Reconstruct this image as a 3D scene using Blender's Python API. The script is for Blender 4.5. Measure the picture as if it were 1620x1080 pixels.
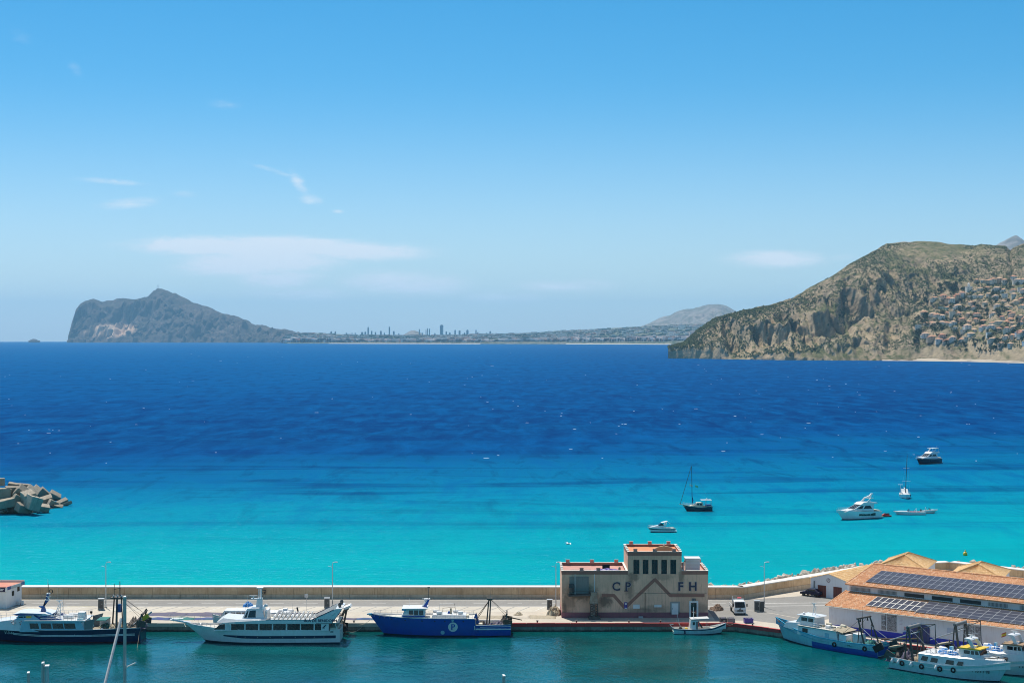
import bpy, bmesh, math, random
import numpy as np
from mathutils import Vector, Matrix, noise as mnoise

# ------------------------------------------------------------------ camera, sky, sun, exposure
for _o in list(bpy.data.objects):
    bpy.data.objects.remove(_o)
SC = bpy.context.scene
COL = SC.collection
F, EYE, H = 2600.0, 530.5, 50.0          # focal length (photo px), eye level (photo px), eye height (m)
REARTH = 7.4e6                            # effective earth radius: the sea really curves away

cam_data = bpy.data.cameras.new('camera')
cam_data.sensor_width = 36.0
cam_data.lens = F / 1620.0 * 36.0
cam_data.shift_y = -(540.0 - EYE) / 1620.0
cam_data.clip_start = 1.0
cam_data.clip_end = 200000.0
cam = bpy.data.objects.new('camera', cam_data)
cam.location = (0, 0, H)
cam.rotation_euler = (math.radians(90), 0, 0)
COL.objects.link(cam)
SC.camera = cam

SUN_TO = Vector((-1.9, 4.1, 8.9)).normalized()      # towards the sun: ahead, a little left, high
sun_elev = math.asin(SUN_TO.z)
sun_rot = math.atan2(SUN_TO.x, SUN_TO.y)            # Nishita: 0 = +Y, clockwise

world = bpy.data.worlds.new('World')
SC.world = world
world.use_nodes = True
world.cycles.sampling_method = 'MANUAL'
world.cycles.sample_map_resolution = 256
wn, wl = world.node_tree.nodes, world.node_tree.links
wn.clear()
w_out = wn.new('ShaderNodeOutputWorld')
w_bg = wn.new('ShaderNodeBackground')
w_bg.inputs['Strength'].default_value = 0.099
sky = wn.new('ShaderNodeTexSky')
sky.sky_type = 'NISHITA'
sky.sun_disc = False
sky.sun_elevation = sun_elev
sky.sun_rotation = sun_rot
sky.altitude = 0.0
sky.air_density = 0.75
sky.dust_density = 0.4
sky.ozone_density = 5.0


def wmath(op, a, b=None, c=None):
    n = wn.new('ShaderNodeMath'); n.operation = op
    for k, v in enumerate((a, b, c)):
        if v is None: continue
        if isinstance(v, (int, float)): n.inputs[k].default_value = v
        else: wl.new(v, n.inputs[k])
    return n.outputs[0]

w_tc = wn.new('ShaderNodeTexCoord')
w_sep = wn.new('ShaderNodeSeparateXYZ')
wl.new(w_tc.outputs['Generated'], w_sep.inputs[0])
az = wmath('ARCTAN2', w_sep.outputs['X'], w_sep.outputs['Y'])
el = wmath('ARCSINE', w_sep.outputs['Z'])
# thin cirrus: stretched noise cut by soft elliptical banks, all in sky directions (azimuth, elevation)
w_cmb = wn.new('ShaderNodeCombineXYZ')
wl.new(wmath('MULTIPLY', az, 1.0), w_cmb.inputs[0]); wl.new(wmath('MULTIPLY', el, 4.2), w_cmb.inputs[1])
def wnoise(scale, detail, rough, dist=0.0, off=0.0):
    n = wn.new('ShaderNodeTexNoise')
    n.inputs['Scale'].default_value = scale; n.inputs['Detail'].default_value = detail
    n.inputs['Roughness'].default_value = rough; n.inputs['Distortion'].default_value = dist
    wl.new(w_cmb.outputs[0], n.inputs['Vector'])
    return n.outputs[0]
n_shape = wnoise(22.0, 7.0, 0.64, 0.6)
n_fine = wnoise(55.0, 9.0, 0.75, 1.6)
cloud = None
# (photo x, photo y, half width, half height, tilt, strength)
for (cx, cy, hw, hh, tilt, st) in (
        (400, 391, 170, 15, 0.00, 1.9), (560, 397, 120, 15, 0.03, 1.35), (415, 416, 120, 22, -0.03, 1.5), (440, 440, 75, 20, 0.0, 1.0), (290, 391, 62, 11, 0.05, 1.0),
        (640, 450, 120, 22, 0.03, 0.85), (480, 465, 110, 16, 0.0, .6), (895, 453, 85, 12, 0.0, 0.75), (800, 470, 120, 14, 0.0, 0.5), (1225, 412, 85, 15, 0.0, 0.95),
        (1330, 410, 40, 8, -.1, 0.4), (430, 272, 46, 5, 0.28, 0.55), (472, 291, 18, 16, 0.8, 0.62), (492, 317, 22, 10, 0.1, 0.55), (535, 336, 12, 4, 0, .5),
        (170, 294, 66, 6, 0.06, 0.55), (205, 327, 56, 11, -0.1, 0.55), (292, 312, 26, 8, 0, 0.38),
        (352, 170, 40, 10, 0.10, 0.30), (120, 125, 16, 16, 0.5, 0.26), (30, 75, 28, 24, 0.4, 0.2),
        (2150, 380, 230, 26, 0.02, .9), (-560, 420, 260, 24, -.03, .9), (-900, 300, 150, 12, .1, .6), (2700, 250, 160, 14, -.1, .6)):
    a0 = math.atan((cx - 810) / F); e0 = math.atan((EYE - cy) / F)
    u = wmath('SUBTRACT', az, a0); v = wmath('SUBTRACT', el, e0)
    v = wmath('ADD', v, wmath('MULTIPLY', u, tilt))
    u = wmath('DIVIDE', u, hw / F); v = wmath('DIVIDE', v, hh / F)
    r = wmath('ADD', wmath('MULTIPLY', u, u), wmath('MULTIPLY', v, v))
    m = wmath('MULTIPLY', wmath('POWER', 2.718, wmath('MULTIPLY', r, -1.15)), st)
    cloud = m if cloud is None else wmath('MAXIMUM', cloud, m)
w_mix_n = wmath('ADD', wmath('MULTIPLY', n_shape, 0.75), wmath('MULTIPLY', n_fine, 0.60))
dens = wmath('MULTIPLY', cloud, wmath('ADD', wmath('MULTIPLY', w_mix_n, 3.0), -1.05))
w_ramp = wn.new('ShaderNodeMapRange'); w_ramp.interpolation_type = 'SMOOTHSTEP'
wl.new(dens, w_ramp.inputs['Value'])
w_ramp.inputs['From Min'].default_value = 0.10; w_ramp.inputs['From Max'].default_value = 0.95
w_ramp.inputs['To Min'].default_value = 0.0; w_ramp.inputs['To Max'].default_value = 0.92
w_hsv = wn.new('ShaderNodeHueSaturation')
w_hsv.inputs['Hue'].default_value = 0.485
def wmap(v, a_, b_, c_, d_):
    q = wn.new('ShaderNodeMapRange'); q.interpolation_type = 'SMOOTHSTEP'; wl.new(v, q.inputs['Value'])
    for k_, x_ in zip(('From Min', 'From Max', 'To Min', 'To Max'), (a_, b_, c_, d_)): q.inputs[k_].default_value = x_
    return q
w_sat = wn.new('ShaderNodeMath'); w_sat.operation = 'MULTIPLY'
wl.new(wmap(el, 0.0, 0.16, 0.95, 1.40).outputs[0], w_sat.inputs[0]); wl.new(wmap(el, 0.2, 1.0, 1.0, 0.56).outputs[0], w_sat.inputs[1])
wl.new(w_sat.outputs[0], w_hsv.inputs['Saturation'])
w_hsv.inputs['Value'].default_value = 1.0
wl.new(sky.outputs[0], w_hsv.inputs['Color'])
w_mix = wn.new('ShaderNodeMix'); w_mix.data_type = 'RGBA'
wl.new(w_ramp.outputs[0], w_mix.inputs[0]); wl.new(w_hsv.outputs[0], w_mix.inputs[6])
w_mix.inputs[7].default_value = (7.1, 7.6, 8.2, 1)
wl.new(w_mix.outputs[2], w_bg.inputs['Color'])
wl.new(w_bg.outputs[0], w_out.inputs['Surface'])

sun_data = bpy.data.lights.new('sun', 'SUN')
sun_data.energy = 4.2
sun_data.angle = math.radians(0.53)
sun_data.color = (1.0, 0.95, 0.87)
sun = bpy.data.objects.new('sun', sun_data)
sun.rotation_euler = (-SUN_TO).to_track_quat('-Z', 'Y').to_euler()
sun.location = (0, 0, 400)
COL.objects.link(sun)

SC.view_settings.view_transform = 'Standard'
SC.view_settings.look = 'None'
SC.view_settings.exposure = 0.32
SC.view_settings.gamma = 1.0
SC.view_settings.use_curve_mapping = False
SC.cycles.use_denoising = True
SC.cycles.filter_width = 1.0
SC.cycles.max_bounces = 6
SC.cycles.diffuse_bounces = 3
SC.cycles.glossy_bounces = 3
SC.cycles.transmission_bounces = 3
SC.cycles.transparent_max_bounces = 8
SC.cycles.volume_bounces = 2
SC.cycles.caustics_reflective = False
SC.cycles.caustics_refractive = False
SC.cycles.sample_clamp_indirect = 6.0

# ------------------------------------------------------------------ measuring helpers
def G(x, y, z=0.0):
    """the point at height z that the photo shows at pixel (x, y)"""
    Y = F * (H - z) / (y - EYE)
    return Vector(((x - 810.0) * Y / F, Y, z))
def at(x, y, Y):
    """the point at distance Y that the photo shows at pixel (x, y)"""
    return Vector(((x - 810.0) * Y / F, Y, H - (y - EYE) * Y / F))
def zat(y, Y):
    return H - (y - EYE) * Y / F
def lerp(a, b, t): return a + (b - a) * t
def interp(x, pts):
    if x <= pts[0][0]: return pts[0][1]
    for (x0, y0), (x1, y1) in zip(pts, pts[1:]):
        if x <= x1: return lerp(y0, y1, (x - x0) / (x1 - x0))
    return pts[-1][1]
def fbm(x, y, z, o=5):
    return mnoise.fractal(Vector((x, y, z)), 1.0, 2.0, o, noise_basis='PERLIN_ORIGINAL')

# ------------------------------------------------------------------ scene bookkeeping
def tag(o, label=None, cat=None, group=None, kind=None):
    if label: o['label'] = label
    if cat: o['category'] = cat
    if group: o['group'] = group
    if kind: o['kind'] = kind
    return o
def empty(name, loc=(0, 0, 0), rz=0.0):
    o = bpy.data.objects.new(name, None)
    o.location = loc; o.rotation_euler = (0, 0, rz); o.empty_display_size = 0.5
    COL.objects.link(o)
    return o
def thing(name, label, cat, loc=(0, 0, 0), rz=0.0, group=None):
    return tag(empty(name, loc, rz), label, cat, group)
def link(name, me, parent=None, loc=None, rot=None, scale=None):
    o = bpy.data.objects.new(name, me)
    COL.objects.link(o)
    if parent is not None: o.parent = parent
    if loc is not None: o.location = loc
    if rot is not None: o.rotation_euler = rot
    if scale is not None: o.scale = scale
    return o
def copy_tree(o, parent=None):
    c = o.copy(); COL.objects.link(c)
    if parent is not None: c.parent = parent
    for ch in [k for k in COL.objects if k.parent == o]:
        copy_tree(ch, c)
    return c

class MB:
    """collects shapes into ONE mesh"""
    def __init__(self): self.v = []; self.f = []; self.m = []; self.cur = 0
    def add(self, vs, fs, mat=None):
        b = len(self.v); self.v += [tuple(p) for p in vs]
        k = self.cur if mat is None else mat
        for f in fs: self.f.append(tuple(i + b for i in f)); self.m.append(k)
        return self
    def box(self, x0, x1, y0, y1, z0, z1, mat=None):
        vs = [(x0, y0, z0), (x1, y0, z0), (x1, y1, z0), (x0, y1, z0), (x0, y0, z1), (x1, y0, z1), (x1, y1, z1), (x0, y1, z1)]
        return self.add(vs, [(0, 3, 2, 1), (4, 5, 6, 7), (0, 1, 5, 4), (1, 2, 6, 5), (2, 3, 7, 6), (3, 0, 4, 7)], mat)
    def obox(self, c, ax, ay, az_, mat=None):
        c = Vector(c); ax, ay, az_ = Vector(ax), Vector(ay), Vector(az_)
        vs = [c + sx * ax + sy * ay + sz * az_ for sz in (-1, 1) for (sx, sy) in ((-1, -1), (1, -1), (1, 1), (-1, 1))]
        return self.add(vs, [(0, 3, 2, 1), (4, 5, 6, 7), (0, 1, 5, 4), (1, 2, 6, 5), (2, 3, 7, 6), (3, 0, 4, 7)], mat)
    def frustum(self, x0, x1, y0, y1, z0, z1, ix0, ix1, iy0, iy1, mat=None):
        vs = [(x0, y0, z0), (x1, y0, z0), (x1, y1, z0), (x0, y1, z0), (x0 + ix0, y0 + iy0, z1), (x1 - ix1, y0 + iy0, z1), (x1 - ix1, y1 - iy1, z1), (x0 + ix0, y1 - iy1, z1)]
        return self.add(vs, [(0, 3, 2, 1), (4, 5, 6, 7), (0, 1, 5, 4), (1, 2, 6, 5), (2, 3, 7, 6), (3, 0, 4, 7)], mat)
    def tube(self, pts, r, sides=6, mat=None, caps=True):
        pts = [Vector(p) for p in pts]; n = len(pts)
        rs = r if isinstance(r, (list, tuple)) else [r] * n
        vs = []; up = Vector((0, 0, 1))
        for i, p in enumerate(pts):
            d = (pts[min(i + 1, n - 1)] - pts[max(i - 1, 0)])
            if d.length < 1e-9: d = Vector((0, 0, 1))
            d.normalize()
            a = d.cross(up if abs(d.z) < 0.95 else Vector((1, 0, 0))).normalized(); b = d.cross(a)
            for k in range(sides):
                t = 2 * math.pi * k / sides
                vs.append(p + (a * math.cos(t) + b * math.sin(t)) * rs[i])
        fs = []
        for i in range(n - 1):
            for k in range(sides):
                k2 = (k + 1) % sides
                fs.append((i * sides + k, i * sides + k2, (i + 1) * sides + k2, (i + 1) * sides + k))
        if caps:
            fs.append(tuple(range(sides))); fs.append(tuple((n - 1) * sides + k for k in reversed(range(sides))))
        return self.add(vs, fs, mat)
    def prism(self, poly, y0, y1, mat=None, axis='y', inset=0.0):
        """side outline [(x,z)] pushed along y (or z with axis='z': outline is (x,y))"""
        n = len(poly)
        if axis == 'y':
            vs = [(x, y0, z) for x, z in poly] + [(x, y1, z) for x, z in poly]
        else:
            vs = [(x, y, y0) for x, y in poly] + [(x, y, y1) for x, y in poly]
        fs = [tuple(range(n)), tuple(range(2 * n - 1, n - 1, -1))]
        for k in range(n):
            k2 = (k + 1) % n
            fs.append((k, k + n, k2 + n, k2))
        return self.add(vs, fs, mat)
    def loft(self, secs, mat=None, closed=False, caps=(False, False), mats=None):
        n = len(secs[0]); vs = [p for s in secs for p in s]; fs = []; b = len(self.v)
        self.v += [tuple(p) for p in vs]
        rng = n if closed else n - 1
        for i in range(len(secs) - 1):
            for k in range(rng):
                k2 = (k + 1) % n
                self.f.append((b + i * n + k, b + i * n + k2, b + (i + 1) * n + k2, b + (i + 1) * n + k))
                self.m.append(mats[k] if mats else (self.cur if mat is None else mat))
        if caps[0]: self.f.append(tuple(b + k for k in reversed(range(n)))); self.m.append(self.cur if mat is None else mat)
        if caps[1]: self.f.append(tuple(b + (len(secs) - 1) * n + k for k in range(n))); self.m.append(self.cur if mat is None else mat)
        return self
    def lathe(self, prof, c=(0, 0, 0), sides=12, mat=None, axis='z'):
        vs = []
        for r, h in prof:
            for k in range(sides):
                t = 2 * math.pi * k / sides
                p = (r * math.cos(t), r * math.sin(t), h)
                if axis == 'x': p = (h, r * math.cos(t), r * math.sin(t))
                if axis == 'y': p = (r * math.sin(t), h, r * math.cos(t))
                vs.append((p[0] + c[0], p[1] + c[1], p[2] + c[2]))
        fs = []
        for i in range(len(prof) - 1):
            for k in range(sides):
                k2 = (k + 1) % sides
                fs.append((i * sides + k, i * sides + k2, (i + 1) * sides + k2, (i + 1) * sides + k))
        fs.append(tuple(reversed(range(sides)))); fs.append(tuple((len(prof) - 1) * sides + k for k in range(sides)))
        return self.add(vs, fs, mat)
    def torus(self, c, R, r, axis='y', n=14, s=6, mat=None):
        vs = []
        for i in range(n):
            t = 2 * math.pi * i / n
            for k in range(s):
                q = 2 * math.pi * k / s
                a, b, h = (R + r * math.cos(q)) * math.cos(t), (R + r * math.cos(q)) * math.sin(t), r * math.sin(q)
                p = {'y': (a, h, b), 'x': (h, a, b), 'z': (a, b, h)}[axis]
                vs.append((p[0] + c[0], p[1] + c[1], p[2] + c[2]))
        fs = [(i * s + k, i * s + (k + 1) % s, ((i + 1) % n) * s + (k + 1) % s, ((i + 1) % n) * s + k) for i in range(n) for k in range(s)]
        return self.add(vs, fs, mat)
    def mesh(self, name, mats, smooth=False, fix=True):
        me = bpy.data.meshes.new(name)
        me.from_pydata(self.v, [], self.f)
        mats = mats if isinstance(mats, (list, tuple)) else [mats]
        for m in mats: me.materials.append(m)
        me.polygons.foreach_set('material_index', self.m)
        if fix:
            bm = bmesh.new(); bm.from_mesh(me)
            bmesh.ops.recalc_face_normals(bm, faces=bm.faces)
            bm.to_mesh(me); bm.free()
        if smooth:
            me.polygons.foreach_set('use_smooth', [True] * len(me.polygons))
            if smooth != True: me.set_sharp_from_angle(angle=math.radians(smooth))
        me.update()
        return me
    def build(self, name, mats, parent=None, smooth=False, loc=None, rot=None, fix=True):
        return link(name, self.mesh(name, mats, smooth, fix), parent, loc, rot)

# ------------------------------------------------------------------ materials
def new_mat(name):
    m = bpy.data.materials.new(name); m.use_nodes = True
    return m, m.node_tree.nodes, m.node_tree.links, m.node_tree.nodes['Principled BSDF']
def nmath(nt, op, a, b=None, c=None, clamp=False):
    n = nt.nodes.new('ShaderNodeMath'); n.operation = op; n.use_clamp = clamp
    for k, v in enumerate((a, b, c)):
        if v is None: continue
        if isinstance(v, (int, float)): n.inputs[k].default_value = v
        else: nt.links.new(v, n.inputs[k])
    return n.outputs[0]
def nnoise(nt, vec, scale, detail=4, rough=0.55, dist=0.0):
    n = nt.nodes.new('ShaderNodeTexNoise'); n.inputs['Scale'].default_value = scale
    n.inputs['Detail'].default_value = detail; n.inputs['Roughness'].default_value = rough; n.inputs['Distortion'].default_value = dist
    if vec is not None: nt.links.new(vec, n.inputs['Vector'])
    return n.outputs[0]
def nmap(nt, v, a, b, c=0.0, d=1.0, smooth=False):
    n = nt.nodes.new('ShaderNodeMapRange'); n.interpolation_type = 'SMOOTHSTEP' if smooth else 'LINEAR'
    nt.links.new(v, n.inputs['Value'])
    for k, q in zip(('From Min', 'From Max', 'To Min', 'To Max'), (a, b, c, d)): n.inputs[k].default_value = q
    return n.outputs[0]
def nscale(nt, vec, s):
    n = nt.nodes.new('ShaderNodeVectorMath'); n.operation = 'MULTIPLY'
    nt.links.new(vec, n.inputs[0]); n.inputs[1].default_value = s
    return n.outputs[0]
def nmix(nt, fac, a, b, mode='MIX'):
    n = nt.nodes.new('ShaderNodeMix'); n.data_type = 'RGBA'; n.blend_type = mode
    for k, v in ((0, fac), (6, a), (7, b)):
        if isinstance(v, (int, float)): n.inputs[k].default_value = v
        elif isinstance(v, (tuple, list)): n.inputs[k].default_value = (v[0], v[1], v[2], 1)
        else: nt.links.new(v, n.inputs[k])
    return n.outputs[2]
def nramp(nt, fac, stops):
    n = nt.nodes.new('ShaderNodeValToRGB'); cr = n.color_ramp
    while len(cr.elements) < len(stops): cr.elements.new(0.5)
    for e, (p, c) in zip(cr.elements, stops): e.position = p; e.color = (c[0], c[1], c[2], 1)
    nt.links.new(fac, n.inputs[0])
    return n.outputs[0]
def nbump(nt, h, strength, dist, normal=None):
    n = nt.nodes.new('ShaderNodeBump'); n.inputs['Strength'].default_value = strength; n.inputs['Distance'].default_value = dist
    nt.links.new(h, n.inputs['Height'])
    if normal is not None: nt.links.new(normal, n.inputs['Normal'])
    return n.outputs[0]

def wear(name, base, dirt=None, amt=0.35, scale=1.5, rough=0.6, streak=False, metal=0.0, bump=0.0, spec=0.5, speck=0.0, island=0.0, coat=0.0):
    """a painted or mineral surface: base colour, blotchy dirt, optional runs of dirt down the wall"""
    m, n, l, b = new_mat(name); nt = m.node_tree
    tc = n.new('ShaderNodeTexCoord').outputs['Object']
    dirt = dirt or tuple(c * 0.55 for c in base)
    f = nmap(nt, nnoise(nt, tc, scale, 6, 0.62), 0.42, 0.75, 0, amt)
    col = nmix(nt, f, base, dirt)
    if streak:
        st = nnoise(nt, nscale(nt, tc, (2.2, 2.2, 0.22)), 1.6, 5, 0.65)
        col = nmix(nt, nmap(nt, st, 0.5, 0.78, 0, amt * 1.3), col, dirt)
    if speck:
        col = nmix(nt, nmap(nt, nnoise(nt, tc, 14.0 * scale, 3, 0.7), 0.45, 0.7, 0, speck), col, tuple(c * 0.5 for c in base))
    if island:
        g = n.new('ShaderNodeObjectInfo').outputs['Random']
        col = nmix(nt, nmath(nt, 'MULTIPLY', g, island), col, dirt)
    l.new(col, b.inputs['Base Color'])
    b.inputs['Roughness'].default_value = rough; b.inputs['Metallic'].default_value = metal
    b.inputs['Specular IOR Level'].default_value = spec
    if coat: b.inputs['Coat Weight'].default_value = coat
    if bump:
        l.new(nbump(nt, nnoise(nt, tc, scale * 6, 5, 0.6), bump, 0.05), b.inputs['Normal'])
    return m
# ------------------------------------------------------------------ sea
def water_mat(name, harbour=False):
    m, n, l, b = new_mat(name); nt = m.node_tree
    geo = n.new('ShaderNodeNewGeometry').outputs['Position']
    sep = n.new('ShaderNodeSeparateXYZ'); l.new(geo, sep.inputs[0])
    X, Y = sep.outputs['X'], sep.outputs['Y']
    if harbour:
        t = nnoise(nt, nscale(nt, geo, (0.06, 0.10, 0.1)), 1.0, 4, 0.6, 0.6)
        col = nramp(nt, nmap(nt, t, 0.3, 0.7), [(0.0, (0.0, 0.048, 0.052)), (0.5, (0.0, 0.072, 0.076)), (1.0, (0.0, 0.100, 0.104))])
        l.new(col, b.inputs['Base Color'])
        w1 = nnoise(nt, nscale(nt, geo, (0.85, 0.55, 1)), 1.0, 4, 0.6, 0.6)
        w2 = nnoise(nt, nscale(nt, geo, (2.6, 2.2, 1)), 1.2, 3, 0.6, 0.3)
        calm = nmap(nt, nnoise(nt, nscale(nt, geo, (0.045, 0.05, 1)), 1.0, 3, 0.5, 0.5), 0.38, 0.58, 0.25, 1.0)
        h = nmath(nt, 'MULTIPLY', nmath(nt, 'ADD', nmath(nt, 'MULTIPLY', w1, 1.0), nmath(nt, 'MULTIPLY', w2, 0.25)), calm)
        l.new(nbump(nt, h, 0.62, 0.30), b.inputs['Normal'])
        b.inputs['Roughness'].default_value = 0.06
        b.inputs['IOR'].default_value = 1.27
        b.inputs['Specular IOR Level'].default_value = 0.5
        return m
    # depth of the bay: sand shallows near the wall, deep water from about 800 m out, edges broken by weed and wind
    big = nnoise(nt, nscale(nt, geo, (0.0022, 0.0055, 0.001)), 1.0, 5, 0.58, 0.8)
    inv = nmath(nt, 'DIVIDE', 130000.0, nmath(nt, 'MAXIMUM', Y, 60.0))       # 130000 / distance offshore
    skew = nmath(nt, 'MULTIPLY', nmath(nt, 'MULTIPLY', X, 0.045), nmap(nt, Y, 300, 1000, 0.0, 1.0))
    # the shelf runs farther out on the right of the bay
    d = nmath(nt, 'ADD', inv, nmap(nt, X, -240, 300, -26.0, 34.0))
    d = nmath(nt, 'ADD', d, nmath(nt, 'MULTIPLY', nmath(nt, 'SUBTRACT', big, 0.5), 58.0))
    wave_band = nnoise(nt, nscale(nt, geo, (0.0016, 0.010, 0.001)), 1.0, 4, 0.6, 0.4)
    d = nmath(nt, 'ADD', d, nmath(nt, 'MULTIPLY', nmath(nt, 'SUBTRACT', wave_band, 0.5), 34.0))
    t = nmap(nt, d, 0.0, 400.0)
    deep = (0.0005, 0.052, 0.215)
    col = nramp(nt, t, [(0.00, (0.0, 0.092, 0.262)), (0.10, (0.0, 0.072, 0.225)), (0.22, (0.0, 0.048, 0.179)), (0.38, (0.0, 0.036, 0.147)), (0.44, (0.0, 0.052, 0.189)),
                        (0.52, (0.0, 0.115, 0.262)), (0.62, (0.0, 0.189, 0.317)), (0.76, (0.0, 0.267, 0.340)), (1.0, (0.0, 0.354, 0.368))])
    # weed beds and wind lanes: long darker streaks lying across the bay
    lane = nnoise(nt, nscale(nt, geo, (0.0035, 0.022, 0.01)), 1.0, 5, 0.6, 1.0)
    dark_f = nmath(nt, 'MULTIPLY', nmap(nt, lane, 0.50, 0.64, 0, 0.60, True), nmap(nt, inv, 60, 150, 0.35, 1.0))
    dark_f = nmath(nt, 'MULTIPLY', dark_f, nmap(nt, inv, 240, 340, 1.0, 0.22))
    col = nmix(nt, dark_f, col, (0.0, 0.027, 0.135))
    lite = nnoise(nt, nscale(nt, geo, (0.003, 0.016, 0.01)), 1.7, 5, 0.62, 0.6)
    col = nmix(nt, nmap(nt, lite, 0.52, 0.70, 0, 0.26), col, (0.0, 0.12, 0.29))
    # ripple tone: crests and troughs
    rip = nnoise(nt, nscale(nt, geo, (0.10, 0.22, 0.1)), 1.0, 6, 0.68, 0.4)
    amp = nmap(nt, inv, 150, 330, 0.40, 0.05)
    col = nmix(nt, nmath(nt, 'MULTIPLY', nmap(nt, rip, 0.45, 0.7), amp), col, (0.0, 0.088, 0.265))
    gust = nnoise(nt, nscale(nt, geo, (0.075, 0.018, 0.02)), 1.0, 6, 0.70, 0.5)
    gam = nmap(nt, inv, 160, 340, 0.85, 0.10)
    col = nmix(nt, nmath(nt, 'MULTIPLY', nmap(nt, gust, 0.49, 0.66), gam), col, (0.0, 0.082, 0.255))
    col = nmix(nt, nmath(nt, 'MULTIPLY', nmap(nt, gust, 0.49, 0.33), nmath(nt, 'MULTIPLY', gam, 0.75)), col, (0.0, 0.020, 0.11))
    w1 = nnoise(nt, nscale(nt, geo, (0.30, 0.55, 0.3)), 1.0, 6, 0.66, 0.6)
    w2 = nnoise(nt, nscale(nt, geo, (0.035, 0.07, 0.03)), 1.0, 4, 0.6, 0.3)
    h = nmath(nt, 'ADD', w1, nmath(nt, 'MULTIPLY', w2, 1.2))
    nrm = nbump(nt, h, 0.55, 0.9)
    n.remove(b)
    df = n.new('ShaderNodeBsdfDiffuse'); gl = n.new('ShaderNodeBsdfGlossy'); mx = n.new('ShaderNodeMixShader')
    l.new(col, df.inputs['Color']); l.new(nrm, df.inputs['Normal']); l.new(nrm, gl.inputs['Normal'])
    gl.inputs['Roughness'].default_value = 0.22; gl.inputs['Color'].default_value = (0.35, 0.75, 1.0, 1); mx.inputs[0].default_value = 0.035
    l.new(df.outputs[0], mx.inputs[1]); l.new(gl.outputs[0], mx.inputs[2]); l.new(mx.outputs[0], n['Material Output'].inputs['Surface'])
    return m

def build_sea():
    rings = [0.0, 60.0]
    while rings[-1] < 42000: rings.append(rings[-1] * 1.09)
    seg = 96
    vs = [(0, 0, 0)]; fs = []
    for r in rings[1:]:
        for k in range(seg):
            a = 2 * math.pi * k / seg
            vs.append((r * math.sin(a), r * math.cos(a), -r * r / (2 * REARTH)))
    for k in range(seg): fs.append((0, 1 + (k + 1) % seg, 1 + k))
    for i in range(len(rings) - 2):
        for k in range(seg):
            a, b_ = 1 + i * seg + k, 1 + i * seg + (k + 1) % seg
            fs.append((a, b_, b_ + seg, a + seg))
    mb = MB(); mb.add(vs, fs)
    o = mb.build('sea', water_mat('sea_water'), smooth=True)
    tag(o, kind='structure')
build_sea()

# ------------------------------------------------------------------ far land
def rock_mat(name, stops, scale, rock=(0.36, 0.33, 0.30), rock2=(0.22, 0.20, 0.19), green=(0.060, 0.075, 0.035), steep=(0.35, 0.75), speck=1.0, tan=None, bump=0.8, bdist=6.0, patch=None):
    m, n, l, b = new_mat(name); nt = m.node_tree
    g = n.new('ShaderNodeNewGeometry')
    pos = g.outputs['Position']
    sep = n.new('ShaderNodeSeparateXYZ'); l.new(g.outputs['Normal'], sep.inputs[0])
    sp = n.new('ShaderNodeSeparateXYZ'); l.new(pos, sp.inputs[0])
    slope = nmap(nt, sep.outputs['Z'], steep[0], steep[1], 0.0, 1.0, True)          # 1 = gentle ground
    na = nnoise(nt, pos, scale, 6, 0.65, 0.4)
    nb_ = nnoise(nt, pos, scale * 7, 5, 0.7)
    tilt = n.new('ShaderNodeMapping'); tilt.inputs['Rotation'].default_value = (0.0, 0.62, 0.25); l.new(pos, tilt.inputs['Vector'])
    strat = nnoise(nt, nscale(nt, tilt.outputs[0], (0.45, 0.6, 3.4)), scale * 3, 6, 0.68, 0.5)
    rk = nmix(nt, nmap(nt, strat, 0.35, 0.65), rock, rock2)
    if tan:
        low = nmap(nt, sp.outputs['Z'], tan[1], tan[2], 1.0, 0.0, True)
        rk = nmix(nt, nmath(nt, 'MULTIPLY', low, nmap(nt, na, 0.35, 0.6)), rk, tan[0])
    dirt = nmix(nt, nmap(nt, na, 0.35, 0.65), tuple(c * 0.85 for c in rock), tuple(c * 1.12 for c in rock2))
    scrub = nmix(nt, nmap(nt, nb_, 0.46, 0.60, 0.0, speck), dirt, green)
    scrub = nmix(nt, nmap(nt, nnoise(nt, pos, scale * 0.6, 4, 0.6, 0.5), 0.46, 0.62, 0, 0.75), scrub, green)
    col = nmix(nt, nmath(nt, 'ADD', slope, nmath(nt, 'MULTIPLY', nmath(nt, 'SUBTRACT', na, 0.5), 0.9), clamp=True), rk, scrub)
    if patch:                                                # quarry scar / bare fan on the far cape
        pc, pr, pcol = patch
        v = n.new('ShaderNodeVectorMath'); v.operation = 'SUBTRACT'; l.new(pos, v.inputs[0]); v.inputs[1].default_value = pc
        v2 = nscale(nt, v.outputs[0], (1 / pr[0], 1 / pr[1], 1 / pr[2]))
        ln = n.new('ShaderNodeVectorMath'); ln.operation = 'LENGTH'; l.new(v2, ln.inputs[0])
        k = nmap(nt, nmath(nt, 'ADD', ln.outputs['Value'], nmath(nt, 'MULTIPLY', nmath(nt, 'SUBTRACT', na, 0.5), 1.4)), 0.55, 1.1, 0.85, 0.0, True)
        col = nmix(nt, k, col, pcol)
    l.new(col, b.inputs['Base Color'])
    b.inputs['Roughness'].default_value = 0.92; b.inputs['Specular IOR Level'].default_value = 0.15
    l.new(nbump(nt, nmath(nt, 'ADD', na, nmath(nt, 'MULTIPLY', nb_, 0.5)), bump, bdist), b.inputs['Normal'])
    return m

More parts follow.
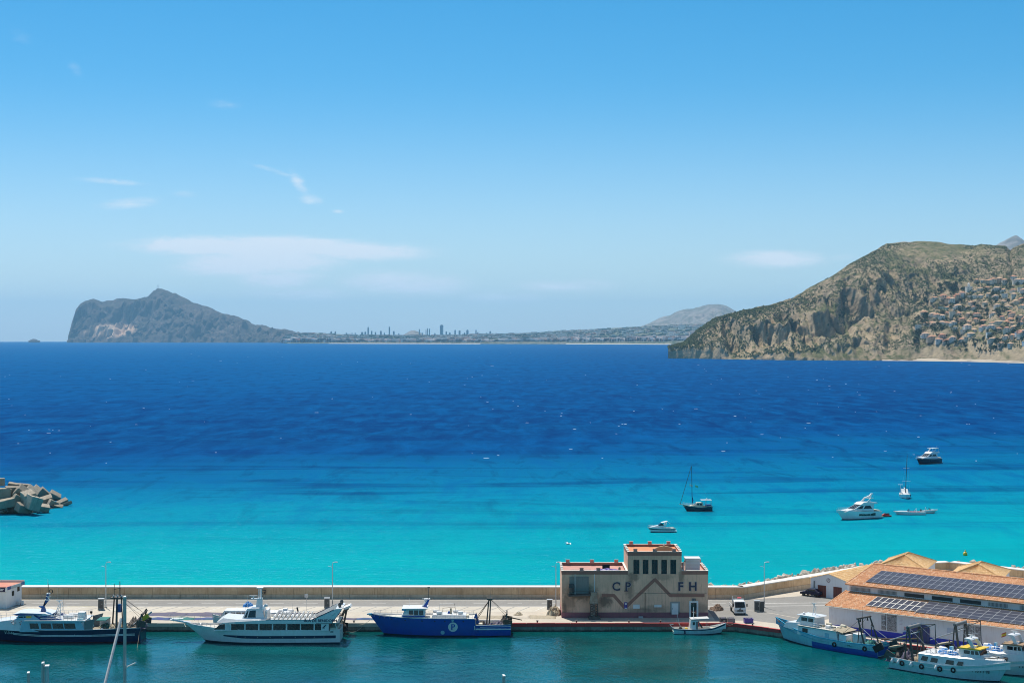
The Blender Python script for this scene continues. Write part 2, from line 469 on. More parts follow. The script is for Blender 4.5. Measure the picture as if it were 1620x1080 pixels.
def land(name, sil, shore, depth, prof, x0, x1, nu, nv, amp, nscale_, mat, back=0.5, seed=0.0, rough=1.0, gull=1.0):
    """a hill: skyline sil(x) seen over a shore line shore(x) -> distance; prof(u, x) shapes the slope between them.
       Every column runs from below the water to the ridge and down the back."""
    vs = []; grid = []
    for i in range(nu + 1):
        x = lerp(x0, x1, i / nu)
        Ys = shore(x); Yr = Ys + depth(x)
        zr = zat(sil(x), Yr)
        col = []
        nb = max(3, int(nv * 0.25))
        for j in range(nv + nb + 1):
            if j <= nv:
                u = j / nv
                Y = lerp(Ys, Yr, u); z = zr * prof(u, x) - (3.0 if j == 0 else 0.0)
            else:
                q = (j - nv) / nb
                u = 1 + q; Y = Yr + depth(x) * back * q; z = zr * (1 - q ** 1.3) - 30 * q
            X = (x - 810.0) * Y / F
            w = (amp(x) if callable(amp) else amp) * min(1.0, 4.5 * u + 0.42) * lerp(1.0, 0.24, min(1.0, max(0.0, (u - 0.65) / 0.33))) * min(1.0, max(0.12, zr / 120.0))
            n1 = fbm(X * nscale_ + seed, Y * nscale_ * 0.8, z * nscale_ * 0.9, 6)
            n2 = fbm(X * nscale_ * 3.1 + 7 + seed, Y * nscale_ * 1.2, z * nscale_ * 0.6, 5)
            gl = 1 - abs(fbm(X * nscale_ * 1.7 + seed * 2, 3.3, Y * nscale_ * 0.35 + z * nscale_ * 0.4, 5)) * 2.2
            dz = (n1 * 0.9 + n2 * 0.45) * w * rough + (gl - 0.6) * w * 0.5 * gull * min(1.0, (1.1 - min(u, 1.0)) * 3)
            dy = (n2 * 1.3 - gl * 0.8) * w * min(1.0, (1.02 - min(u, 1.02)) * 3 + .1)
            drop = Y * Y / (2 * REARTH)
            p = Vector((X, Y + dy, z + dz * min(1, u * 6 + 0.4) - (drop if u < .03 else 0)))
            if j == 0: p.z = -4.0 - drop
            col.append(p)
        grid.append(col)
    m_ = len(grid[0])
    vs = [p for c in grid for p in c]
    fs = [(i * m_ + j, (i + 1) * m_ + j, (i + 1) * m_ + j + 1, i * m_ + j + 1) for i in range(nu) for j in range(m_ - 1)]
    mb = MB(); mb.add(vs, fs)
    o = mb.build(name, mat, smooth=True, fix=False)
    tag(o, kind='structure')
    return o, grid

P = lambda pts: (lambda x: interp(x, pts))

# the headland with the villas, 3 km away on the right
TOIX_SIL = [(1056, 548), (1060, 546.5), (1079, 542), (1090, 533), (1101, 523), (1116, 513), (1133, 503), (1148, 497), (1163, 493), (1190, 488), (1215, 482), (1242, 474), (1269, 464),
            (1290, 452), (1312, 439), (1344, 419), (1376, 399), (1392, 390), (1402, 385), (1420, 383), (1448, 381.5), (1470, 383), (1505, 386), (1541, 388.5), (1552, 385.5),
            (1591, 388), (1598, 396), (1604, 391), (1620, 385), (1680, 382), (1740, 390), (1800, 410)]
TOIX_SHORE = [(1056, 3670), (1100, 3600), (1240, 3377), (1440, 3290), (1530, 3180), (1620, 2990), (1800, 2800)]
TOIX_DEPTH = [(1056, 60), (1085, 110), (1133, 260), (1215, 420), (1312, 640), (1420, 900), (1600, 1120), (1800, 1200)]
def toix_prof(u, x):
    # low tan sea cliff, a bench with scrub, the big grey face (strongest near x 1330), an open slope above; gentle under the villas
    face = max(0.0, 1 - ((x - 1290) / 150.0) ** 2)
    vill = min(1.0, max(0.0, (x - 1420) / 60.0))
    cl = lerp(0.14, 0.20, vill)
    pts = [(0.0, 0.0), (0.05, cl * 0.65), (0.10, cl), (0.26, cl + 0.10)]
    f0, f1 = lerp(0.36, 0.36, face), lerp(0.48, 0.44, face)
    h0 = lerp(0.36, 0.30, face); h1 = lerp(0.48, 0.60, face)
    pts += [(f0, h0), (f1, h1), (0.72, lerp(0.76, 0.82, face)), (0.93, 0.955), (1.0, 1.0)]
    if x < 1090:
        return interp(u, [(0, 0), (0.04, 0.55), (0.10, 0.82), (0.4, 0.9), (1, 1)])
    if x < 1150:
        k = (x - 1090) / 60.0
        return lerp(interp(u, [(0, 0), (0.04, 0.4), (0.10, 0.6), (0.4, 0.8), (1, 1)]), interp(u, pts), k)
    return interp(u, pts)
toix_mat = rock_mat('headland_rock', None, 0.011, rock=(0.48, 0.365, 0.23), rock2=(0.235, 0.18, 0.125), green=(0.070, 0.088, 0.026), steep=(0.50, 0.86),
                    speck=0.95, tan=((0.50, 0.385, 0.235), 25, 80), bump=1.0, bdist=7.0)
toix, TG = land('headland', P(TOIX_SIL), P(TOIX_SHORE), P(TOIX_DEPTH), toix_prof, 1057, 1790, 520, 170, (lambda x: interp(x, [(1060, 26), (1250, 30), (1350, 27), (1430, 17), (1800, 15)])), 0.0105, toix_mat, seed=3.0, rough=0.8, gull=1.25)

# the blue cape 16 km away on the left
CAPE_SIL = [(100, 541), (108, 537), (109, 528), (114, 510), (120, 489), (127, 479), (138, 475.5), (148, 474.4), (156, 476), (163, 478), (169, 476), (175, 474.4), (186, 472), (198, 471.5), (213, 472.4),
            (225, 470), (234, 468), (243, 459.6), (250, 456), (258, 457), (270, 462.6), (299, 474.4), (335, 488), (376, 502.6), (406, 512.4), (436, 520), (480, 526.5), (524, 531), (575, 536), (620, 540)]
cape_mat = rock_mat('cape_rock', None, 0.0028, rock=(0.145, 0.115, 0.10), rock2=(0.060, 0.048, 0.045), green=(0.026, 0.028, 0.020), steep=(0.35, 0.75), speck=0.7, bump=1.0, bdist=22.0,
                    patch=(tuple(at(176, 522, 15700)), (260, 700, 75), (0.62, 0.44, 0.30)))
def cape_prof(u, x):
    if x < 215:
        return interp(u, [(0, 0), (0.06, 0.06), (0.45, 0.36), (0.62, 0.50), (0.74, 0.88), (1.0, 1.0)])
    k = min(1, (x - 215) / 70.0)
    return lerp(interp(u, [(0, 0), (0.06, 0.06), (0.45, 0.36), (0.62, 0.50), (0.74, 0.88), (1.0, 1.0)]), interp(u, [(0, 0), (0.04, 0.08), (0.3, 0.30), (0.6, 0.62), (1, 1)]), k)
cape, CG = land('cape', P(CAPE_SIL), P([(100, 15600), (250, 15300), (480, 14200), (620, 13800)]), P([(100, 300), (130, 900), (250, 1500), (620, 900)]), cape_prof, 106, 612, 420, 110, 78.0, 0.0042, cape_mat, seed=11.0)

# low coast with the resort towns
COAST_SIL = [(440, 536), (470, 527), (500, 526.5), (540, 528.5), (575, 530), (640, 530.5), (700, 530), (760, 529), (800, 528), (850, 525.5), (900, 522.5), (960, 519.5), (1020, 515.5), (1060, 514), (1110, 512), (1160, 509), (1250, 505)]
COAST_SHORE = [(440, 12600), (560, 11900), (700, 11500), (900, 11000), (1060, 10300), (1250, 9800)]
coast_mat = rock_mat('coast_ground', None, 0.004, rock=(0.23, 0.22, 0.17), rock2=(0.15, 0.155, 0.11), green=(0.045, 0.065, 0.030), steep=(0.2, 0.6), speck=1.0, bump=0.5, bdist=12.0)
coast, KG = land('coastal_plain', P(COAST_SIL), P(COAST_SHORE), P([(440, 1500), (700, 2600), (1060, 3200), (1250, 3200)]), lambda u, x: interp(u, [(0, 0.0), (0.02, 0.10), (0.3, 0.33), (0.7, 0.72), (1, 1)]),
                 450, 1240, 220, 50, 16.0, 0.0022, coast_mat, seed=23.0, gull=0.4)

far_mat = rock_mat('far_mountain_rock', None, 0.0012, rock=(0.32, 0.27, 0.24), rock2=(0.21, 0.19, 0.175), green=(0.075, 0.075, 0.05), steep=(0.3, 0.7), speck=0.7, bump=1.0, bdist=40.0)
land('mountain', P([(985, 530), (1010, 519), (1025, 512), (1040, 504.5), (1052, 500), (1060, 498), (1067, 494), (1082, 490.5), (1096, 489.5), (1110, 485), (1122, 481.5), (1140, 480.5), (1150, 483.5), (1160, 491), (1170, 497), (1200, 505), (1260, 520)]),
     lambda x: 16500, lambda x: 3000, lambda u, x: u ** 0.9, 988, 1255, 130, 40, 170.0, 0.0011, far_mat, seed=31.0)
land('mountain', P([(1540, 420), (1560, 399), (1578, 387), (1590, 381), (1600, 374.5), (1608, 371), (1616, 375), (1632, 386), (1665, 396), (1740, 415)]),
     lambda x: 11500, lambda x: 2500, lambda u, x: u ** 0.9, 1541, 1740, 90, 36, 150.0, 0.0016, far_mat, seed=41.0)
def build_whitecaps():
    r = random.Random(77); mb = MB()
    for _ in range(480):
        y = 1 / r.uniform(1 / 12000, 1 / 640)
        x = r.uniform(-.42, .42) * y
        if r.random() > max(.15, .55 + 1.1 * fbm(x * .004, y * .0022, 1.3, 3)) or r.random() > min(1, (y / 1100) ** 1.2 + .12): continue
        w = r.uniform(.25, .85) * (1 + 1.6 * r.random() ** 5) * min(2.6, (y / 700) ** .6); h = r.uniform(.04, .12) * (1 + 1.2 * r.random() ** 4) * min(2.0, (y / 900) ** .5); z = -y * y / (2 * REARTH)
        t = r.uniform(-.25, .25)
        mb.add([(x - w, y - .3, z - .1), (x - w * .3, y - .5, z + h * .2), (x + w, y - .3, z - .1), (x + w * .4, y, z + h), (x - w * .45, y + .1, z + h * .8), (x, y + 1.2, z - .1)],
               [(0, 1, 4), (1, 3, 4), (1, 2, 3), (0, 4, 5), (4, 3, 5), (3, 2, 5)])
    o = mb.build('whitecaps', wear('sea_foam', (.55, .64, .72), None, .2, .5, .9), fix=False)
    tag(o, 'small white wave crests scattered over the open blue bay', 'wave crests', kind='stuff')
build_whitecaps()
# the islet off the cape
land('islet', P([(44, 540.5), (48, 537.5), (52, 535.8), (57, 536.3), (60, 538), (64, 540.5)]), lambda x: 16400, lambda x: 90, lambda u, x: u ** 0.7, 45, 63.5, 24, 10, 10.0, 0.01, cape_mat, seed=51.0)
# ------------------------------------------------------------------ shared materials of the port
M = {}
M['concrete'] = wear('quay_concrete', (0.54, 0.475, 0.38), (0.33, 0.29, 0.235), 0.55, 0.18, 0.9, speck=0.25, bump=0.3)
M['asphalt'] = wear('old_asphalt', (0.255, 0.245, 0.225), (0.19, 0.18, 0.165), 0.6, 0.12, 0.9, speck=0.3)
M['pale_concrete'] = wear('pale_concrete', (0.55, 0.50, 0.41), (0.36, 0.32, 0.26), 0.5, 0.25, 0.9, speck=0.2)
M['quay_face'] = wear('wet_quay_face', (0.30, 0.27, 0.22), (0.10, 0.095, 0.075), 0.9, 0.5, 0.7, streak=True)
M['white_paint'] = wear('white_paint', (0.78, 0.78, 0.76), (0.50, 0.47, 0.42), 0.3, 0.9, 0.5)
M['road_paint'] = wear('worn_road_paint', (0.72, 0.70, 0.65), (0.36, 0.34, 0.30), 0.7, 1.3, 0.8)
M['yellow_paint'] = wear('worn_yellow_paint', (0.62, 0.48, 0.10), (0.35, 0.29, 0.14), 0.6, 0.9, 0.8)
M['red_paint'] = wear('worn_red_kerb_paint', (0.50, 0.05, 0.045), (0.25, 0.07, 0.06), 0.6, 0.7, 0.7)
M['wall_tan'] = wear('stained_sea_wall', (0.76, 0.54, 0.32), (0.40, 0.22, 0.11), 0.75, 0.32, 0.9, streak=True, speck=0.15, island=0.22, bump=0.3)
M['wall_grey'] = wear('grey_sea_wall_foot', (0.62, 0.50, 0.36), (0.30, 0.23, 0.16), 0.6, 0.5, 0.9, streak=True)
M['coping'] = wear('bleached_coping', (0.74, 0.71, 0.64), (0.52, 0.47, 0.39), 0.4, 0.5, 0.9)
M['rock_pale'] = wear('bleached_limestone', (0.66, 0.60, 0.50), (0.37, 0.31, 0.24), 0.7, 0.8, 0.95, bump=0.5, island=0.45)
M['block'] = wear('breakwater_concrete', (0.46, 0.40, 0.315), (0.19, 0.16, 0.125), 0.85, 0.35, 0.95, bump=0.6, island=0.75, streak=True)
def wet_foot(m, z0, z1):
    nt = m.node_tree; b = nt.nodes['Principled BSDF']; g = nt.nodes.new('ShaderNodeNewGeometry').outputs['Position']
    sp = nt.nodes.new('ShaderNodeSeparateXYZ'); nt.links.new(g, sp.inputs[0])
    f = nmap(nt, nmath(nt, 'ADD', sp.outputs['Z'], nmath(nt, 'MULTIPLY', nnoise(nt, g, 1.2, 4, .6), .7)), z0, z1, .85, 0, True)
    nt.links.new(nmix(nt, f, b.inputs['Base Color'].links[0].from_socket, (.045, .042, .028)), b.inputs['Base Color'])
wet_foot(M['block'], .35, .95)
wet_foot(M['quay_face'], .45, .75)
M['galv'] = wear('galvanised_steel', (0.52, 0.54, 0.55), (0.35, 0.35, 0.35), 0.4, 2.0, 0.45, metal=0.6)
M['dark_grey'] = wear('dark_grey_paint', (0.055, 0.06, 0.062), (0.10, 0.095, 0.085), 0.4, 1.5, 0.5)
M['mid_grey'] = wear('mid_grey_paint', (0.23, 0.235, 0.23), (0.14, 0.135, 0.125), 0.4, 1.5, 0.6)
M['black'] = wear('black_rubber', (0.012, 0.012, 0.013), (0.04, 0.038, 0.035), 0.5, 2.0, 0.8)
M['glass'] = wear('dark_window_glass', (0.012, 0.016, 0.018), (0.03, 0.035, 0.035), 0.4, 0.7, 0.06, spec=0.6)
M['rust'] = wear('rusty_steel', (0.145, 0.090, 0.058), (0.055, 0.042, 0.034), 0.8, 1.6, 0.8)
M['gear'] = wear('weathered_gear_steel', (0.115, 0.10, 0.085), (0.05, 0.042, 0.035), 0.8, 1.3, 0.75)
M['white_boat'] = wear('white_gelcoat', (0.80, 0.80, 0.79), (0.58, 0.55, 0.50), 0.32, 0.8, 0.28, streak=True, coat=0.2)
M['cream'] = wear('cream_canvas', (0.68, 0.62, 0.48), (0.42, 0.36, 0.27), 0.5, 1.0, 0.85)
M['net_beige'] = wear('beige_net', (0.42, 0.36, 0.26), (0.22, 0.18, 0.13), 0.8, 2.5, 0.95, bump=0.8)
M['net_purple'] = wear('purple_net', (0.115, 0.105, 0.16), (0.17, 0.15, 0.14), 0.7, 1.2, 0.95, bump=0.8)
M['net_blue'] = wear('blue_net', (0.06, 0.07, 0.22), (0.05, 0.16, 0.14), 0.8, 0.5, 0.95, bump=0.8)
M['net_green'] = wear('green_net', (0.04, 0.20, 0.17), (0.05, 0.10, 0.16), 0.7, 0.8, 0.95, bump=0.8)
M['tarp_blue'] = wear('bright_blue_tarp', (0.02, 0.20, 0.52), (0.02, 0.12, 0.32), 0.5, 2.0, 0.5, bump=0.5)
M['violet'] = wear('violet_plastic', (0.075, 0.045, 0.30), (0.05, 0.04, 0.16), 0.5, 1.5, 0.5)
M['orange'] = wear('orange_plastic', (0.72, 0.17, 0.03), (0.45, 0.12, 0.03), 0.4, 1.5, 0.5)
M['yellow'] = wear('yellow_plastic', (0.75, 0.50, 0.03), (0.52, 0.34, 0.03), 0.4, 1.5, 0.45)
M['red'] = wear('red_plastic', (0.55, 0.03, 0.03), (0.35, 0.03, 0.03), 0.4, 1.5, 0.45)
M['wood'] = wear('weathered_wood', (0.33, 0.22, 0.13), (0.19, 0.12, 0.075), 0.6, 2.0, 0.8)

def text_mesh(s, size, depth, mat, bold=0.0, shear=0.0):
    cu = bpy.data.curves.new('lettering', 'FONT'); cu.body = s; cu.size = size; cu.extrude = depth
    cu.align_x = 'CENTER'; cu.align_y = 'CENTER'; cu.offset = bold; cu.shear = shear; cu.resolution_u = 3
    ob = bpy.data.objects.new('lettering', cu); COL.objects.link(ob)
    dg = bpy.context.evaluated_depsgraph_get()
    me = bpy.data.meshes.new_from_object(ob.evaluated_get(dg))
    bpy.data.objects.remove(ob); bpy.data.curves.remove(cu)
    me.materials.clear(); me.materials.append(mat)
    return me
def lettering(name, s, size, mat, parent, loc, rot=(math.pi / 2, 0, 0), depth=0.02, bold=0.0, shear=0.0):
    return link(name, text_mesh(s, size, depth, mat, bold, shear), parent, loc, rot)

# ------------------------------------------------------------------ quay
QZ, YF = 1.25, 278.0
D2 = Vector((0.755, -0.656)).normalized(); N2 = Vector((-D2.y, D2.x))       # along / behind the fish market
RZ = math.atan2(D2.y, D2.x)
WALL_LINE = [(-150.0, 304.8), (42.9, 304.3), (57.4, 317.4), (74.5, 333.0), (90.0, 338.0), (128.0, 300.0)]
def build_quay():
    q1, q2, q2b = (37.4, YF), (44.3, 272.0), (50.6, 268.7)
    q3 = (q2b[0] + D2.x * 58, q2b[1] + D2.y * 58)
    q4 = (q3[0] + N2.x * 30 + 25, q3[1] + N2.y * 30 - 20)
    poly = [(-150, YF), q1, q2, q2b, q3, q4, (132, 300), (90, 340), (73, 335.2), (42.3, 306.4), (-150, 306.8)]
    mb = MB(); mb.prism(poly, -5.0, QZ, axis='z')
    mb.m = [1 if abs(sum((mb.v[i][2] - QZ) for i in f)) > 0.1 else 0 for f in mb.f]
    quay = mb.build('quay', [M['concrete'], M['quay_face']]); tag(quay, kind='structure')
    # kerb stones along the edge: cream on the left, red from the trawler on to the market
    edge = [Vector((-150, YF)), Vector(q1), Vector(q2), Vector(q2b), Vector(q3)]
    step = 2.5; k = 0
    for a, b in zip(edge, edge[1:]):
        L = (b - a).length; d = (b - a) / L; nrm = Vector((-d.y, d.x))
        n = max(1, round(L / step))
        for i in range(n):
            c = a + d * (L * (i + 0.5) / n); hl = L / n / 2 - 0.015
            px = 810 + c.x / c.y * F
            if px < -25 or px > 1640: continue
            m = M['red_paint'] if px > 806 else M['pale_concrete']
            mb = MB()
            mb.obox((c.x + nrm.x * 0.17, c.y + nrm.y * 0.17, QZ - 0.14), (d.x * hl, d.y * hl, 0), (nrm.x * 0.25, nrm.y * 0.25, 0), (0, 0, 0.30 + 0.01 * (k % 3)))
            mb.build('kerb_stone', m, quay); k += 1
    return quay
QUAY = build_quay()

def sheet(name, poly, z, mat):
    mb = MB(); n = len(poly)
    mb.add([(x, y, z) for x, y in poly], [tuple(range(n))])
    o = mb.build(name, mat); tag(o, kind='structure'); return o
sheet('road', [(-150, 295.8), (38, 295.8), (46, 288.5), (52, 280.5), (66, 294), (60, 303.5), (54.5, 308), (42.0, 303.2), (-150, 303.4)], QZ + 0.004, M['asphalt'])
sheet('parking_strip', [(-150, 290.3), (10, 290.3), (10, 295.7), (-150, 295.7)], QZ + 0.004, M['pale_concrete'])
# dark apron between the ice house and the market
sheet('apron', [(34.8, 281.5), (41, 281.5), (47, 277), (52, 280), (45.8, 288.3), (38, 295.6), (34.8, 295.6)], QZ + 0.008, M['asphalt'])
def markings():
    def mark(name, quads, z, mat):
        mb = MB()
        for q in quads: mb.add([(x, y, z) for x, y in q], [(0, 1, 2, 3)])
        o = mb.build(name, mat); tag(o, kind='structure')
    x = -100
    while x < 40:
        mark('road_marking', [[(x, 299.55), (x + 2.6, 299.55), (x + 2.6, 299.75), (x, 299.75)]], QZ + 0.012, M['road_paint']); x += 6.2
    mark('road_marking', [[(-150, 303.0), (41, 303.0), (41, 303.2), (-150, 303.2)]], QZ + 0.012, M['road_paint'])
    mark('road_marking', [[(-150, 295.9), (37, 295.9), (37, 296.1), (-150, 296.1)]], QZ + 0.012, M['road_paint'])
    x = -98
    while x < 8:
        mark('parking_line', [[(x, 290.6), (x + 0.14, 290.6), (x + 2.3, 295.6), (x + 2.1, 295.6)]], QZ + 0.012, M['mid_grey' if int(x) % 3 else 'road_paint']); x += 2.75
    mark('road_marking', [[(-80, 295.65), (-75, 295.65), (-75, 295.85), (-80, 295.85)]], QZ + 0.016, M['yellow_paint'])
    mark('road_marking', [[(44.5, 299.2), (60.5, 300.2), (60.5, 300.5), (44.5, 299.5)]], QZ + 0.012, M['road_paint'])
    mark('road_marking', [[(45.5, 296.2), (58.5, 297.3), (58.5, 297.55), (45.5, 296.45)]], QZ + 0.012, M['road_paint'])
markings()
# pavement kerb at the foot of the wall
mb = MB(); mb.box(-150, 42.4, 303.5, 304.4, QZ - 0.1, QZ + 0.13)
tag(mb.build('pavement', M['pale_concrete']), kind='structure')

# harbour water inside the quay
mb = MB(); mb.add([(-400, -200, .02), (90, -200, .02), (400, -200, .02), (-400, 240, .02), (90, 240, .02), (400, 240, .02), (-400, 279.5, .02), (42, 279.5, .02), (60, 266, .02)],
                  [(0, 1, 4, 3), (1, 2, 5, 4), (3, 4, 8, 7), (3, 7, 6)])
tag(mb.build('harbour_water', water_mat('harbour_water', True)), kind='structure')

# ------------------------------------------------------------------ sea wall with its precast panels
def build_wall():
    w = thing('sea_wall', 'long tan stained concrete sea wall with white coping behind the quay road', 'sea wall')
    rnd = random.Random(5)
    core = MB()
    for a, b in zip(WALL_LINE, WALL_LINE[1:]):
        a, b = Vector(a), Vector(b); d = (b - a).normalized(); nr = Vector((-d.y, d.x)); c = (a + b) / 2
        core.obox((c.x + nr.x * .95, c.y + nr.y * .95, QZ + 0.9), (d.x * ((b - a).length / 2), d.y * ((b - a).length / 2), 0), (nr.x * .55, nr.y * .55, 0), (0, 0, 1.15))
    core.build('core', M['wall_grey'], w)
    for a, b in zip(WALL_LINE, WALL_LINE[1:]):
        a, b = Vector(a), Vector(b); L = (b - a).length; d = (b - a) / L; nr = Vector((-d.y, d.x))
        n = max(1, round(L / 5.2))
        for i in range(n):
            c = a + d * (L * (i + 0.5) / n); hl = L / n / 2 - 0.02
            px = 810 + c.x / c.y * F
            if px < -60: continue
            j = rnd.uniform(-0.03, 0.03); hz = 2.12
            mb = MB(); mb.obox((c.x + nr.x * (0.9 + j), c.y + nr.y * (0.9 + j), QZ + 0.85 + hz / 2 - 0.45), (d.x * hl, d.y * hl, 0), (nr.x * 0.9, nr.y * 0.9, 0), (0, 0, (hz - 0.8) / 2))
            mb.build('panel', M['wall_tan'], w)
            mb = MB(); mb.obox((c.x + nr.x * 0.82, c.y + nr.y * 0.82, QZ + 0.36), (d.x * hl, d.y * hl, 0), (nr.x * 0.94, nr.y * 0.94, 0), (0, 0, 0.44))
            mb.build('footing', M['wall_grey'], w)
            mb = MB(); mb.obox((c.x + nr.x * 0.95, c.y + nr.y * 0.95, QZ + hz + 0.02), (d.x * (hl + 0.02), d.y * (hl + 0.02), 0), (nr.x * 1.0, nr.y * 1.0, 0), (0, 0, 0.09))
            mb.build('coping', M['coping'], w)
build_wall()

def rock_mesh(name, seed, mat, block=False):
    r = random.Random(seed); bm = bmesh.new()
    if block:
        bmesh.ops.create_cube(bm, size=2.0)
        bmesh.ops.bevel(bm, geom=list(bm.edges), offset=0.10, segments=1, affect='EDGES')
        for v in bm.verts: v.co += Vector((r.uniform(-.05, .05), r.uniform(-.05, .05), r.uniform(-.05, .05)))
    else:
        bmesh.ops.create_icosphere(bm, subdivisions=2, radius=1.0)
        pl = [(Vector((r.gauss(0, 1), r.gauss(0, 1), r.gauss(0, 1))).normalized(), r.uniform(0.45, 0.75)) for _ in range(13)]
        for v in bm.verts:
            for nn, dd in pl:
                t = v.co.dot(nn)
                if t > dd: v.co -= nn * (t - dd)
    me = bpy.data.meshes.new(name); bm.to_mesh(me); bm.free(); me.materials.append(mat)
    return me
def build_riprap():
    bw = thing('rock_breakwater', 'bank of bleached white boulders on the sea side of the bending wall', 'breakwater')
    meshes = [rock_mesh('boulder', 100 + k, M['rock_pale']) for k in range(7)]
    r = random.Random(9)
    line = [Vector(p) for p in ((30.0, 306.2), (42.6, 306.3), (57.0, 319.4), (74.0, 335.5), (90.0, 340.6), (130.0, 301.0))]
    tot = 0
    for (a, b), cnt in zip(zip(line, line[1:]), (16, 96, 110, 40, 36)):
        d = (b - a).normalized(); nr = Vector((-d.y, d.x))
        for _ in range(cnt):
            t = r.random(); p = a.lerp(b, t)
            wmax = {16: 0.5 + 2.2 * t, 96: 3.0 + 5.0 * t}.get(cnt, 9.0)
            o_ = r.random() ** 0.9 * wmax + 0.6
            p = p + nr * o_
            s = r.uniform(0.35, 0.8) * (1.5 if r.random() < .12 else 1.0)
            z = 3.35 - 3.0 * (o_ / max(wmax, 3.0)) ** 2.2 + r.uniform(-0.35, 0.2)
            link('boulder', r.choice(meshes), bw, (p.x, p.y, z), (r.uniform(0, 6), r.uniform(0, 6), r.uniform(0, 6)), (s * r.uniform(.8, 1.3), s, s * r.uniform(.6, .9)))
    # packed core under the boulders, so no gaps show the sea
    mb = MB(); secs = []
    for p, q in zip(line, (0.6, 3.2, 8.0, 9.2, 9.2, 9.2)):
        i = line.index(p); d = (line[min(i + 1, 5)] - line[max(i - 1, 0)]).normalized(); nr = Vector((-d.y, d.x))
        secs.append([(p.x, p.y, -1), (p.x, p.y, 3.1), (p.x + nr.x * q * .6, p.y + nr.y * q * .6, 2.3), (p.x + nr.x * q, p.y + nr.y * q, -0.6)])
    mb.loft(secs, caps=(True, True)); mb.build('rubble_core', M['rock_pale'], bw)
build_riprap()

def build_block_mole():
    bw = thing('block_breakwater', 'end of a breakwater piled with tilted grey concrete cubes at the left edge', 'breakwater')
    cube = [rock_mesh('concrete_block', 300 + k, M['block'], True) for k in range(4)]
    rocks = [rock_mesh('boulder', 320 + k, M['block']) for k in range(4)]
    r = random.Random(4)
    Yb = 50 * F / (812 - EYE)        # water line of the near toe, about 460 m out
    s = Yb / F
    def put(px, py, size, rot, k, dy=0.0, sc=(1, 1, 1)):
        p = at(px, py, Yb + dy); h = size * s
        if px >= 58:      # the tip: blocks lying in the water, farther out, not stacked
            zt = lerp(2.3, .45, min(1, (px - 58) / 42.0)) - (0.5 if py > 797 else 0)
            p = G(px, py, max(.25, zt)); h = size * p.y / F
        link('concrete_block', cube[k % 4], bw, p, rot, (h * sc[0], h * sc[1], h * sc[2]))
    # (photo x, y of the centre, half size in photo px, rotation)
    for i, (x, y, h, rx, ry, rz, dy, sc) in enumerate((
            (2, 762, 5, 0, 0, .1, 6, (1, 1, 1.2)), (4, 783, 12, 0, 0, .1, 3, (1.3, 1, .95)), (20, 778, 9, .05, .05, .5, 4, (1.2, 1, 1)), (33, 778, 8.5, .6, .7, .4, 2, (1, 1, 1)), (28, 790, 7.5, .1, .55, .6, 0, (1.1, 1, .9)),
            (45, 787, 9.5, .35, -.25, .7, -1, (1, 1, 1)), (52, 795, 10, .2, .3, .9, -3, (1, 1, 1.1)), (50, 778, 8, .5, .6, .2, 6, (1.3, 1, .8)), (60, 778, 7.5, .3, .7, .3, 7, (1.4, 1, .8)),
            (70, 781, 8, .2, .75, .5, 7, (1.2, 1, .8)), (74, 792, 8.5, .3, -.3, .3, 0, (1.1, 1, .8)), (86, 785, 7.5, .4, .5, .4, 5, (1.2, 1, .8)), (68, 803, 7, .3, .2, .4, -3, (1.4, 1, .7)),
            (84, 796, 6.5, .1, .5, .6, 1, (1.1, 1, .7)), (98, 794, 6, .3, -.4, .5, 3, (1.5, 1, .5)), (105, 797, 5.5, -.2, -.35, .3, 2, (1.6, 1, .4)), (36, 803, 8, .3, .2, .8, -3, (1.2, 1, .8)), (12, 795, 9, .1, -.2, .3, -1, (1.5, 1, .7)),
            (92, 801, 5, .4, .3, .2, 0, (1.4, 1, .6)), (-14, 790, 14, .1, .1, .4, 3, (1.3, 1, 1)), (-30, 786, 13, .3, .2, .7, 3, (1.2, 1, 1)), (22, 768, 7, .1, .2, .2, 9, (1.3, 1, .6)), (36, 769, 6, .1, .1, .3, 9, (1.5, 1, .7)))):
        put(x, y, h, (rx, ry, rz), i, dy, sc)
    for i in range(60):
        t = r.random(); x = lerp(-20, 60, t); y = lerp(800, 811, r.random()) - t * 3
        p = at(x, y, Yb + r.uniform(-3, 2)); h = r.uniform(1.6, 4.2) * s
        link('boulder', rocks[i % 4], bw, p, (r.uniform(0, 6), r.uniform(0, 6), r.uniform(0, 6)), (h, h, h * .75))
    mb = MB(); a0, a1 = at(-40, 800, Yb), at(108, 803, Yb)
    mb.loft([[(a0.x, Yb - 3, -1), (a0.x, Yb + 4, 3.2), (a0.x, Yb + 12, -1)], [(lerp(a0.x, a1.x, .6), Yb - 2, -1), (lerp(a0.x, a1.x, .6), Yb + 6, 2.0), (lerp(a0.x, a1.x, .6), Yb + 16, -1)], [(at(86, 800, Yb + 14).x, Yb + 10, -1), (at(86, 800, Yb + 14).x, Yb + 15, -.2), (at(86, 800, Yb + 14).x, Yb + 20, -1)]], closed=True, caps=(True, True))
    mb.build('rubble_core', M['block'], bw)
build_block_mole()

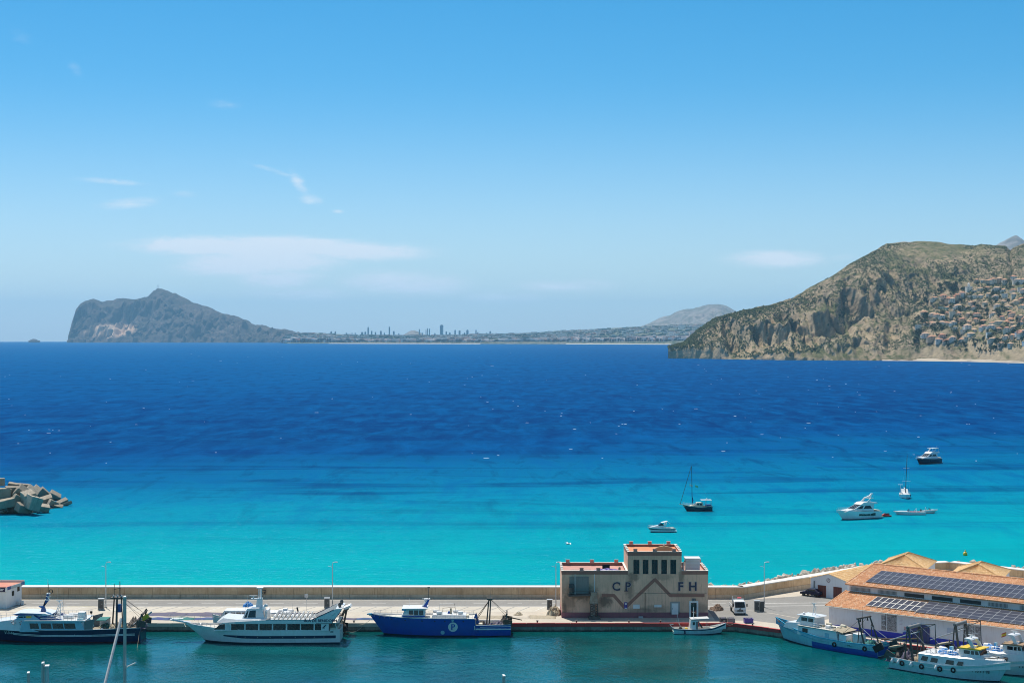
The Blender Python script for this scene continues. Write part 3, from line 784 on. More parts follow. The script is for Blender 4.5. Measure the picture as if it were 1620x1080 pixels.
# ------------------------------------------------------------------ the ice house with the letters C P F H
def build_icehouse():
    Y0 = 48.75 * F / (976.4 - EYE)
    xl, xr = (888.8 - 810) * Y0 / F, (1120.1 - 810) * Y0 / F
    cx = (xl + xr) / 2
    t = thing('ice_house', 'two-tier tan quayside building with a square central tower and the letters CPFH', 'building', (cx, Y0, QZ))
    def lx(px): return (px - 810) * Y0 / F - cx
    def lz(py): return zat(py, Y0) - QZ
    plaster = wear('stained_tan_plaster', (0.88, 0.55, 0.375), (0.42, 0.265, 0.18), 0.60, 0.22, 0.9, streak=True, speck=0.1, bump=0.2)
    def stain(mat, spots, colr):
        nt = mat.node_tree; bs = nt.nodes['Principled BSDF']; tc = nt.nodes.new('ShaderNodeTexCoord').outputs['Object']
        src = bs.inputs['Base Color'].links[0].from_socket
        wob = nnoise(nt, tc, 1.1, 5, .65)
        for (x, z, rx, rz_, k) in spots:
            v = nt.nodes.new('ShaderNodeVectorMath'); v.operation = 'SUBTRACT'; nt.links.new(tc, v.inputs[0]); v.inputs[1].default_value = (x, 0, z)
            w_ = nscale(nt, v.outputs[0], (1 / rx, 0, 1 / rz_)); ln = nt.nodes.new('ShaderNodeVectorMath'); ln.operation = 'LENGTH'; nt.links.new(w_, ln.inputs[0])
            f = nmap(nt, nmath(nt, 'ADD', ln.outputs['Value'], nmath(nt, 'MULTIPLY', nmath(nt, 'SUBTRACT', wob, .5), 1.5)), .35, 1.15, k, 0, True)
            src = nmix(nt, f, src, colr)
        nt.links.new(src, bs.inputs['Base Color'])
    stain(plaster, [(lx(920), lz(938), 3.2, 1.6, .75), (lx(957), lz(950), 1.5, 1.5, .8), (lx(900), lz(952), 1.5, 2.0, .5), (lx(996), lz(930), .9, 2.6, .55), (lx(1002), lz(912), 1.1, 1.0, .6), (lx(893), lz(964), .5, 1.4, .7), (lx(1048), lz(912), 2.4, .7, .4), (lx(1078), lz(910), .6, 1.6, .6), (lx(1036), lz(962), 2.5, .8, .4), (lx(1010), lz(966), 3.5, .7, .45), (lx(1110), lz(962), 1.2, 1.2, .4)], (.085, .070, .055))
    band = wear('brown_band_paint', (0.37, 0.175, 0.125), (0.22, 0.12, 0.09), 0.5, 0.4, 0.85, streak=True)
    maroon = wear('maroon_base_paint', (0.32, 0.12, 0.135), (0.18, 0.09, 0.09), 0.5, 0.5, 0.85, streak=True)
    pinkroof = wear('pink_roof_coating', (0.52, 0.27, 0.22), (0.34, 0.18, 0.15), 0.5, 0.4, 0.9)
    redroof = wear('orange_roof_coating', (0.62, 0.25, 0.115), (0.42, 0.17, 0.09), 0.5, 0.4, 0.9)
    W0, W1 = xl - cx, xr - cx; T0, T1 = lx(993.3), lx(1078.3)
    Ht, Hw = lz(872.5), lz(902.5); Dp = 10.4
    mb = MB(); mb.box(W0, T0, 0, Dp, 0, Hw - 0.55); mb.build('wing', plaster, t)
    mb = MB(); mb.box(T1, W1, 0, Dp, 0, Hw - 0.55); mb.build('wing', plaster, t)
    # tower: wall with real window openings
    wins = [(lx(a), lx(b)) for a, b in ((1002.1, 1011.6), (1016.8, 1025.9), (1031.1, 1040.6), (1046.2, 1055.2), (1060.5, 1069.9))]
    wz0, wz1 = lz(907.6), lz(885)
    mb = MB()
    mb.box(T0, T1, 0, Dp, 0, wz0); mb.box(T0, T1, 0, Dp, wz1, Ht - 0.45)
    xs = [T0] + [v for w in wins for v in w] + [T1]
    for a, b in zip(xs[0::2], xs[1::2]): mb.box(a, b, 0, 0.45, wz0, wz1)
    mb.box(T0, T1, 0.9, Dp, wz0, wz1)
    mb.build('tower', plaster, t)
    for a, b in wins:
        w = MB().box(a, b, 0.36, 0.40, wz0, wz1).build('window', M['glass'], t)
        fr = MB(); m_ = (a + b) / 2
        fr.box(a, a + .05, 0.30, 0.355, wz0, wz1); fr.box(b - .05, b, 0.30, 0.355, wz0, wz1); fr.box(m_ - .03, m_ + .03, 0.30, 0.355, wz0, wz1)
        fr.box(a + .05, b - .05, 0.30, 0.354, wz0 + .0, wz0 + .06); fr.box(a + .05, b - .05, 0.30, 0.354, wz1 - .06, wz1)
        fr.build('frame', M['dark_grey'], w)
        MB().box(a - .06, b + .06, -0.06, 0.3, wz0 - 0.09, wz0 - .004).build('sill', plaster, w)
    # flat roofs inside parapets
    MB().box(W0 + .25, T0, .25, Dp - .25, Hw - 0.548, Hw - 0.50).build('roof', pinkroof, t)
    MB().box(T1, W1 - .25, .25, Dp - .25, Hw - 0.548, Hw - 0.50).build('roof', pinkroof, t)
    MB().box(T0 + .25, T1 - .25, .25, Dp - .25, Ht - 0.448, Ht - 0.40).build('roof', redroof, t)
    def parapet(x0, x1, zt, hgt):
        m = MB(); e = 0.02
        m.box(x0 - e, x1 + e, -e, .25, zt - hgt, zt); m.box(x0 - e, x1 + e, Dp - .25, Dp + e, zt - hgt, zt)
        m.box(x0 - e, x0 + .25, .25, Dp - .25, zt - hgt, zt); m.box(x1 - .25, x1 + e, .25, Dp - .25, zt - hgt, zt)
        m.build('parapet', band, t)
        c = MB(); c.box(x0 - .08, x1 + .08, -.09, .30, zt + .002, zt + .07); c.box(x0 - .08, x1 + .08, Dp - .30, Dp + .09, zt + .002, zt + .07)
        c.box(x0 - .08, x0 + .3, .302, Dp - .302, zt + .002, zt + .07); c.box(x1 - .3, x1 + .08, .302, Dp - .302, zt + .002, zt + .07)
        c.build('coping', M['coping'], t)
    parapet(W0, T0 - .03, Hw, 0.62); parapet(T1 + .03, W1, Hw, 0.62); parapet(T0, T1, Ht, 0.68)
    def merlon(x, y, z, m=None):
        q = MB().frustum(x - .34, x + .34, y - .2, y + .2, z, z + .38, .05, .05, .04, .04)
        q.box(x - .38, x + .38, y - .24, y + .24, z + .382, z + .46); q.build('merlon', m or pinkroof, t)
    for f in (0.14, 0.5, 0.86):
        merlon(lerp(T0, T1, f), .12, Ht + .072); merlon(lerp(T0, T1, f), Dp - .12, Ht + .072)
    for f in (0.12, 0.5, 0.88):
        merlon(lerp(W0, T0, f), Dp - .12, Hw + .072)
    for f in (0.5, 0.92): merlon(lerp(W0, T0, f * .6), .12, Hw + .072)
    merlon(W1 - .4, Dp - .12, Hw + .072); merlon(lerp(T1, W1, .45), Dp - .12, Hw + .072)
    for x_, z_ in ((W0 + .1, Hw), (W1 - .1, Hw), (T0 + .1, Ht), (T1 - .1, Ht)):
        for yy in (1.8, 3.9, 6.0, 8.1):
            MB().box(x_ - .16, x_ + .16, yy - .4, yy + .4, z_ + .072, z_ + .26).build('parapet_block', M['coping'], t)
    # low half-round attic on the tower roof with its ball
    xa, ra = lx(1052), 2.05
    pts = [(xa + ra * math.cos(a), 1.15 * math.sin(a)) for a in [math.pi * k / 16 for k in range(17)]]
    mb = MB(); mb.prism([(x, Ht - 0.40 + z) for x, z in pts], 1.9, 2.3)
    mb.build('half_round_attic', wear('yellow_attic_plaster', (0.52, 0.36, 0.19), (0.33, 0.22, 0.12), .5, .6, .9), t)
    MB().lathe([(.04, 0), (.13, .08), (.16, .22), (.12, .36), (.03, .42)], (xa, 2.1, Ht + .76), 10).build('finial', M['coping'], t, smooth=True)
    # painted bands: thin proud plaster
    e = 0.025
    def plate(name, pts, mat, y=-e):
        mb = MB(); mb.prism(pts, y, 0.01); return mb.build(name, mat, t)
    base_z = lz(968)
    mb = MB(); mb.box(W0 - .03, W1 + .03, -.05, 0.0, 0, base_z); mb.box(W0 - .05, W0 + .001, 0, Dp, 0, base_z); mb.box(W1 - .001, W1 + .05, 0, Dp, 0, base_z)
    mb.build('base_band', maroon, t)
    h = 0.27
    zz = [(lx(a), lz(b)) for a, b in ((952, 941.3), (971, 941.3), (988.5, 961), (1036, 916), (1060.5, 941.3), (1114.5, 941.3))]
    for i in range(len(zz) - 1):
        (xa_, za), (xb, zb) = zz[i], zz[i + 1]
        d = Vector((xb - xa_, zb - za)).normalized(); n_ = Vector((-d.y, d.x)) * h
        ea = d * (0.10 if i else 0); eb = d * (0.10 if i < len(zz) - 2 else 0)
        plate('zigzag_band', [(xa_ - ea.x - n_.x, za - ea.y - n_.y), (xb + eb.x - n_.x, zb + eb.y - n_.y), (xb + eb.x + n_.x, zb + eb.y + n_.y), (xa_ - ea.x + n_.x, za - ea.y + n_.y)], band, -e - .004 * i)
    # letters: dark raised strokes over a pale outline
    dark = wear('dark_violet_letter', (0.055, 0.045, 0.085), (0.09, 0.07, 0.08), .4, 1.5, .7)
    palel = wear('pale_letter_edge', (0.52, 0.43, 0.40), (0.35, 0.28, 0.25), .5, 1.5, .8)
    zc = lz(927.6)
    for ch, px, w_, sz in (('C', 974.6, .02, 2.05), ('P', 993.2, .02, 2.05), ('F', 1076.6, .05, 2.05), ('H', 1096, .05, 2.05)):
        p1 = lettering('letter', ch, sz, palel, t, (lx(px) + .05, -.035, zc - .03), depth=.03, bold=w_ + .055)
        p2 = lettering('letter', ch, sz, dark, t, (lx(px), -.09, zc), depth=.03, bold=w_ - .005)
        if ch in 'CP':
            m = MB()
            if ch == 'P': m.box(-.62, .05, -.10, -.03, -.76, -.64)
            else: m.box(.48, .60, -.10, -.03, .25, .62); m.box(.48, .60, -.10, -.03, -.62, -.25)
            m.build('serif', dark, t, loc=(lx(px), -.02, zc))
    # doors, signs, pipes
    dx0, dx1 = lx(1062.5), lx(1073)
    MB().box(dx0 - .25, dx1 + .3, -.05, .0, lz(970.5), lz(951)).build('door_surround', wear('bare_render', (.36, .33, .29), None, .5, 1), t)
    dr = MB().box(dx0, dx1, -.11, -.052, lz(971), lz(953.5)).build('door', M['white_paint'], t)
    MB().box(dx0 + .12, dx0 + .17, -.17, -.112, lz(963), lz(961)).build('handle', M['dark_grey'], dr)
    ex0, ex1 = lx(1093), lx(1102)
    MB().box(ex0 - .3, ex0, -.07, 0, .0, lz(952.5)).build('door_surround', M['white_paint'], t)
    MB().box(ex1, ex1 + .3, -.07, 0, .0, lz(952.5)).build('door_surround', M['white_paint'], t)
    MB().box(ex0 - .3, ex1 + .3, -.07, 0, lz(952.5), lz(952.5) + .28).build('door_surround', M['white_paint'], t)
    dr = MB().box(ex0 + .002, ex1 - .002, -.055, -.051, .02, lz(952.6)).build('door', M['glass'], t)
    m = MB(); xm = (ex0 + ex1) / 2; m.box(xm - .03, xm + .03, -.068, -.056, .05, lz(953)); m.box(ex0 + .02, ex1 - .02, -.067, -.056, 1.15, 1.22); m.build('mullion', M['mid_grey'], dr)
    vn = MB().box(lx(1094.5), lx(1100.5), -.06, 0, lz(951), lz(946)).build('vent_grille', M['dark_grey'], t)
    for kx in (1095.2, 1098):
        MB().box(lx(kx), lx(kx) + .2, -.08, -.062, lz(950.2), lz(946.9)).build('slat', M['mid_grey'], vn)
    MB().box(lx(1001.5), lx(1012), -.06, -.027, lz(962), lz(955.5)).build('notice_board', M['white_paint'], t)
    MB().box(lx(1035), lx(1046.5), -.06, -.027, lz(959.8), lz(955.8)).build('notice_board', M['white_paint'], t)
    s_ = MB().box(lx(987.5), lx(992.5), -.09, -.06, lz(962.5), lz(951.8)).build('port_sign', M['violet'], t)
    MB().lathe([(.17, 0), (.17, .012)], (lx(990), -.104, lz(954.5)), 14, axis='y').build('emblem', M['white_paint'], s_)
    MB().box(lx(988.2), lx(991.8), -.102, -.092, lz(962), lz(960.5)).build('panel', M['white_paint'], s_)
    MB().tube([(lx(1020.5), -.07, base_z), (lx(1020.5), -.07, lz(939)), (lx(1021), -.07, lz(937))], .045).build('drain_pipe', M['rust'], t)
    m = MB(); m.tube([(lx(1003), -.05, lz(937)), (lx(1040), -.05, lz(938)), (lx(1118), -.05, lz(937.4))], .02, 4); m.build('cable', M['dark_grey'], t)
    # stair rail on the right wall top, roof gear
    ac = MB().box(lx(1087), lx(1109.5), 2.2, 4.4, Hw - .3, Hw + 1.75).build('air_conditioner', M['white_paint'], t)
    MB().box(lx(1086), lx(1110.5), 2.0, 4.6, Hw + 1.752, Hw + 1.9).build('lid', M['white_paint'], ac)
    m = MB()
    for k in range(7): m.box(lx(1088.5), lx(1108), 2.17, 2.198, Hw - .1 + k * .24, Hw - .02 + k * .24)
    m.build('grille', M['coping'], ac)
    m = MB(); m.tube([(lx(1083), 2.5, Hw - .5), (lx(1083), 2.5, Hw + 1.1), (lx(1085.5), 2.5, Hw + 1.3), (lx(1087), 2.8, Hw + 1.3)], .16, 8); m.build('duct', M['galv'], t)
    m = MB(); m.box(lx(955), lx(967), 4.2, 4.35, Hw - .5, Hw + .55); m.build('black_panel', M['black'], t)
    # crumpled violet net spread on the roof
    def heap_mesh(name, w_, d_, h_, mat, seed, n=26):
        vs, fs = [], []
        for i in range(n + 1):
            for j in range(n + 1):
                u, v = i / n * 2 - 1, j / n * 2 - 1
                r_ = math.hypot(u, v); edge = max(0, 1 - r_ ** 2.2)
                q = fbm(u * 2.3 + seed, v * 2.3, seed * 1.7, 5); q2 = fbm(u * 7 + seed, v * 7, seed * .7, 4)
                k = 1 + .28 * fbm(math.atan2(v, u) * 1.1 + seed, 0, 2, 3)
                vs.append((u * w_ * k, v * d_ * k, h_ * max(0, edge ** .6 * (.75 + .6 * q + .42 * q2)) + (.004 if edge > 0 else -.05)))
        for i in range(n):
            for j in range(n):
                a = i * (n + 1) + j; fs.append((a, a + n + 1, a + n + 2, a + 1))
        mb = MB(); mb.add(vs, fs); return mb.mesh(name, mat, smooth=True)
    globals()['heap_mesh'] = heap_mesh
    link('roof_netting', heap_mesh('roof_netting', 2.4, 1.6, .5, M['violet'], 4.0), t, (lx(962), 3.0, Hw - .5))
    MB().lathe([(.16, 0), (.22, .3), (.20, .6), (.1, .8)], (lx(982), 3.2, Hw - .5), 10).build('drum', M['net_beige'], t, smooth=True)
    m = MB()
    for k in range(28): m.box(lx(902) + k * .13, lx(902) + k * .13 + .03, .7, .73, Hw - .5, Hw + .12)
    m.box(lx(902), lx(902) + 28 * .13, .7, .74, Hw + .121, Hw + .16); m.build('roof_railing', M['coping'], t)
    # ice chute: gallery on the facade, hangers, transfer box, lattice leg and boom stub
    ch = empty('ice_chute'); ch.parent = t
    tag(ch, label='rusty ice conveyor with grey gallery and lattice leg')
    g0, g1 = lx(899), lx(934)
    m = MB(); m.obox(((g0 + g1) / 2, -.75, lz(939.6)), ((g1 - g0) / 2, 0, 0.06), (0, .62, 0), (0, 0, .11)); m.build('gallery_floor', M['gear'], ch)
    m = MB(); m.box(g0 + .2, g1 - .3, -.25, -.02, lz(938), lz(911.5)); m.build('steel_shield', wear('grey_steel_sheet', (.26, .25, .22), (.14, .13, .11), .5, .5, .6, streak=True), ch)
    for px in (909.6, 940.5):
        m = MB(); m.box(lx(px) - .06, lx(px) + .06, -.38, -.26, lz(939), lz(907.5)); m.build('hanger', M['white_paint'], ch)
    m = MB(); m.box(lx(900), lx(908), -.9, -.28, lz(936), lz(923)); m.build('motor_housing', M['dark_grey'], ch)
    m = MB(); m.tube([(lx(903), -.92, lz(935)), (lx(903), -.92, lz(928))], .3, 8); m.build('motor', M['gear'], ch, smooth=40)
    m = MB(); m.frustum(lx(932.5), lx(945.5), -1.3, -.3, lz(953), lz(940), .12, .12, .1, .1)
    m.box(lx(934), lx(944.5), -1.32, -.5, lz(940) + .002, lz(934.5)); m.build('transfer_box', wear('rusty_cream_box', (.38, .34, .26), (.16, .10, .06), .8, 1.2, .7, streak=True), ch)
    x0, x1, y0, y1 = lx(934), lx(945), -1.35, -.45
    m = MB()
    for (xx, yy) in ((x0, y0), (x1, y0), (x0, y1), (x1, y1)): m.box(xx - .05, xx + .05, yy - .05, yy + .05, 0, lz(952.5))
    m.build('leg_frame', M['gear'], ch)
    zt = lz(952.5); nb = 6
    for k in range(nb):
        za, zb = zt * k / nb, zt * (k + 1) / nb
        m = MB(); m.tube([(x0, y0, za), (x1, y0, zb)], .035, 4); m.tube([(x1, y0, za), (x0, y0, zb)], .035, 4); m.tube([(x0, y0, zb), (x1, y0, zb)], .035, 4)
        m.tube([(x1, y0, za), (x1, y1, zb)], .035, 4); m.tube([(x0, y0, za), (x0, y1, zb)], .035, 4); m.build('lattice_brace', M['rust'], ch)
    m = MB(); m.box(x0 + .1, x0 + .75, y0 + .1, y1 - .1, .25, zt); m.build('chute_tube', wear('galvanised_chute', (.36, .34, .30), (.18, .14, .10), .7, 1.0, .6), ch)
    m = MB(); m.frustum(lx(930.5), lx(949.5), -2.1, -.12, 0.004, .42, .1, .1, .1, .1); m.build('machine_base', M['gear'], ch)
    m = MB(); m.tube([(g0 - .2, -1.35, lz(939)), (g0 - .2, -1.35, lz(932)), (g1, -1.35, lz(933)), (g1, -1.35, lz(938))], .03, 5); m.build('gallery_rail', M['gear'], ch)
    m = MB(); m.box(lx(1010), lx(1017), -.6, -.12, .002, .32); m.build('meter_box', M['galv'], t)
    return t
ICE = build_icehouse()
# ------------------------------------------------------------------ fish market with tiled roofs and solar panels
def tile_mat(name, base, alt, pale):
    m, n, l, b = new_mat(name); nt = m.node_tree
    tc = n.new('ShaderNodeTexCoord').outputs['Object']
    c = nmix(nt, nmap(nt, nnoise(nt, tc, 1.6, 3, .5), .40, .62), base, alt)
    c = nmix(nt, nmap(nt, nnoise(nt, nscale(nt, tc, (3.3, 2.2, 1.0)), 1.0, 1, .5), .55, .66, 0, .75), c, pale)
    c = nmix(nt, nmap(nt, nnoise(nt, tc, .35, 5, .6), .52, .75, 0, .45), c, tuple(x * .5 for x in base))
    l.new(c, b.inputs['Base Color']); b.inputs['Roughness'].default_value = .9
    return m
M['tile'] = tile_mat('terracotta_tiles', (0.68, 0.35, 0.175), (0.54, 0.245, 0.115), (0.74, 0.54, 0.36))
M['tile_ochre'] = tile_mat('ochre_tiles', (0.70, 0.45, 0.21), (0.60, 0.35, 0.15), (0.74, 0.56, 0.33))
def tiled(mb, a, b, c, d, pitch=0.32, course=0.42, hgt=0.06, rnd=None):
    """rows of barrel tiles over the slope a-b (eave) to d-c (ridge): every course steps over the one below"""
    a, b, c, d = map(Vector, (a, b, c, d)); rnd = rnd or random.Random(1)
    eave = (b - a); up = ((d - a) + (c - b)) * .5
    nrm = eave.cross(up).normalized()
    ncol = max(2, round(eave.length / pitch)); nrow = max(2, round(up.length / course))
    prof = (0.0, 0.55, 1.0, 0.55)
    for r in range(nrow):
        v0, v1 = r / nrow, (r + 1.12) / nrow
        row0, row1 = [], []
        for k in range(ncol * 4 + 1):
            u = k / (ncol * 4); hh = hgt * prof[k % 4] + rnd.uniform(-.006, .006)
            p0 = a.lerp(b, u).lerp(d.lerp(c, u), v0) + nrm * (hh + 0.035); p1 = a.lerp(b, u).lerp(d.lerp(c, u), min(1.0, v1)) + nrm * (hh + .004)
            row0.append(p0); row1.append(p1)
        mb.loft([[p, q] for p, q in zip(row0, row1)])
        mb.loft([[p - nrm * .05, p] for p in row0])
    return mb

PANEL_MAT = None
def panel_material():
    m, n, l, b = new_mat('solar_cell_glass'); nt = m.node_tree
    tc = n.new('ShaderNodeTexCoord').outputs['Object']
    br = n.new('ShaderNodeTexBrick'); br.offset = 0.0
    br.inputs['Scale'].default_value = 1.0; br.inputs['Mortar Size'].default_value = .006; br.inputs['Brick Width'].default_value = .165; br.inputs['Row Height'].default_value = .165
    br.inputs['Color1'].default_value = (.018, .022, .045, 1); br.inputs['Color2'].default_value = (.022, .026, .055, 1); br.inputs['Mortar'].default_value = (.10, .11, .14, 1)
    l.new(tc, br.inputs['Vector'])
    rn = n.new('ShaderNodeObjectInfo').outputs['Random']
    col = nmix(nt, nmath(nt, 'MULTIPLY', rn, .55), br.outputs[0], (.05, .055, .075))
    l.new(col, b.inputs['Base Color']); b.inputs['Roughness'].default_value = .38; b.inputs['Specular IOR Level'].default_value = .25
    return m
def build_market():
    O = Vector((51.8, 271.9, QZ))
    t = thing('fish_market', 'long white fish market with terracotta roofs, blue wall base and solar panels', 'building', O, RZ)
    white = wear('market_white_wall', (.86, .84, .83), (.55, .48, .44), .28, .3, .8, streak=True)
    blue = wear('market_blue_base', (.035, .05, .50), (.05, .05, .25), .4, .6, .6)
    L = 62.0
    def loc(px, py, z):                    # photo pixel at local height z -> local x, y
        p = G(px, py, z + QZ) - O
        return p.x * D2.x + p.y * D2.y, p.x * N2.x + p.y * N2.y
    def lxy(px, y):                        # photo column crossing local line y
        # solve for x along the wall:  (O + x D + y N) projects to px
        k = (px - 810) / F
        ox, oy = O.x + y * N2.x, O.y + y * N2.y
        return (k * oy - ox) / (D2.x - k * D2.y)
    ze, zr = 4.1, 5.75
    # front wall in bays, blue foot, pilaster bays
    MB().box(.4, L, .55, .85, 0, 4.0).build('front_wall', white, t)
    MB().box(.4, .7, .851, 7.0, 0, 4.0).build('end_wall', white, t)
    MB().box(.38, L, .50, .549, 0, 1.05).build('blue_base', blue, t)
    x = .4
    MB().box(.6, L, 6.95, 7.25, 3.9, 6.85).build('upper_wall', white, t)
    MB().box(.6, .9, 7.251, 25.5, 0, 6.8).build('end_wall', white, t)
    g = MB(); g.prism([(7.0, 6.80), (25.5, 6.80), (16.2, 9.0)], .6, .9)
    g.v = [(y, x, z) for x, y, z in g.v]; g.build('gable', white, t)
    MB().box(.6, L, 25.3, 25.6, 0, 6.8).build('rear_wall', white, t)
    def roof(name, y0, z0, y1, z1, x0):
        dk = MB(); dk.add([(x0, y0, z0 - .10), (L, y0, z0 - .10), (L, y1, z1 - .10), (x0, y1, z1 - .10), (x0, y0, z0 - .01), (L, y0, z0 - .01), (L, y1, z1 - .01), (x0, y1, z1 - .01)],
                          [(0, 3, 2, 1), (4, 5, 6, 7), (0, 1, 5, 4), (1, 2, 6, 5), (2, 3, 7, 6), (3, 0, 4, 7)])
        r = dk.build(name, M['tile'], t)
        mb = tiled(MB(), (x0, y0, z0), (L, y0, z0), (L, y1, z1), (x0, y1, z1), .36, .5, .09, random.Random(3))
        s = mb.build('roof_tiles', M['tile'], r, fix=False); tag(s, kind='stuff')
        return r
    lo = roof('lower_roof', 0.0, ze, 6.94, zr, 0.0)
    hi = roof('upper_roof', 6.3, 6.95, 16.2, 9.25, .2)
    roof('back_roof', 26.0, 6.95, 16.2, 9.25, .2)
    m = MB(); m.tube([(.2, 16.2, 9.33), (L, 16.2, 9.33)], .16, 8); m.build('ridge_cap', M['tile'], t, smooth=40)
    m = MB(); m.tube([(0, -.06, ze - .04), (L, -.06, ze - .04)], .07, 6); m.build('gutter', M['coping'], t)
    # verge tiles at the free ends
    m = MB(); m.tube([(0.02, 0, ze + .08), (0.02, 6.94, zr + .08)], .11, 6); m.build('verge', M['tile'], t)
    m = MB(); m.tube([(.22, 6.3, 7.03), (.22, 16.2, 9.33)], .11, 6); m.build('verge', M['tile'], t)
    # clerestory grilles
    for a, b, dark in ((1346, 1377, 0), (1389, 1419, 0), (1431, 1462, 1), (1474.5, 1507, 1), (1519, 1552, 1), (1564, 1594, 0), (1613.5, 1645, 0)):
        xa, xb = lxy(a, 6.95), lxy(b, 6.95)
        w = MB().box(xa, xb, 6.90, 6.948, 5.95, 6.55).build('window', M['dark_grey'] if dark else M['mid_grey'], t)
        f = MB(); f.box(xa - .06, xb + .06, 6.84, 6.90, 6.552, 6.62); f.box(xa - .06, xb + .06, 6.84, 6.90, 5.88, 5.948); f.build('frame', white, w)
        m = MB(); k = xa + .1
        while k < xb: m.box(k, k + .05, 6.86, 6.898, 5.95, 6.55); k += .22
        m.build('grille_bars', M['dark_grey'] if dark else M['white_paint'], w)
    # wall openings and posters
    def wall_px(px, py):
        p = lxy(px, .54); Yw = O.y + p * D2.y + .54 * N2.y
        return p, zat(py, Yw) - QZ
    # tall arched blue door
    xa, xb = wall_px(1441, 1000)[0], wall_px(1471, 1000)[0]
    za = 3.0; w_ = (xb - xa) / 2; xm = (xa + xb) / 2
    pts = [(xa, 0.02), (xb, 0.02), (xb, za - .6)] + [(xm + w_ * math.cos(a), za - .6 + .55 * math.sin(a)) for a in [math.pi * k / 10 for k in range(1, 10)]] + [(xa, za - .6)]
    door = MB().prism(pts, .42, .496).build('arched_door', wear('faded_blue_door', (.055, .065, .20), (.10, .10, .17), .5, .8, .6, streak=True), t)
    m = MB()
    for k in range(1, 6): m.box(xa + (xb - xa) * k / 6 - .02, xa + (xb - xa) * k / 6 + .02, .40, .418, .05, za - .55)
    m.build('door_seams', M['dark_grey'], door)
    def poster_mat(name, seed):
        m, n, l, b = new_mat(name); nt = m.node_tree
        tc = n.new('ShaderNodeTexCoord').outputs['Object']
        q = nnoise(nt, nscale(nt, tc, (1.6, 1, 2.4)), 1.5 + .01 * seed, 6, .7, 1.6)
        l.new(nramp(nt, q, [(.28, (.05, .045, .045)), (.45, (.22, .20, .19)), (.56, (.45, .42, .41)), (.75, (.72, .70, .69))]), b.inputs['Base Color'])
        b.inputs['Roughness'].default_value = .6
        return m
    def poster(pa, pb, top, bot, nx, nz, seed):
        bd = None
        xa, z1 = wall_px(pa, top); xb, _ = wall_px(pb, top); z0 = z1 - (bot - top) * (O.y - 14) / F
        z0 = max(z0, 1.12)
        bd = MB().box(xa, xb, .52, .548, z0, z1).build('poster_board', M['white_paint'], t)
        for i in range(nx):
            for k in range(nz):
                MB().box(lerp(xa, xb, i / nx) + .05, lerp(xa, xb, (i + 1) / nx) - .05, .505, .518, lerp(z0, z1, k / nz) + .05, lerp(z0, z1, (k + 1) / nz) - .05).build('photo_print', poster_mat('grey_photo_print', seed + i * 3 + k), bd)
    poster(1394, 1402, 972, 996, 1, 3, 1); poster(1403, 1419, 971, 998, 1, 1, 7); poster(1524, 1551.5, 987, 1010, 3, 2, 11); poster(1400, 1402, 970, 990, 1, 1, 3)
    # red notice and faded print on the wall
    xa, z1 = wall_px(1430, 990.5)
    for k in range(3): MB().box(xa + .1 * (k == 1), xa + .9 - .12 * (k == 2), .52, .548, z1 - .12 - k * .2, z1 - k * .2).build('red_notice_line', wear('faded_red_print', (.55, .22, .22), (.6, .4, .38), .4, 2), t)
    for k in range(5): MB().box(wall_px(1423, 980)[0], wall_px(1423, 980)[0] + .55, .52, .548, 3.35 - .22 * k, 3.40 - .22 * k).build('faded_print_line', wear('faded_pink_print', (.62, .50, .52), None, .3, 2), t)
    for px in (1498, 1620):
        xa = wall_px(px, 1000)[0]
        MB().box(xa, xa + 1.1, .52, .548, 2.0, 2.9).build('faded_print', wear('faded_blue_print', (.60, .62, .68), (.7, .68, .66), .5, 2), t)
    xa = wall_px(1430, 1000)[0]
    m = MB(); m.box(xa, xa + 1.5, .10, .50, .01, 1.35); m.build('wall_cabinet', blue, t)
    # solar arrays (each panel its own piece)
    pm = panel_material()
    def array(name, label, y0, z0, y1, z1, xs, n_c, n_r, v0, v1, light, skew=0.0):
        ar = thing(name, label, 'solar panels', O, RZ, 'solar arrays on the fish market')
        su = (y1 - y0); sz = (z1 - z0); ln = math.hypot(su, sz)
        pw = (xs[1] - xs[0]) / n_c; ph = (v1 - v0) * ln / n_r
        mb = MB(); mb.box(-pw / 2 + .03, pw / 2 - .03, -ph / 2 + .03, ph / 2 - .03, -.02, .02); me = mb.mesh('panel_face', pm)
        fr = MB(); g_ = .012 if not light else .0
        e = .045 if light else .022
        fr.box(-pw / 2 + .004, pw / 2 - .004, -ph / 2 + .004, -ph / 2 + .03 + e, -.03, .034); fr.box(-pw / 2 + .004, pw / 2 - .004, ph / 2 - .03 - e, ph / 2 - .004, -.03, .034)
        fr.box(-pw / 2 + .004, -pw / 2 + .03 + e, -ph / 2 + .031 + e, ph / 2 - .031 - e, -.03, .034); fr.box(pw / 2 - .03 - e, pw / 2 - .004, -ph / 2 + .031 + e, ph / 2 - .031 - e, -.03, .034)
        fme = fr.mesh('panel_frame', M['coping'] if light else wear('grey_frame', (.30, .31, .33), None, .3, 2, .4))
        tilt = math.atan2(sz, su)
        for r in range(n_r):
            for c in range(n_c):
                v = lerp(v0, v1, (r + .5) / n_r)
                lo_ = Vector((xs[0] + pw * (c + .5), y0 + su * v, z0 + sz * v)) + Vector((0, -math.sin(tilt), math.cos(tilt))) * .20
                p = link('panel', me, ar, lo_, (tilt, 0, 0))
                link('frame', fme, p)
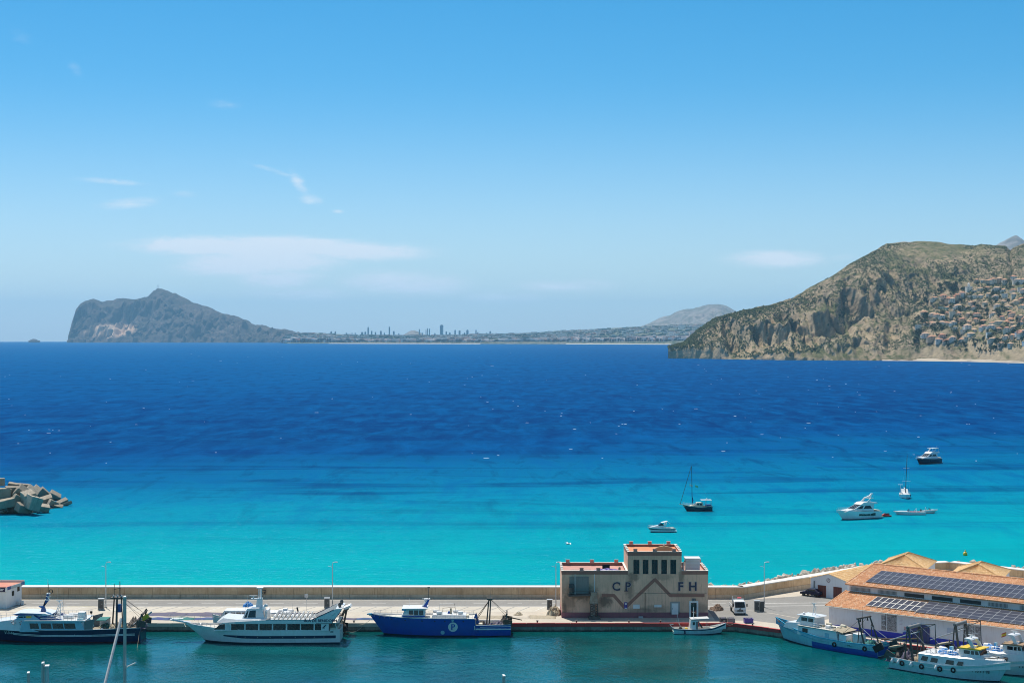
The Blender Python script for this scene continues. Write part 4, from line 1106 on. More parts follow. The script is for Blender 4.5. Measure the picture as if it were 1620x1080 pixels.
        # rails
        for c in range(0, n_c + 1, 1):
            xx = xs[0] + pw * c
            m = MB(); a_ = Vector((xx, y0 + su * (v0 - .10), z0 + sz * (v0 - .10))) + Vector((0, -math.sin(tilt), math.cos(tilt))) * .13
            b_ = Vector((xx, y0 + su * v1, z0 + sz * v1)) + Vector((0, -math.sin(tilt), math.cos(tilt))) * .13
            m.tube([a_, b_], .035, 4); m.build('rail', M['coping'], ar)
    xa = lxy(1371.5, 8.2)
    array('solar_array', 'dark solar array in three rows on the upper terracotta roof', 6.3, 6.95, 16.2, 9.25, (xa, xa + 1.12 * 34), 34, 3, .16, .70, False)
    xb = lxy(1371, 1.9); wl_ = 1.10
    array('solar_array', 'small white-framed solar array of two rows on the lower terracotta roof', 0, ze, 6.94, zr, (xb, xb + 1.12 * 8), 8, 2, .24, .80, True)
    xc = xb + 1.12 * 8 + .15
    array('solar_array', 'long charcoal solar array in four rows on the lower terracotta roof', 0, ze, 6.94, zr, (xc, xc + 1.75 * 18), 18, 4, .20, .86, False)
build_market()

def build_sheds():
    # gabled shed with two brown doors
    O = Vector((56.0, 308.2, QZ))
    t = thing('gabled_shed', 'white gabled shed with two brown doors and ochre tiled roof near the wall', 'building', O, RZ)
    white = wear('shed_white_wall', (.80, .79, .80), (.55, .50, .46), .25, .4, .8, streak=True)
    W, Dp, ze, za = 7.8, 19.0, 3.35, 4.42
    b = MB(); b.box(0, W, 0, Dp, 0, ze); b.prism([(0, ze), (W, ze), (W / 2, za)], 0, Dp); b.build('wall', white, t)
    for sx in (0, 1):
        a_ = (-.25, -.25, ze - .02) if sx == 0 else (W + .25, Dp, ze - .02)
        if sx == 0: q = ((-.25, Dp, ze - .02), (-.25, -.25, ze - .02), (W / 2, -.25, za + .06), (W / 2, Dp, za + .06))
        else: q = ((W + .25, -.25, ze - .02), (W + .25, Dp, ze - .02), (W / 2, Dp, za + .06), (W / 2, -.25, za + .06))
        q = [tuple(v) for v in q]
        dk = MB(); dk.add(list(q), [(0, 1, 2, 3)]); r = dk.build('roof', M['tile_ochre'], t)
        s = tiled(MB(), *q, .36, .6, .08).build('roof_tiles', M['tile_ochre'], r, fix=False); tag(s, kind='stuff')
    brown = wear('brown_door_paint', (.17, .045, .03), (.10, .03, .02), .4, 1.0, .6)
    for x0 in (1.55, 4.85):
        d = MB().box(x0, x0 + 1.75, -.05, 0, .02, 2.2).build('door', brown, t)
        m = MB()
        for k in range(1, 5): m.box(x0 + k * .35 - .015, x0 + k * .35 + .015, -.065, -.052, .05, 2.15)
        m.build('plank_seams', M['black'], d)
    MB().torus((W / 2 - .1, -.03, 3.25), .36, .035, 'y', 18, 5).build('emblem', brown, t)
    m = MB(); m.tube([(W / 2 - .3, -.03, 3.05), (W / 2 - .1, -.03, 3.45), (W / 2 + .1, -.03, 3.1)], .03, 5); m.build('emblem_mark', brown, t)
    MB().box(.7, .95, -.12, 0, 1.6, 2.9).build('wall_lamp', M['mid_grey'], t)
    # two hipped stores behind the market
    for (cx, cy, w, d, ze, za, lab) in ((77.3, 322.0, 9.0, 12.0, 4.0, 6.0, 'ochre hipped roof store behind the market nearest the gabled shed'), (88.8, 312.0, 9.4, 12.0, 3.7, 5.6, 'ochre hipped roof store behind the market at the far right')):
        s = thing('hipped_store', lab, 'building', (cx, cy, QZ), RZ + .30)
        MB().box(-w / 2, w / 2, -d / 2, d / 2, 0, ze).build('wall', white, s)
        e = .3; zc = ze - .02
        A, B, C, Dd = (-w / 2 - e, -d / 2 - e, zc), (w / 2 + e, -d / 2 - e, zc), (w / 2 + e, d / 2 + e, zc), (-w / 2 - e, d / 2 + e, zc)
        R0, R1 = (0, -d / 2 + w * .45, za), (0, d / 2 - w * .45, za)
        for q in ((A, B, R0, R0), (B, C, R1, R0), (C, Dd, R1, R1), (Dd, A, R0, R1)):
            dk = MB(); dk.add([q[0], q[1], q[2], q[3]] if q[2] != q[3] else [q[0], q[1], q[2]], [(0, 1, 2, 3)] if q[2] != q[3] else [(0, 1, 2)])
            r = dk.build('roof', M['tile_ochre'], s)
            k = tiled(MB(), q[0], q[1], q[2], q[3], .4, .7, .07).build('roof_tiles', M['tile_ochre'], r, fix=False); tag(k, kind='stuff')
        for a_, b_ in ((R0, R1), (A, R0), (B, R0), (C, R1), (Dd, R1)):
            MB().tube([Vector(a_) + Vector((0, 0, .1)), Vector(b_) + Vector((0, 0, .1))], .13, 6).build('hip_cap', M['tile_ochre'], s)
build_sheds()
# ------------------------------------------------------------------ boats
def paint(name, c, dirt=None, amt=.35, rough=.3, **k):
    return wear(name, c, dirt or tuple(x * .6 for x in c), amt, .7, rough, streak=True, coat=.15, **k)
M['navy'] = paint('navy_hull', (.012, .022, .075))
M['royal'] = paint('royal_blue_hull', (.012, .075, .42), (.02, .06, .22), .45)
M['sky_hull'] = paint('pale_blue_hull', (.30, .58, .68), (.22, .34, .36), .45)
M['aqua'] = paint('aqua_trim', (.06, .42, .62))
M['mint_hull'] = paint('mint_white_hull', (.52, .72, .74), (.34, .42, .40), .4)
M['dark_boot'] = paint('dark_bottom_paint', (.012, .025, .05))
M['maroon_boot'] = paint('maroon_bottom_paint', (.10, .02, .025))
M['deck'] = wear('pale_deck', (.62, .59, .52), (.36, .32, .27), .6, 1.0, .8)
M['deck_dark'] = wear('worn_work_deck', (.30, .26, .20), (.14, .11, .085), .7, 1.2, .85)
M['midblue'] = paint('mid_blue_paint', (.02, .07, .26))
M['steel_white'] = paint('white_steel', (.78, .78, .77), (.45, .36, .28), .35, .4)
M['teak'] = wear('teak_deck', (.36, .22, .12), (.24, .14, .08), .5, 2, .7)

class Hull:
    def __init__(s, L, B, sheer, rake=2.2, transom=.75, fine=.58, wl=.86, full=.5, camber=.0):
        s.L, s.B, s.sheer, s.rake, s.transom, s.fine, s.wl = L, B, sheer, rake, transom, fine, wl
        s.bow = sheer[-1][1]
    def half(s, t):
        if t < .35: return s.B / 2 * lerp(s.transom, 1, math.sin(t / .35 * math.pi / 2))
        if t < s.fine: return s.B / 2
        q = (t - s.fine) / (1 - s.fine)
        return s.B / 2 * max(.012, (1 - q ** 2.1))
    def z(s, t): return interp(t, s.sheer)
    def pt(s, t, q, side):
        """point on the skin: t stern..bow, q 0 water line..1 sheer"""
        zs = s.z(t); z = zs * q
        fl = lerp(s.wl, .45, max(0, (t - .55) / .45) ** 1.2)
        hb = s.half(t) * lerp(fl, 1.0, q ** .75)
        Lz = s.L - s.rake * (1 - z / s.bow) * (t ** 6)
        return Vector((-s.L / 2 + t * Lz + (0.35 * (1 - q) if t == 0 else 0) * 0, side * hb, z))
    def build(s, parent, bands, deck_z, deck_mat, mat_in, name='hull'):
        """bands: [(q0,q1,mat)...] from the water line up; boot below"""
        mats = []; ts = [i / 26 for i in range(27)]
        for a, b in zip(s.sheer, s.sheer[1:]):
            if b[0] - a[0] < .02: ts += [a[0], b[0]]
        ts = sorted(set(ts))
        qs = sorted(set([b[0] for b in bands] + [b[1] for b in bands]))
        allm = []
        for b in bands:
            if b[2] not in allm: allm.append(b[2])
        allm.append(M['dark_boot']) if bands[0][2] is None else None
        mb = MB()
        for side in (1, -1):
            rows = [[Vector((p.x, p.y * .55, -.9)) for p in [s.pt(t, 0, side) for t in ts]]] + [[s.pt(t, q, side) for t in ts] for q in qs]
            for k in range(len(rows) - 1):
                mid = None
                for b in bands:
                    if k > 0 and b[0] <= (qs[k - 1] + qs[k]) / 2 <= b[1]: mid = b[2]
                if k == 0: mid = bands[0][2]
                mb.loft([[a, b_] for a, b_ in zip(rows[k], rows[k + 1])], mat=allm.index(mid))
        # transom
        pr = [s.pt(0, q, 1) for q in qs]; pl = [s.pt(0, q, -1) for q in qs]
        pr = [Vector((pr[0].x, pr[0].y * .55, -.9))] + pr; pl = [Vector((pl[0].x, pl[0].y * .55, -.9))] + pl
        for k in range(len(pr) - 1):
            mid = bands[0][2]
            for b in bands:
                if k > 0 and b[0] <= (qs[k - 1] + qs[k]) / 2 <= b[1]: mid = b[2]
            mb.add([pr[k], pl[k], pl[k + 1], pr[k + 1]], [(0, 1, 2, 3)], allm.index(mid))
        h = mb.build(name, allm, parent, smooth=35, fix=True)
        # bulwark inside and cap rail
        inn = MB(); cap = MB()
        for side in (1, -1):
            top = [s.pt(t, 1, side) for t in ts]
            ins = [Vector((p.x - .10 * (i / len(ts)) ** 8, p.y - side * min(.09, abs(p.y) * .8), p.z)) for i, p in enumerate(top)]
            cap.loft([[a + Vector((0, side * .03, -.03)), a + Vector((0, side * .03, .05)), b + Vector((0, -side * .02, .05)), b + Vector((0, -side * .02, -.03))] for a, b in zip(top, ins)], closed=True)
            inn.loft([[p, Vector((p.x, p.y, deck_z(t)))] for p, t in zip(ins, ts)])
        inn.build('bulwark', mat_in, parent, smooth=35); cap.build('cap_rail', mat_in, parent, smooth=35)
        dk = MB(); dk.loft([[Vector((s.pt(t, 1, 1).x - .05, max(.0, s.half(t) - .06), deck_z(t))), Vector((s.pt(t, 1, 1).x - .05, -max(.0, s.half(t) - .06), deck_z(t)))] for t in ts])
        dk.build('deck', deck_mat, parent)
        return h
def cabin(parent, name, prof, w0, w1, mat, yc=0.0):
    """house from a side outline [(x,z)...], half width w0 at its foot to w1 at its top"""
    zs = [p[1] for p in prof]; za, zb = min(zs), max(zs)
    wf = lambda z: lerp(w0, w1, (z - za) / max(1e-6, zb - za))
    n = len(prof); vs = [(x, yc + wf(z), z) for x, z in prof] + [(x, yc - wf(z), z) for x, z in prof]
    fs = [tuple(range(n)), tuple(reversed(range(n, 2 * n)))] + [(k, k + n, (k + 1) % n + n, (k + 1) % n) for k in range(n)]
    mb = MB(); mb.add(vs, fs)
    o = mb.build(name, mat, parent); o.data.update()
    bv = o.modifiers.new('soft_edges', 'BEVEL'); bv.width = .035; bv.segments = 2; bv.limit_method = 'ANGLE'
    return o, wf
def side_windows(parent, quads, wf, mat=None, name='window', sides=(1, -1), proud=.02, frame=None):
    """quads [(x0,x1,z0,z1)] or four (x,z) corners, on the house side"""
    for q in quads:
        c = [(q[0], q[2]), (q[1], q[2]), (q[1], q[3]), (q[0], q[3])] if not isinstance(q[0], tuple) else list(q)
        for s in sides:
            vs = [(x, s * (wf(z) + proud), z) for x, z in c] + [(x, s * (wf(z) - .05), z) for x, z in c]
            n = len(c)
            mb = MB(); mb.add(vs, [tuple(range(n)), tuple(reversed(range(n, 2 * n)))] + [(k, k + n, (k + 1) % n + n, (k + 1) % n) for k in range(n)])
            mb.build(name, mat or M['glass'], parent)
def front_windows(parent, xa, za, xb, zb, wa, wb, n, mat=None):
    """panes across a sloped front from (xa,za) up to (xb,zb)"""
    d = Vector((xb - xa, 0, zb - za)); nr = Vector((d.z, 0, -d.x)).normalized()
    if nr.x < 0: nr = -nr
    for k in range(n):
        y0a, y1a = lerp(-wa, wa, (k + .08) / n), lerp(-wa, wa, (k + .92) / n); y0b, y1b = lerp(-wb, wb, (k + .08) / n), lerp(-wb, wb, (k + .92) / n)
        vs = [Vector((xa, y0a, za)), Vector((xa, y1a, za)), Vector((xb, y1b, zb)), Vector((xb, y0b, zb))]
        vs = [v + nr * .02 for v in vs] + [v - nr * .05 for v in vs]
        mb = MB(); mb.add(vs, [(0, 1, 2, 3), (7, 6, 5, 4), (0, 4, 5, 1), (1, 5, 6, 2), (2, 6, 7, 3), (3, 7, 4, 0)])
        mb.build('window', mat or M['glass'], parent)
def railing(parent, pts, h=.8, n=8, r=.022, mat=None, name='railing', rails=2):
    mb = MB(); pts = [Vector(p) for p in pts]
    for k in range(rails): mb.tube([p + Vector((0, 0, h * (k + 1) / rails)) for p in pts], r, 4)
    seg = [(b - a).length for a, b in zip(pts, pts[1:])]; tot = sum(seg)
    for k in range(n + 1):
        t = tot * k / n; i = 0
        while i < len(seg) - 1 and t > seg[i]: t -= seg[i]; i += 1
        p = pts[i].lerp(pts[i + 1], min(1, t / seg[i])); mb.tube([p, p + Vector((0, 0, h))], r, 4)
    return mb.build(name, mat or M['galv'], parent)
def rope(parent, a, b, sag=.4, r=.03, mat=None, name='mooring_rope'):
    a, b = Vector(a), Vector(b)
    return MB().tube([a.lerp(b, k / 8) - Vector((0, 0, sag * 4 * (k / 8) * (1 - k / 8))) for k in range(9)], r, 4).build(name, mat or M['cream'], parent)
def antenna(parent, x, y, z, h, r=.02, mat=None):
    return MB().tube([(x, y, z), (x, y, z + h)], [r, r * .5], 4).build('antenna', mat or M['white_paint'], parent)
def radar(parent, x, y, z, w=.9):
    m = MB(); m.lathe([(.10, 0), (.10, .18), (.16, .2), (.16, .34), (.05, .36)], (x, y, z), 8); m.box(x - w / 2, x + w / 2, y - .07, y + .07, z + .361, z + .46)
    return m.build('radar', M['white_paint'], parent)
def dome(parent, x, y, z, r=.3):
    return MB().lathe([(r * .8, 0), (r, r * .4), (r * .95, r * .9), (r * .6, r * 1.4), (r * .1, r * 1.55)], (x, y, z), 12).build('satellite_dome', M['white_paint'], parent, smooth=True)
def liferaft(parent, x, y, z, l=1.2, r=.33, mat=None):
    m = MB().lathe([(r * .3, -l / 2), (r * .9, -l / 2 + .06), (r, -l / 2 + .16), (r, l / 2 - .16), (r * .9, l / 2 - .06), (r * .3, l / 2)], (x, y, z + r), 12, axis='x')
    return m.build('life_raft', mat or M['white_paint'], parent, smooth=True)
def tyre(parent, p, axis='y', R=.30, r=.11):
    return MB().torus(p, R, r, axis, 16, 7).build('tyre_fender', M['black'], parent, smooth=True)
def lifebuoy(parent, p, axis='y'):
    m = MB().torus(p, .27, .075, axis, 16, 6); b = m.build('lifebuoy', [M['white_paint'], M['red']], parent, smooth=True)
    for i, f in enumerate(b.data.polygons): f.material_index = 1 if (i // 6) % 4 == 0 else 0
    return b
def post(parent, name, pts, r, mat=None, sides=8):
    return MB().tube(pts, r, sides).build(name, mat or M['gear'], parent, smooth=40)
def net_heap(parent, x, y, z, w, d, h, mat, seed, name='net_pile'):
    return link(name, heap_mesh(name, w, d, h, mat, seed, 22), parent, (x, y, z))
def gear_clutter(parent, x0, x1, w, z, seed, n=12):
    """winch, drums, boxes and floats lying about a work deck; each its own piece"""
    r = random.Random(seed)
    mats = [M['gear'], M['rust'], M['mid_grey'], M['net_beige'], M['wood'], M['dark_grey'], M['orange'], M['cream']]
    for k in range(n):
        x, y = r.uniform(x0, x1), r.uniform(-w, w); q = r.random(); m = r.choice(mats)
        if q < .35:
            s_ = r.uniform(.2, .45); MB().frustum(x - s_, x + s_, y - s_ * .7, y + s_ * .7, z, z + s_ * 1.3, .03, .03, .03, .03).build('deck_box', m, parent)
        elif q < .6:
            l_, rr = r.uniform(.3, .6), r.uniform(.18, .34)
            MB().lathe([(rr * 1.25, -l_), (rr * 1.25, -l_ + .06), (rr, -l_ + .07), (rr, l_ - .07), (rr * 1.25, l_ - .06), (rr * 1.25, l_)], (x, y, z + rr * 1.25), 10, axis='y').build('winch_drum', M['rust'] if r.random() < .5 else M['gear'], parent, smooth=40)
        elif q < .8:
            net_heap(parent, x, y, z, r.uniform(.5, 1.0), r.uniform(.4, .7), r.uniform(.35, .8), r.choice([M['net_beige'], M['net_purple'], M['net_green'], M['net_beige']]), seed + k)
        else:
            rr = r.uniform(.14, .24); MB().lathe([(.02, 0), (rr * .8, rr * .3), (rr, rr), (rr * .8, rr * 1.7), (.02, rr * 2)], (x, y, z), 8).build('float', r.choice([M['orange'], M['white_paint'], M['yellow']]), parent, smooth=True)
def gallows(parent, x, w, z0, z1, lean=0.0, r=.13, mat=None):
    """stern gantry: two posts, a cross beam, braces and blocks"""
    g = empty('stern_gallows'); g.parent = parent
    m = mat or M['gear']
    for s in (1, -1):
        post(g, 'gallows_leg', [(x, s * w, z0), (x + lean, s * w * .8, z1)], [r, r * .8], m)
        post(g, 'brace', [(x + 1.5, s * w * .95, z0), (x + lean * .8, s * w * .83, lerp(z0, z1, .75))], r * .5, m, 6)
        post(g, 'block', [(x + lean, s * w * .5, z1 - .1), (x + lean, s * w * .5, z1 - .55)], [.06, .16], M['rust'], 6)
    post(g, 'cross_beam', [(x + lean, -w * .95, z1), (x + lean, w * .95, z1)], r * .9, m)
    return g
def trawl_door(parent, x, y, z, mat=None, tilt=.2):
    m = MB(); m.obox((x, y, z), (.75, 0, .12), (.0, .06, .0), (-.05, 0, .5)); m.tube([(x - .6, y + .1, z + .2), (x, y + .35, z), (x + .6, y + .1, z - .1)], .03, 4)
    return m.build('trawl_door', mat or M['rust'], parent)
def place(px, py_wl, B, heading, px_is_x=None):
    pass

# -- blue trawler with the round P mark ---------------------------------------------------------
def blue_trawler():
    Yn = 50 * F / (1007 - EYE); B = 5.3; Yc = Yn + B / 2; xc = 694.5
    t = thing('trawler', 'royal blue trawler with a round white P mark moored along the quay', 'fishing boat', ((xc - 810) * Yn / F, Yc, 0), math.pi, 'fishing boats moored in the harbour')
    X = lambda px: (xc - px) * Yn / F
    Zn = lambda py: zat(py, Yn); Zc = lambda py: zat(py, Yc)
    L = X(581) - X(808)
    h = Hull(L, B, [(0, Zn(988.5)), (.245, Zn(989)), (.25, Zn(978.6)), (.55, Zn(978)), (.8, Zn(977.2)), (1, Zn(973.5))], rake=2.6, transom=.8, fine=.5)
    zA, zF = Zn(989) - .75, Zn(978.6) - .12
    h.build(t, [(0, .07, M['dark_boot']), (.07, 1.0, M['royal'])], lambda q: zA if q < .247 else zF + (.25 * max(0, (q - .6) / .4)), M['deck'], M['steel_white'])
    # work deck end wall
    x0 = -L / 2 + .25 * L
    MB().box(x0 + .0, x0 + .12, -B / 2 * .93, B / 2 * .93, zA, zF).build('bulkhead', M['steel_white'], t)
    MB().box(x0 - .02, x0 - .001, -.5, .4, zA + .05, zA + 1.7).build('door', M['midblue'], t)
    # rubbing strake and stripe
    for s in (1, -1):
        MB().tube([h.pt(q, .86, s) + Vector((0, s * .03, 0)) for q in [k / 14 for k in range(4)]], .05, 6).build('rubbing_strake', M['steel_white'], t)
        for q in (.33, .40, .46, .53, .62, .74, .84, .93):
            p = h.pt(q, .86, s); MB().lathe([(.11, -.02), (.13, .01), (.11, .03)], (p.x, p.y, p.z), 10, axis='y').build('porthole', M['dark_boot'], t)
    for s in (1, -1):
        def disc(px, py, r, mat, e, name='round_mark'):
            q = (X(px) + L / 2) / L; zz = Zn(py); qq = zz / h.z(q); p = h.pt(q, qq, s)
            # follow the plating: fit the disc to the skin
            n = 20; ring = []
            for k in range(n):
                a = 2 * math.pi * k / n; x_, z_ = p.x + r * math.cos(a), p.z + r * math.sin(a)
                q2 = (x_ + L / 2) / L; w = h.pt(q2, z_ / h.z(q2), s).y; ring.append((x_, w + s * e, z_))
            mb = MB(); mb.add(ring + [(p.x, p.y + s * (e + .004), p.z)], [(k, (k + 1) % n, n) for k in range(n)]); return mb.build(name, mat, t, fix=False), p
        _, p = disc(716.5, 991.3, .80, M['white_paint'], .035)
        disc(700, 1000.3, .34, M['sky_hull'], .035); disc(716, 981, .20, M['sky_hull'], .035)
        lettering('letter', 'P', 1.35, M['royal'], t, (p.x, p.y + s * .07, p.z - .03), (math.pi / 2, 0, math.pi if s == 1 else 0), depth=.015, bold=.035)
    # wheelhouse
    xw0, xw1 = X(671), X(640); zb = zF; zt = Zc(959.5)
    o, wf = cabin(t, 'wheelhouse', [(xw0, zb), (xw1 + .9, zb), (xw1 + .5, zb + .5), (xw1 - .1, zt - .12), (xw0 - .2, zt - .12)], 1.75, 1.55, M['steel_white'])
    MB().prism([(xw0 - .5, zt - .1), (xw1 + .25, zt - .1), (xw1 + .5, zt + .02), (xw0 - .5, zt + .06)], -1.85, 1.85).build('wheelhouse_roof', M['steel_white'], t)
    MB().prism([(xw1 - .2, zt - .36), (xw1 + .52, zt - .3), (xw1 + .52, zt + .0), (xw1 - .2, zt - .11)], -1.8, 1.8).build('visor', M['aqua'], t)
    side_windows(t, [(xw0 + .2 + k * .85, xw0 + .9 + k * .85, zb + .62, zt - .3) for k in range(3)], wf)
    front_windows(t, xw1 + .42, zb + .62, xw1 + .0, zt - .25, 1.5, 1.4, 5)
    for s in (1, -1):
        MB().box(X(672), X(636), s * 1.9 - .03, s * 1.9 + .03, zb + .35, zb + .52).build('blue_band', M['royal'], t)
    # slanted funnel mast
    mx = X(667)
    MB().prism([(mx + .5, zt - .6), (mx - .45, zt - .6), (mx - 1.25, zt + 1.35), (mx - .75, zt + 1.35)], -.22, .22).build('funnel_mast', M['royal'], t)
    MB().prism([(mx + .15, zt + .1), (mx - .12, zt + .1), (mx - .85, zt + 1.2), (mx - .7, zt + 1.2)], -.26, .26).build('mast_stripe', M['white_paint'], t)
    radar(t, mx - .4, 0, zt + .95, .9); antenna(t, mx - 1.0, 0, zt + 1.3, 2.2); antenna(t, mx - .95, .6, zt + .1, 2.6, .015, M['dark_grey'])
    antenna(t, xw1 - .6, -1.2, zt, 1.4); MB().box(mx - 1.25, mx - .3, -.5, .5, zt + 1.352, zt + 1.40).build('mast_platform', M['steel_white'], t)
    post(t, 'light_pole', [(mx - 1.0, 0, zt + 1.4), (mx - 1.05, 0, zt + 3.2)], .04, M['dark_grey'], 5)
    MB().box(mx - 1.25, mx - .85, -.12, .12, zt + 3.2, zt + 3.36).build('light_box', M['dark_grey'], t)
    # shelter deck clutter
    railing(t, [(X(655), B / 2 - .3, zF), (X(610), B / 2 - .5, zF + .1), (X(590), .9, zF + .25), (X(588), 0, zF + .28), (X(590), -.9, zF + .25), (X(610), -B / 2 + .5, zF + .1), (X(655), -B / 2 + .3, zF)], .75, 16)
    railing(t, [(X(676), B / 2 - .15, zF), (X(748), B / 2 - .15, zF)], .7, 10); railing(t, [(X(676), -B / 2 + .15, zF), (X(748), -B / 2 + .15, zF)], .7, 10)
    cabin(t, 'engine_casing', [(X(737), zF), (X(682), zF), (X(684), zF + .62), (X(737), zF + .55)], 1.45, 1.35, M['steel_white'])
    for k, px in enumerate((688, 694, 720, 728)): liferaft(t, X(px), (-.9, .9, -.8, .8)[k], zF + .6, .95, .26)
    MB().frustum(X(714), X(710.5), -.25, .25, zF + .58, zF + 1.5, .05, .05, .05, .05).build('ventilator', M['net_beige'], t)
    post(t, 'derrick_frame', [(X(694), -1.4, zF), (X(694), -1.4, zF + 1.9), (X(717), -1.4, zF + 2.1), (X(723), -1.4, zF)], .04, M['galv'], 5)
    post(t, 'derrick_frame', [(X(700), 1.2, zF), (X(700), 1.2, zF + 1.7), (X(719), 1.2, zF + 1.9), (X(723), 1.2, zF)], .04, M['rust'], 5)
    MB().frustum(X(712), X(707), -.4, .1, zF + .6, zF + .95, .1, .1, .1, .1).build('hatch', M['royal'], t)
    MB().box(X(741), X(734), -.9, .9, zF, zF + .4).build('deck_box', M['cream'], t)
    # blue canvas at the break of the deck
    m = MB(); a_ = X(754); m.add([(a_ + .9, 1.3, zA + .9), (a_ + .9, -.2, zA + .9), (a_ - .5, 1.3, zA + .75), (a_ - .5, -.2, zA + .75), (a_ + .1, .6, zA + 2.6)], [(0, 1, 4), (1, 3, 4), (3, 2, 4), (2, 0, 4), (0, 2, 3, 1)])
    m.build('canvas_cover', M['midblue'], t)
    # after mast with its stays
    zm = Zc(947.5)
    post(t, 'mast', [(X(769), .30, zA), (X(773), .15, zm)], [.13, .10]); post(t, 'mast', [(X(773.5), -.30, zA), (X(776), -.15, zm)], [.13, .10])
    MB().box(X(779), X(770), -.35, .35, zm - .05, zm + .25).build('mast_head', M['gear'], t); antenna(t, X(775), 0, zm + .2, .8, .02, M['steel_white'])
    for s in (1, -1):
        post(t, 'stay', [(X(775), s * .2, zm), (X(753), s * 1.6, zA + 1.4)], .055, M['rust'], 5); post(t, 'stay', [(X(776), s * .2, zm), (X(803), s * 1.5, zA + 1.9)], .03, M['gear'], 4)
    gallows(t, X(798), 1.9, zA, zA + 2.5, -.4)
    trawl_door(t, X(803), 2.0, zA + 1.1); trawl_door(t, X(803), -2.0, zA + 1.1)
    net_heap(t, X(788), .2, zA, 1.6, 1.5, 1.1, M['net_purple'], 3.1); net_heap(t, X(797), -.3, zA, 1.0, 1.4, 1.4, M['gear'], 5.1)
    MB().box(X(763), X(757), .5, 1.9, zA, zA + .9).build('fish_boxes', M['cream'], t); MB().box(X(783), X(779), .9, 1.8, zA, zA + .7).build('fish_boxes', M['wood'], t)
    gear_clutter(t, X(806), X(760), 2.0, zA, 12, 10)
    post(t, 'outrigger', [(X(806), 1.2, zA + 1.9), (X(826), 1.6, zA + 1.5)], [.12, .08], M['rust'], 6)
    post(t, 'anchor_roller', [(h.L / 2 - .6, .35, h.bow - .05), (h.L / 2 + .25, .25, h.bow - .12)], .12, M['aqua'], 6)
    q = Vector((h.L / 2 - .8, -.6, h.bow - .6)); rope(t, q, (q.x + 4.3, -3.5, 1.3), .9, .035)
blue_trawler()

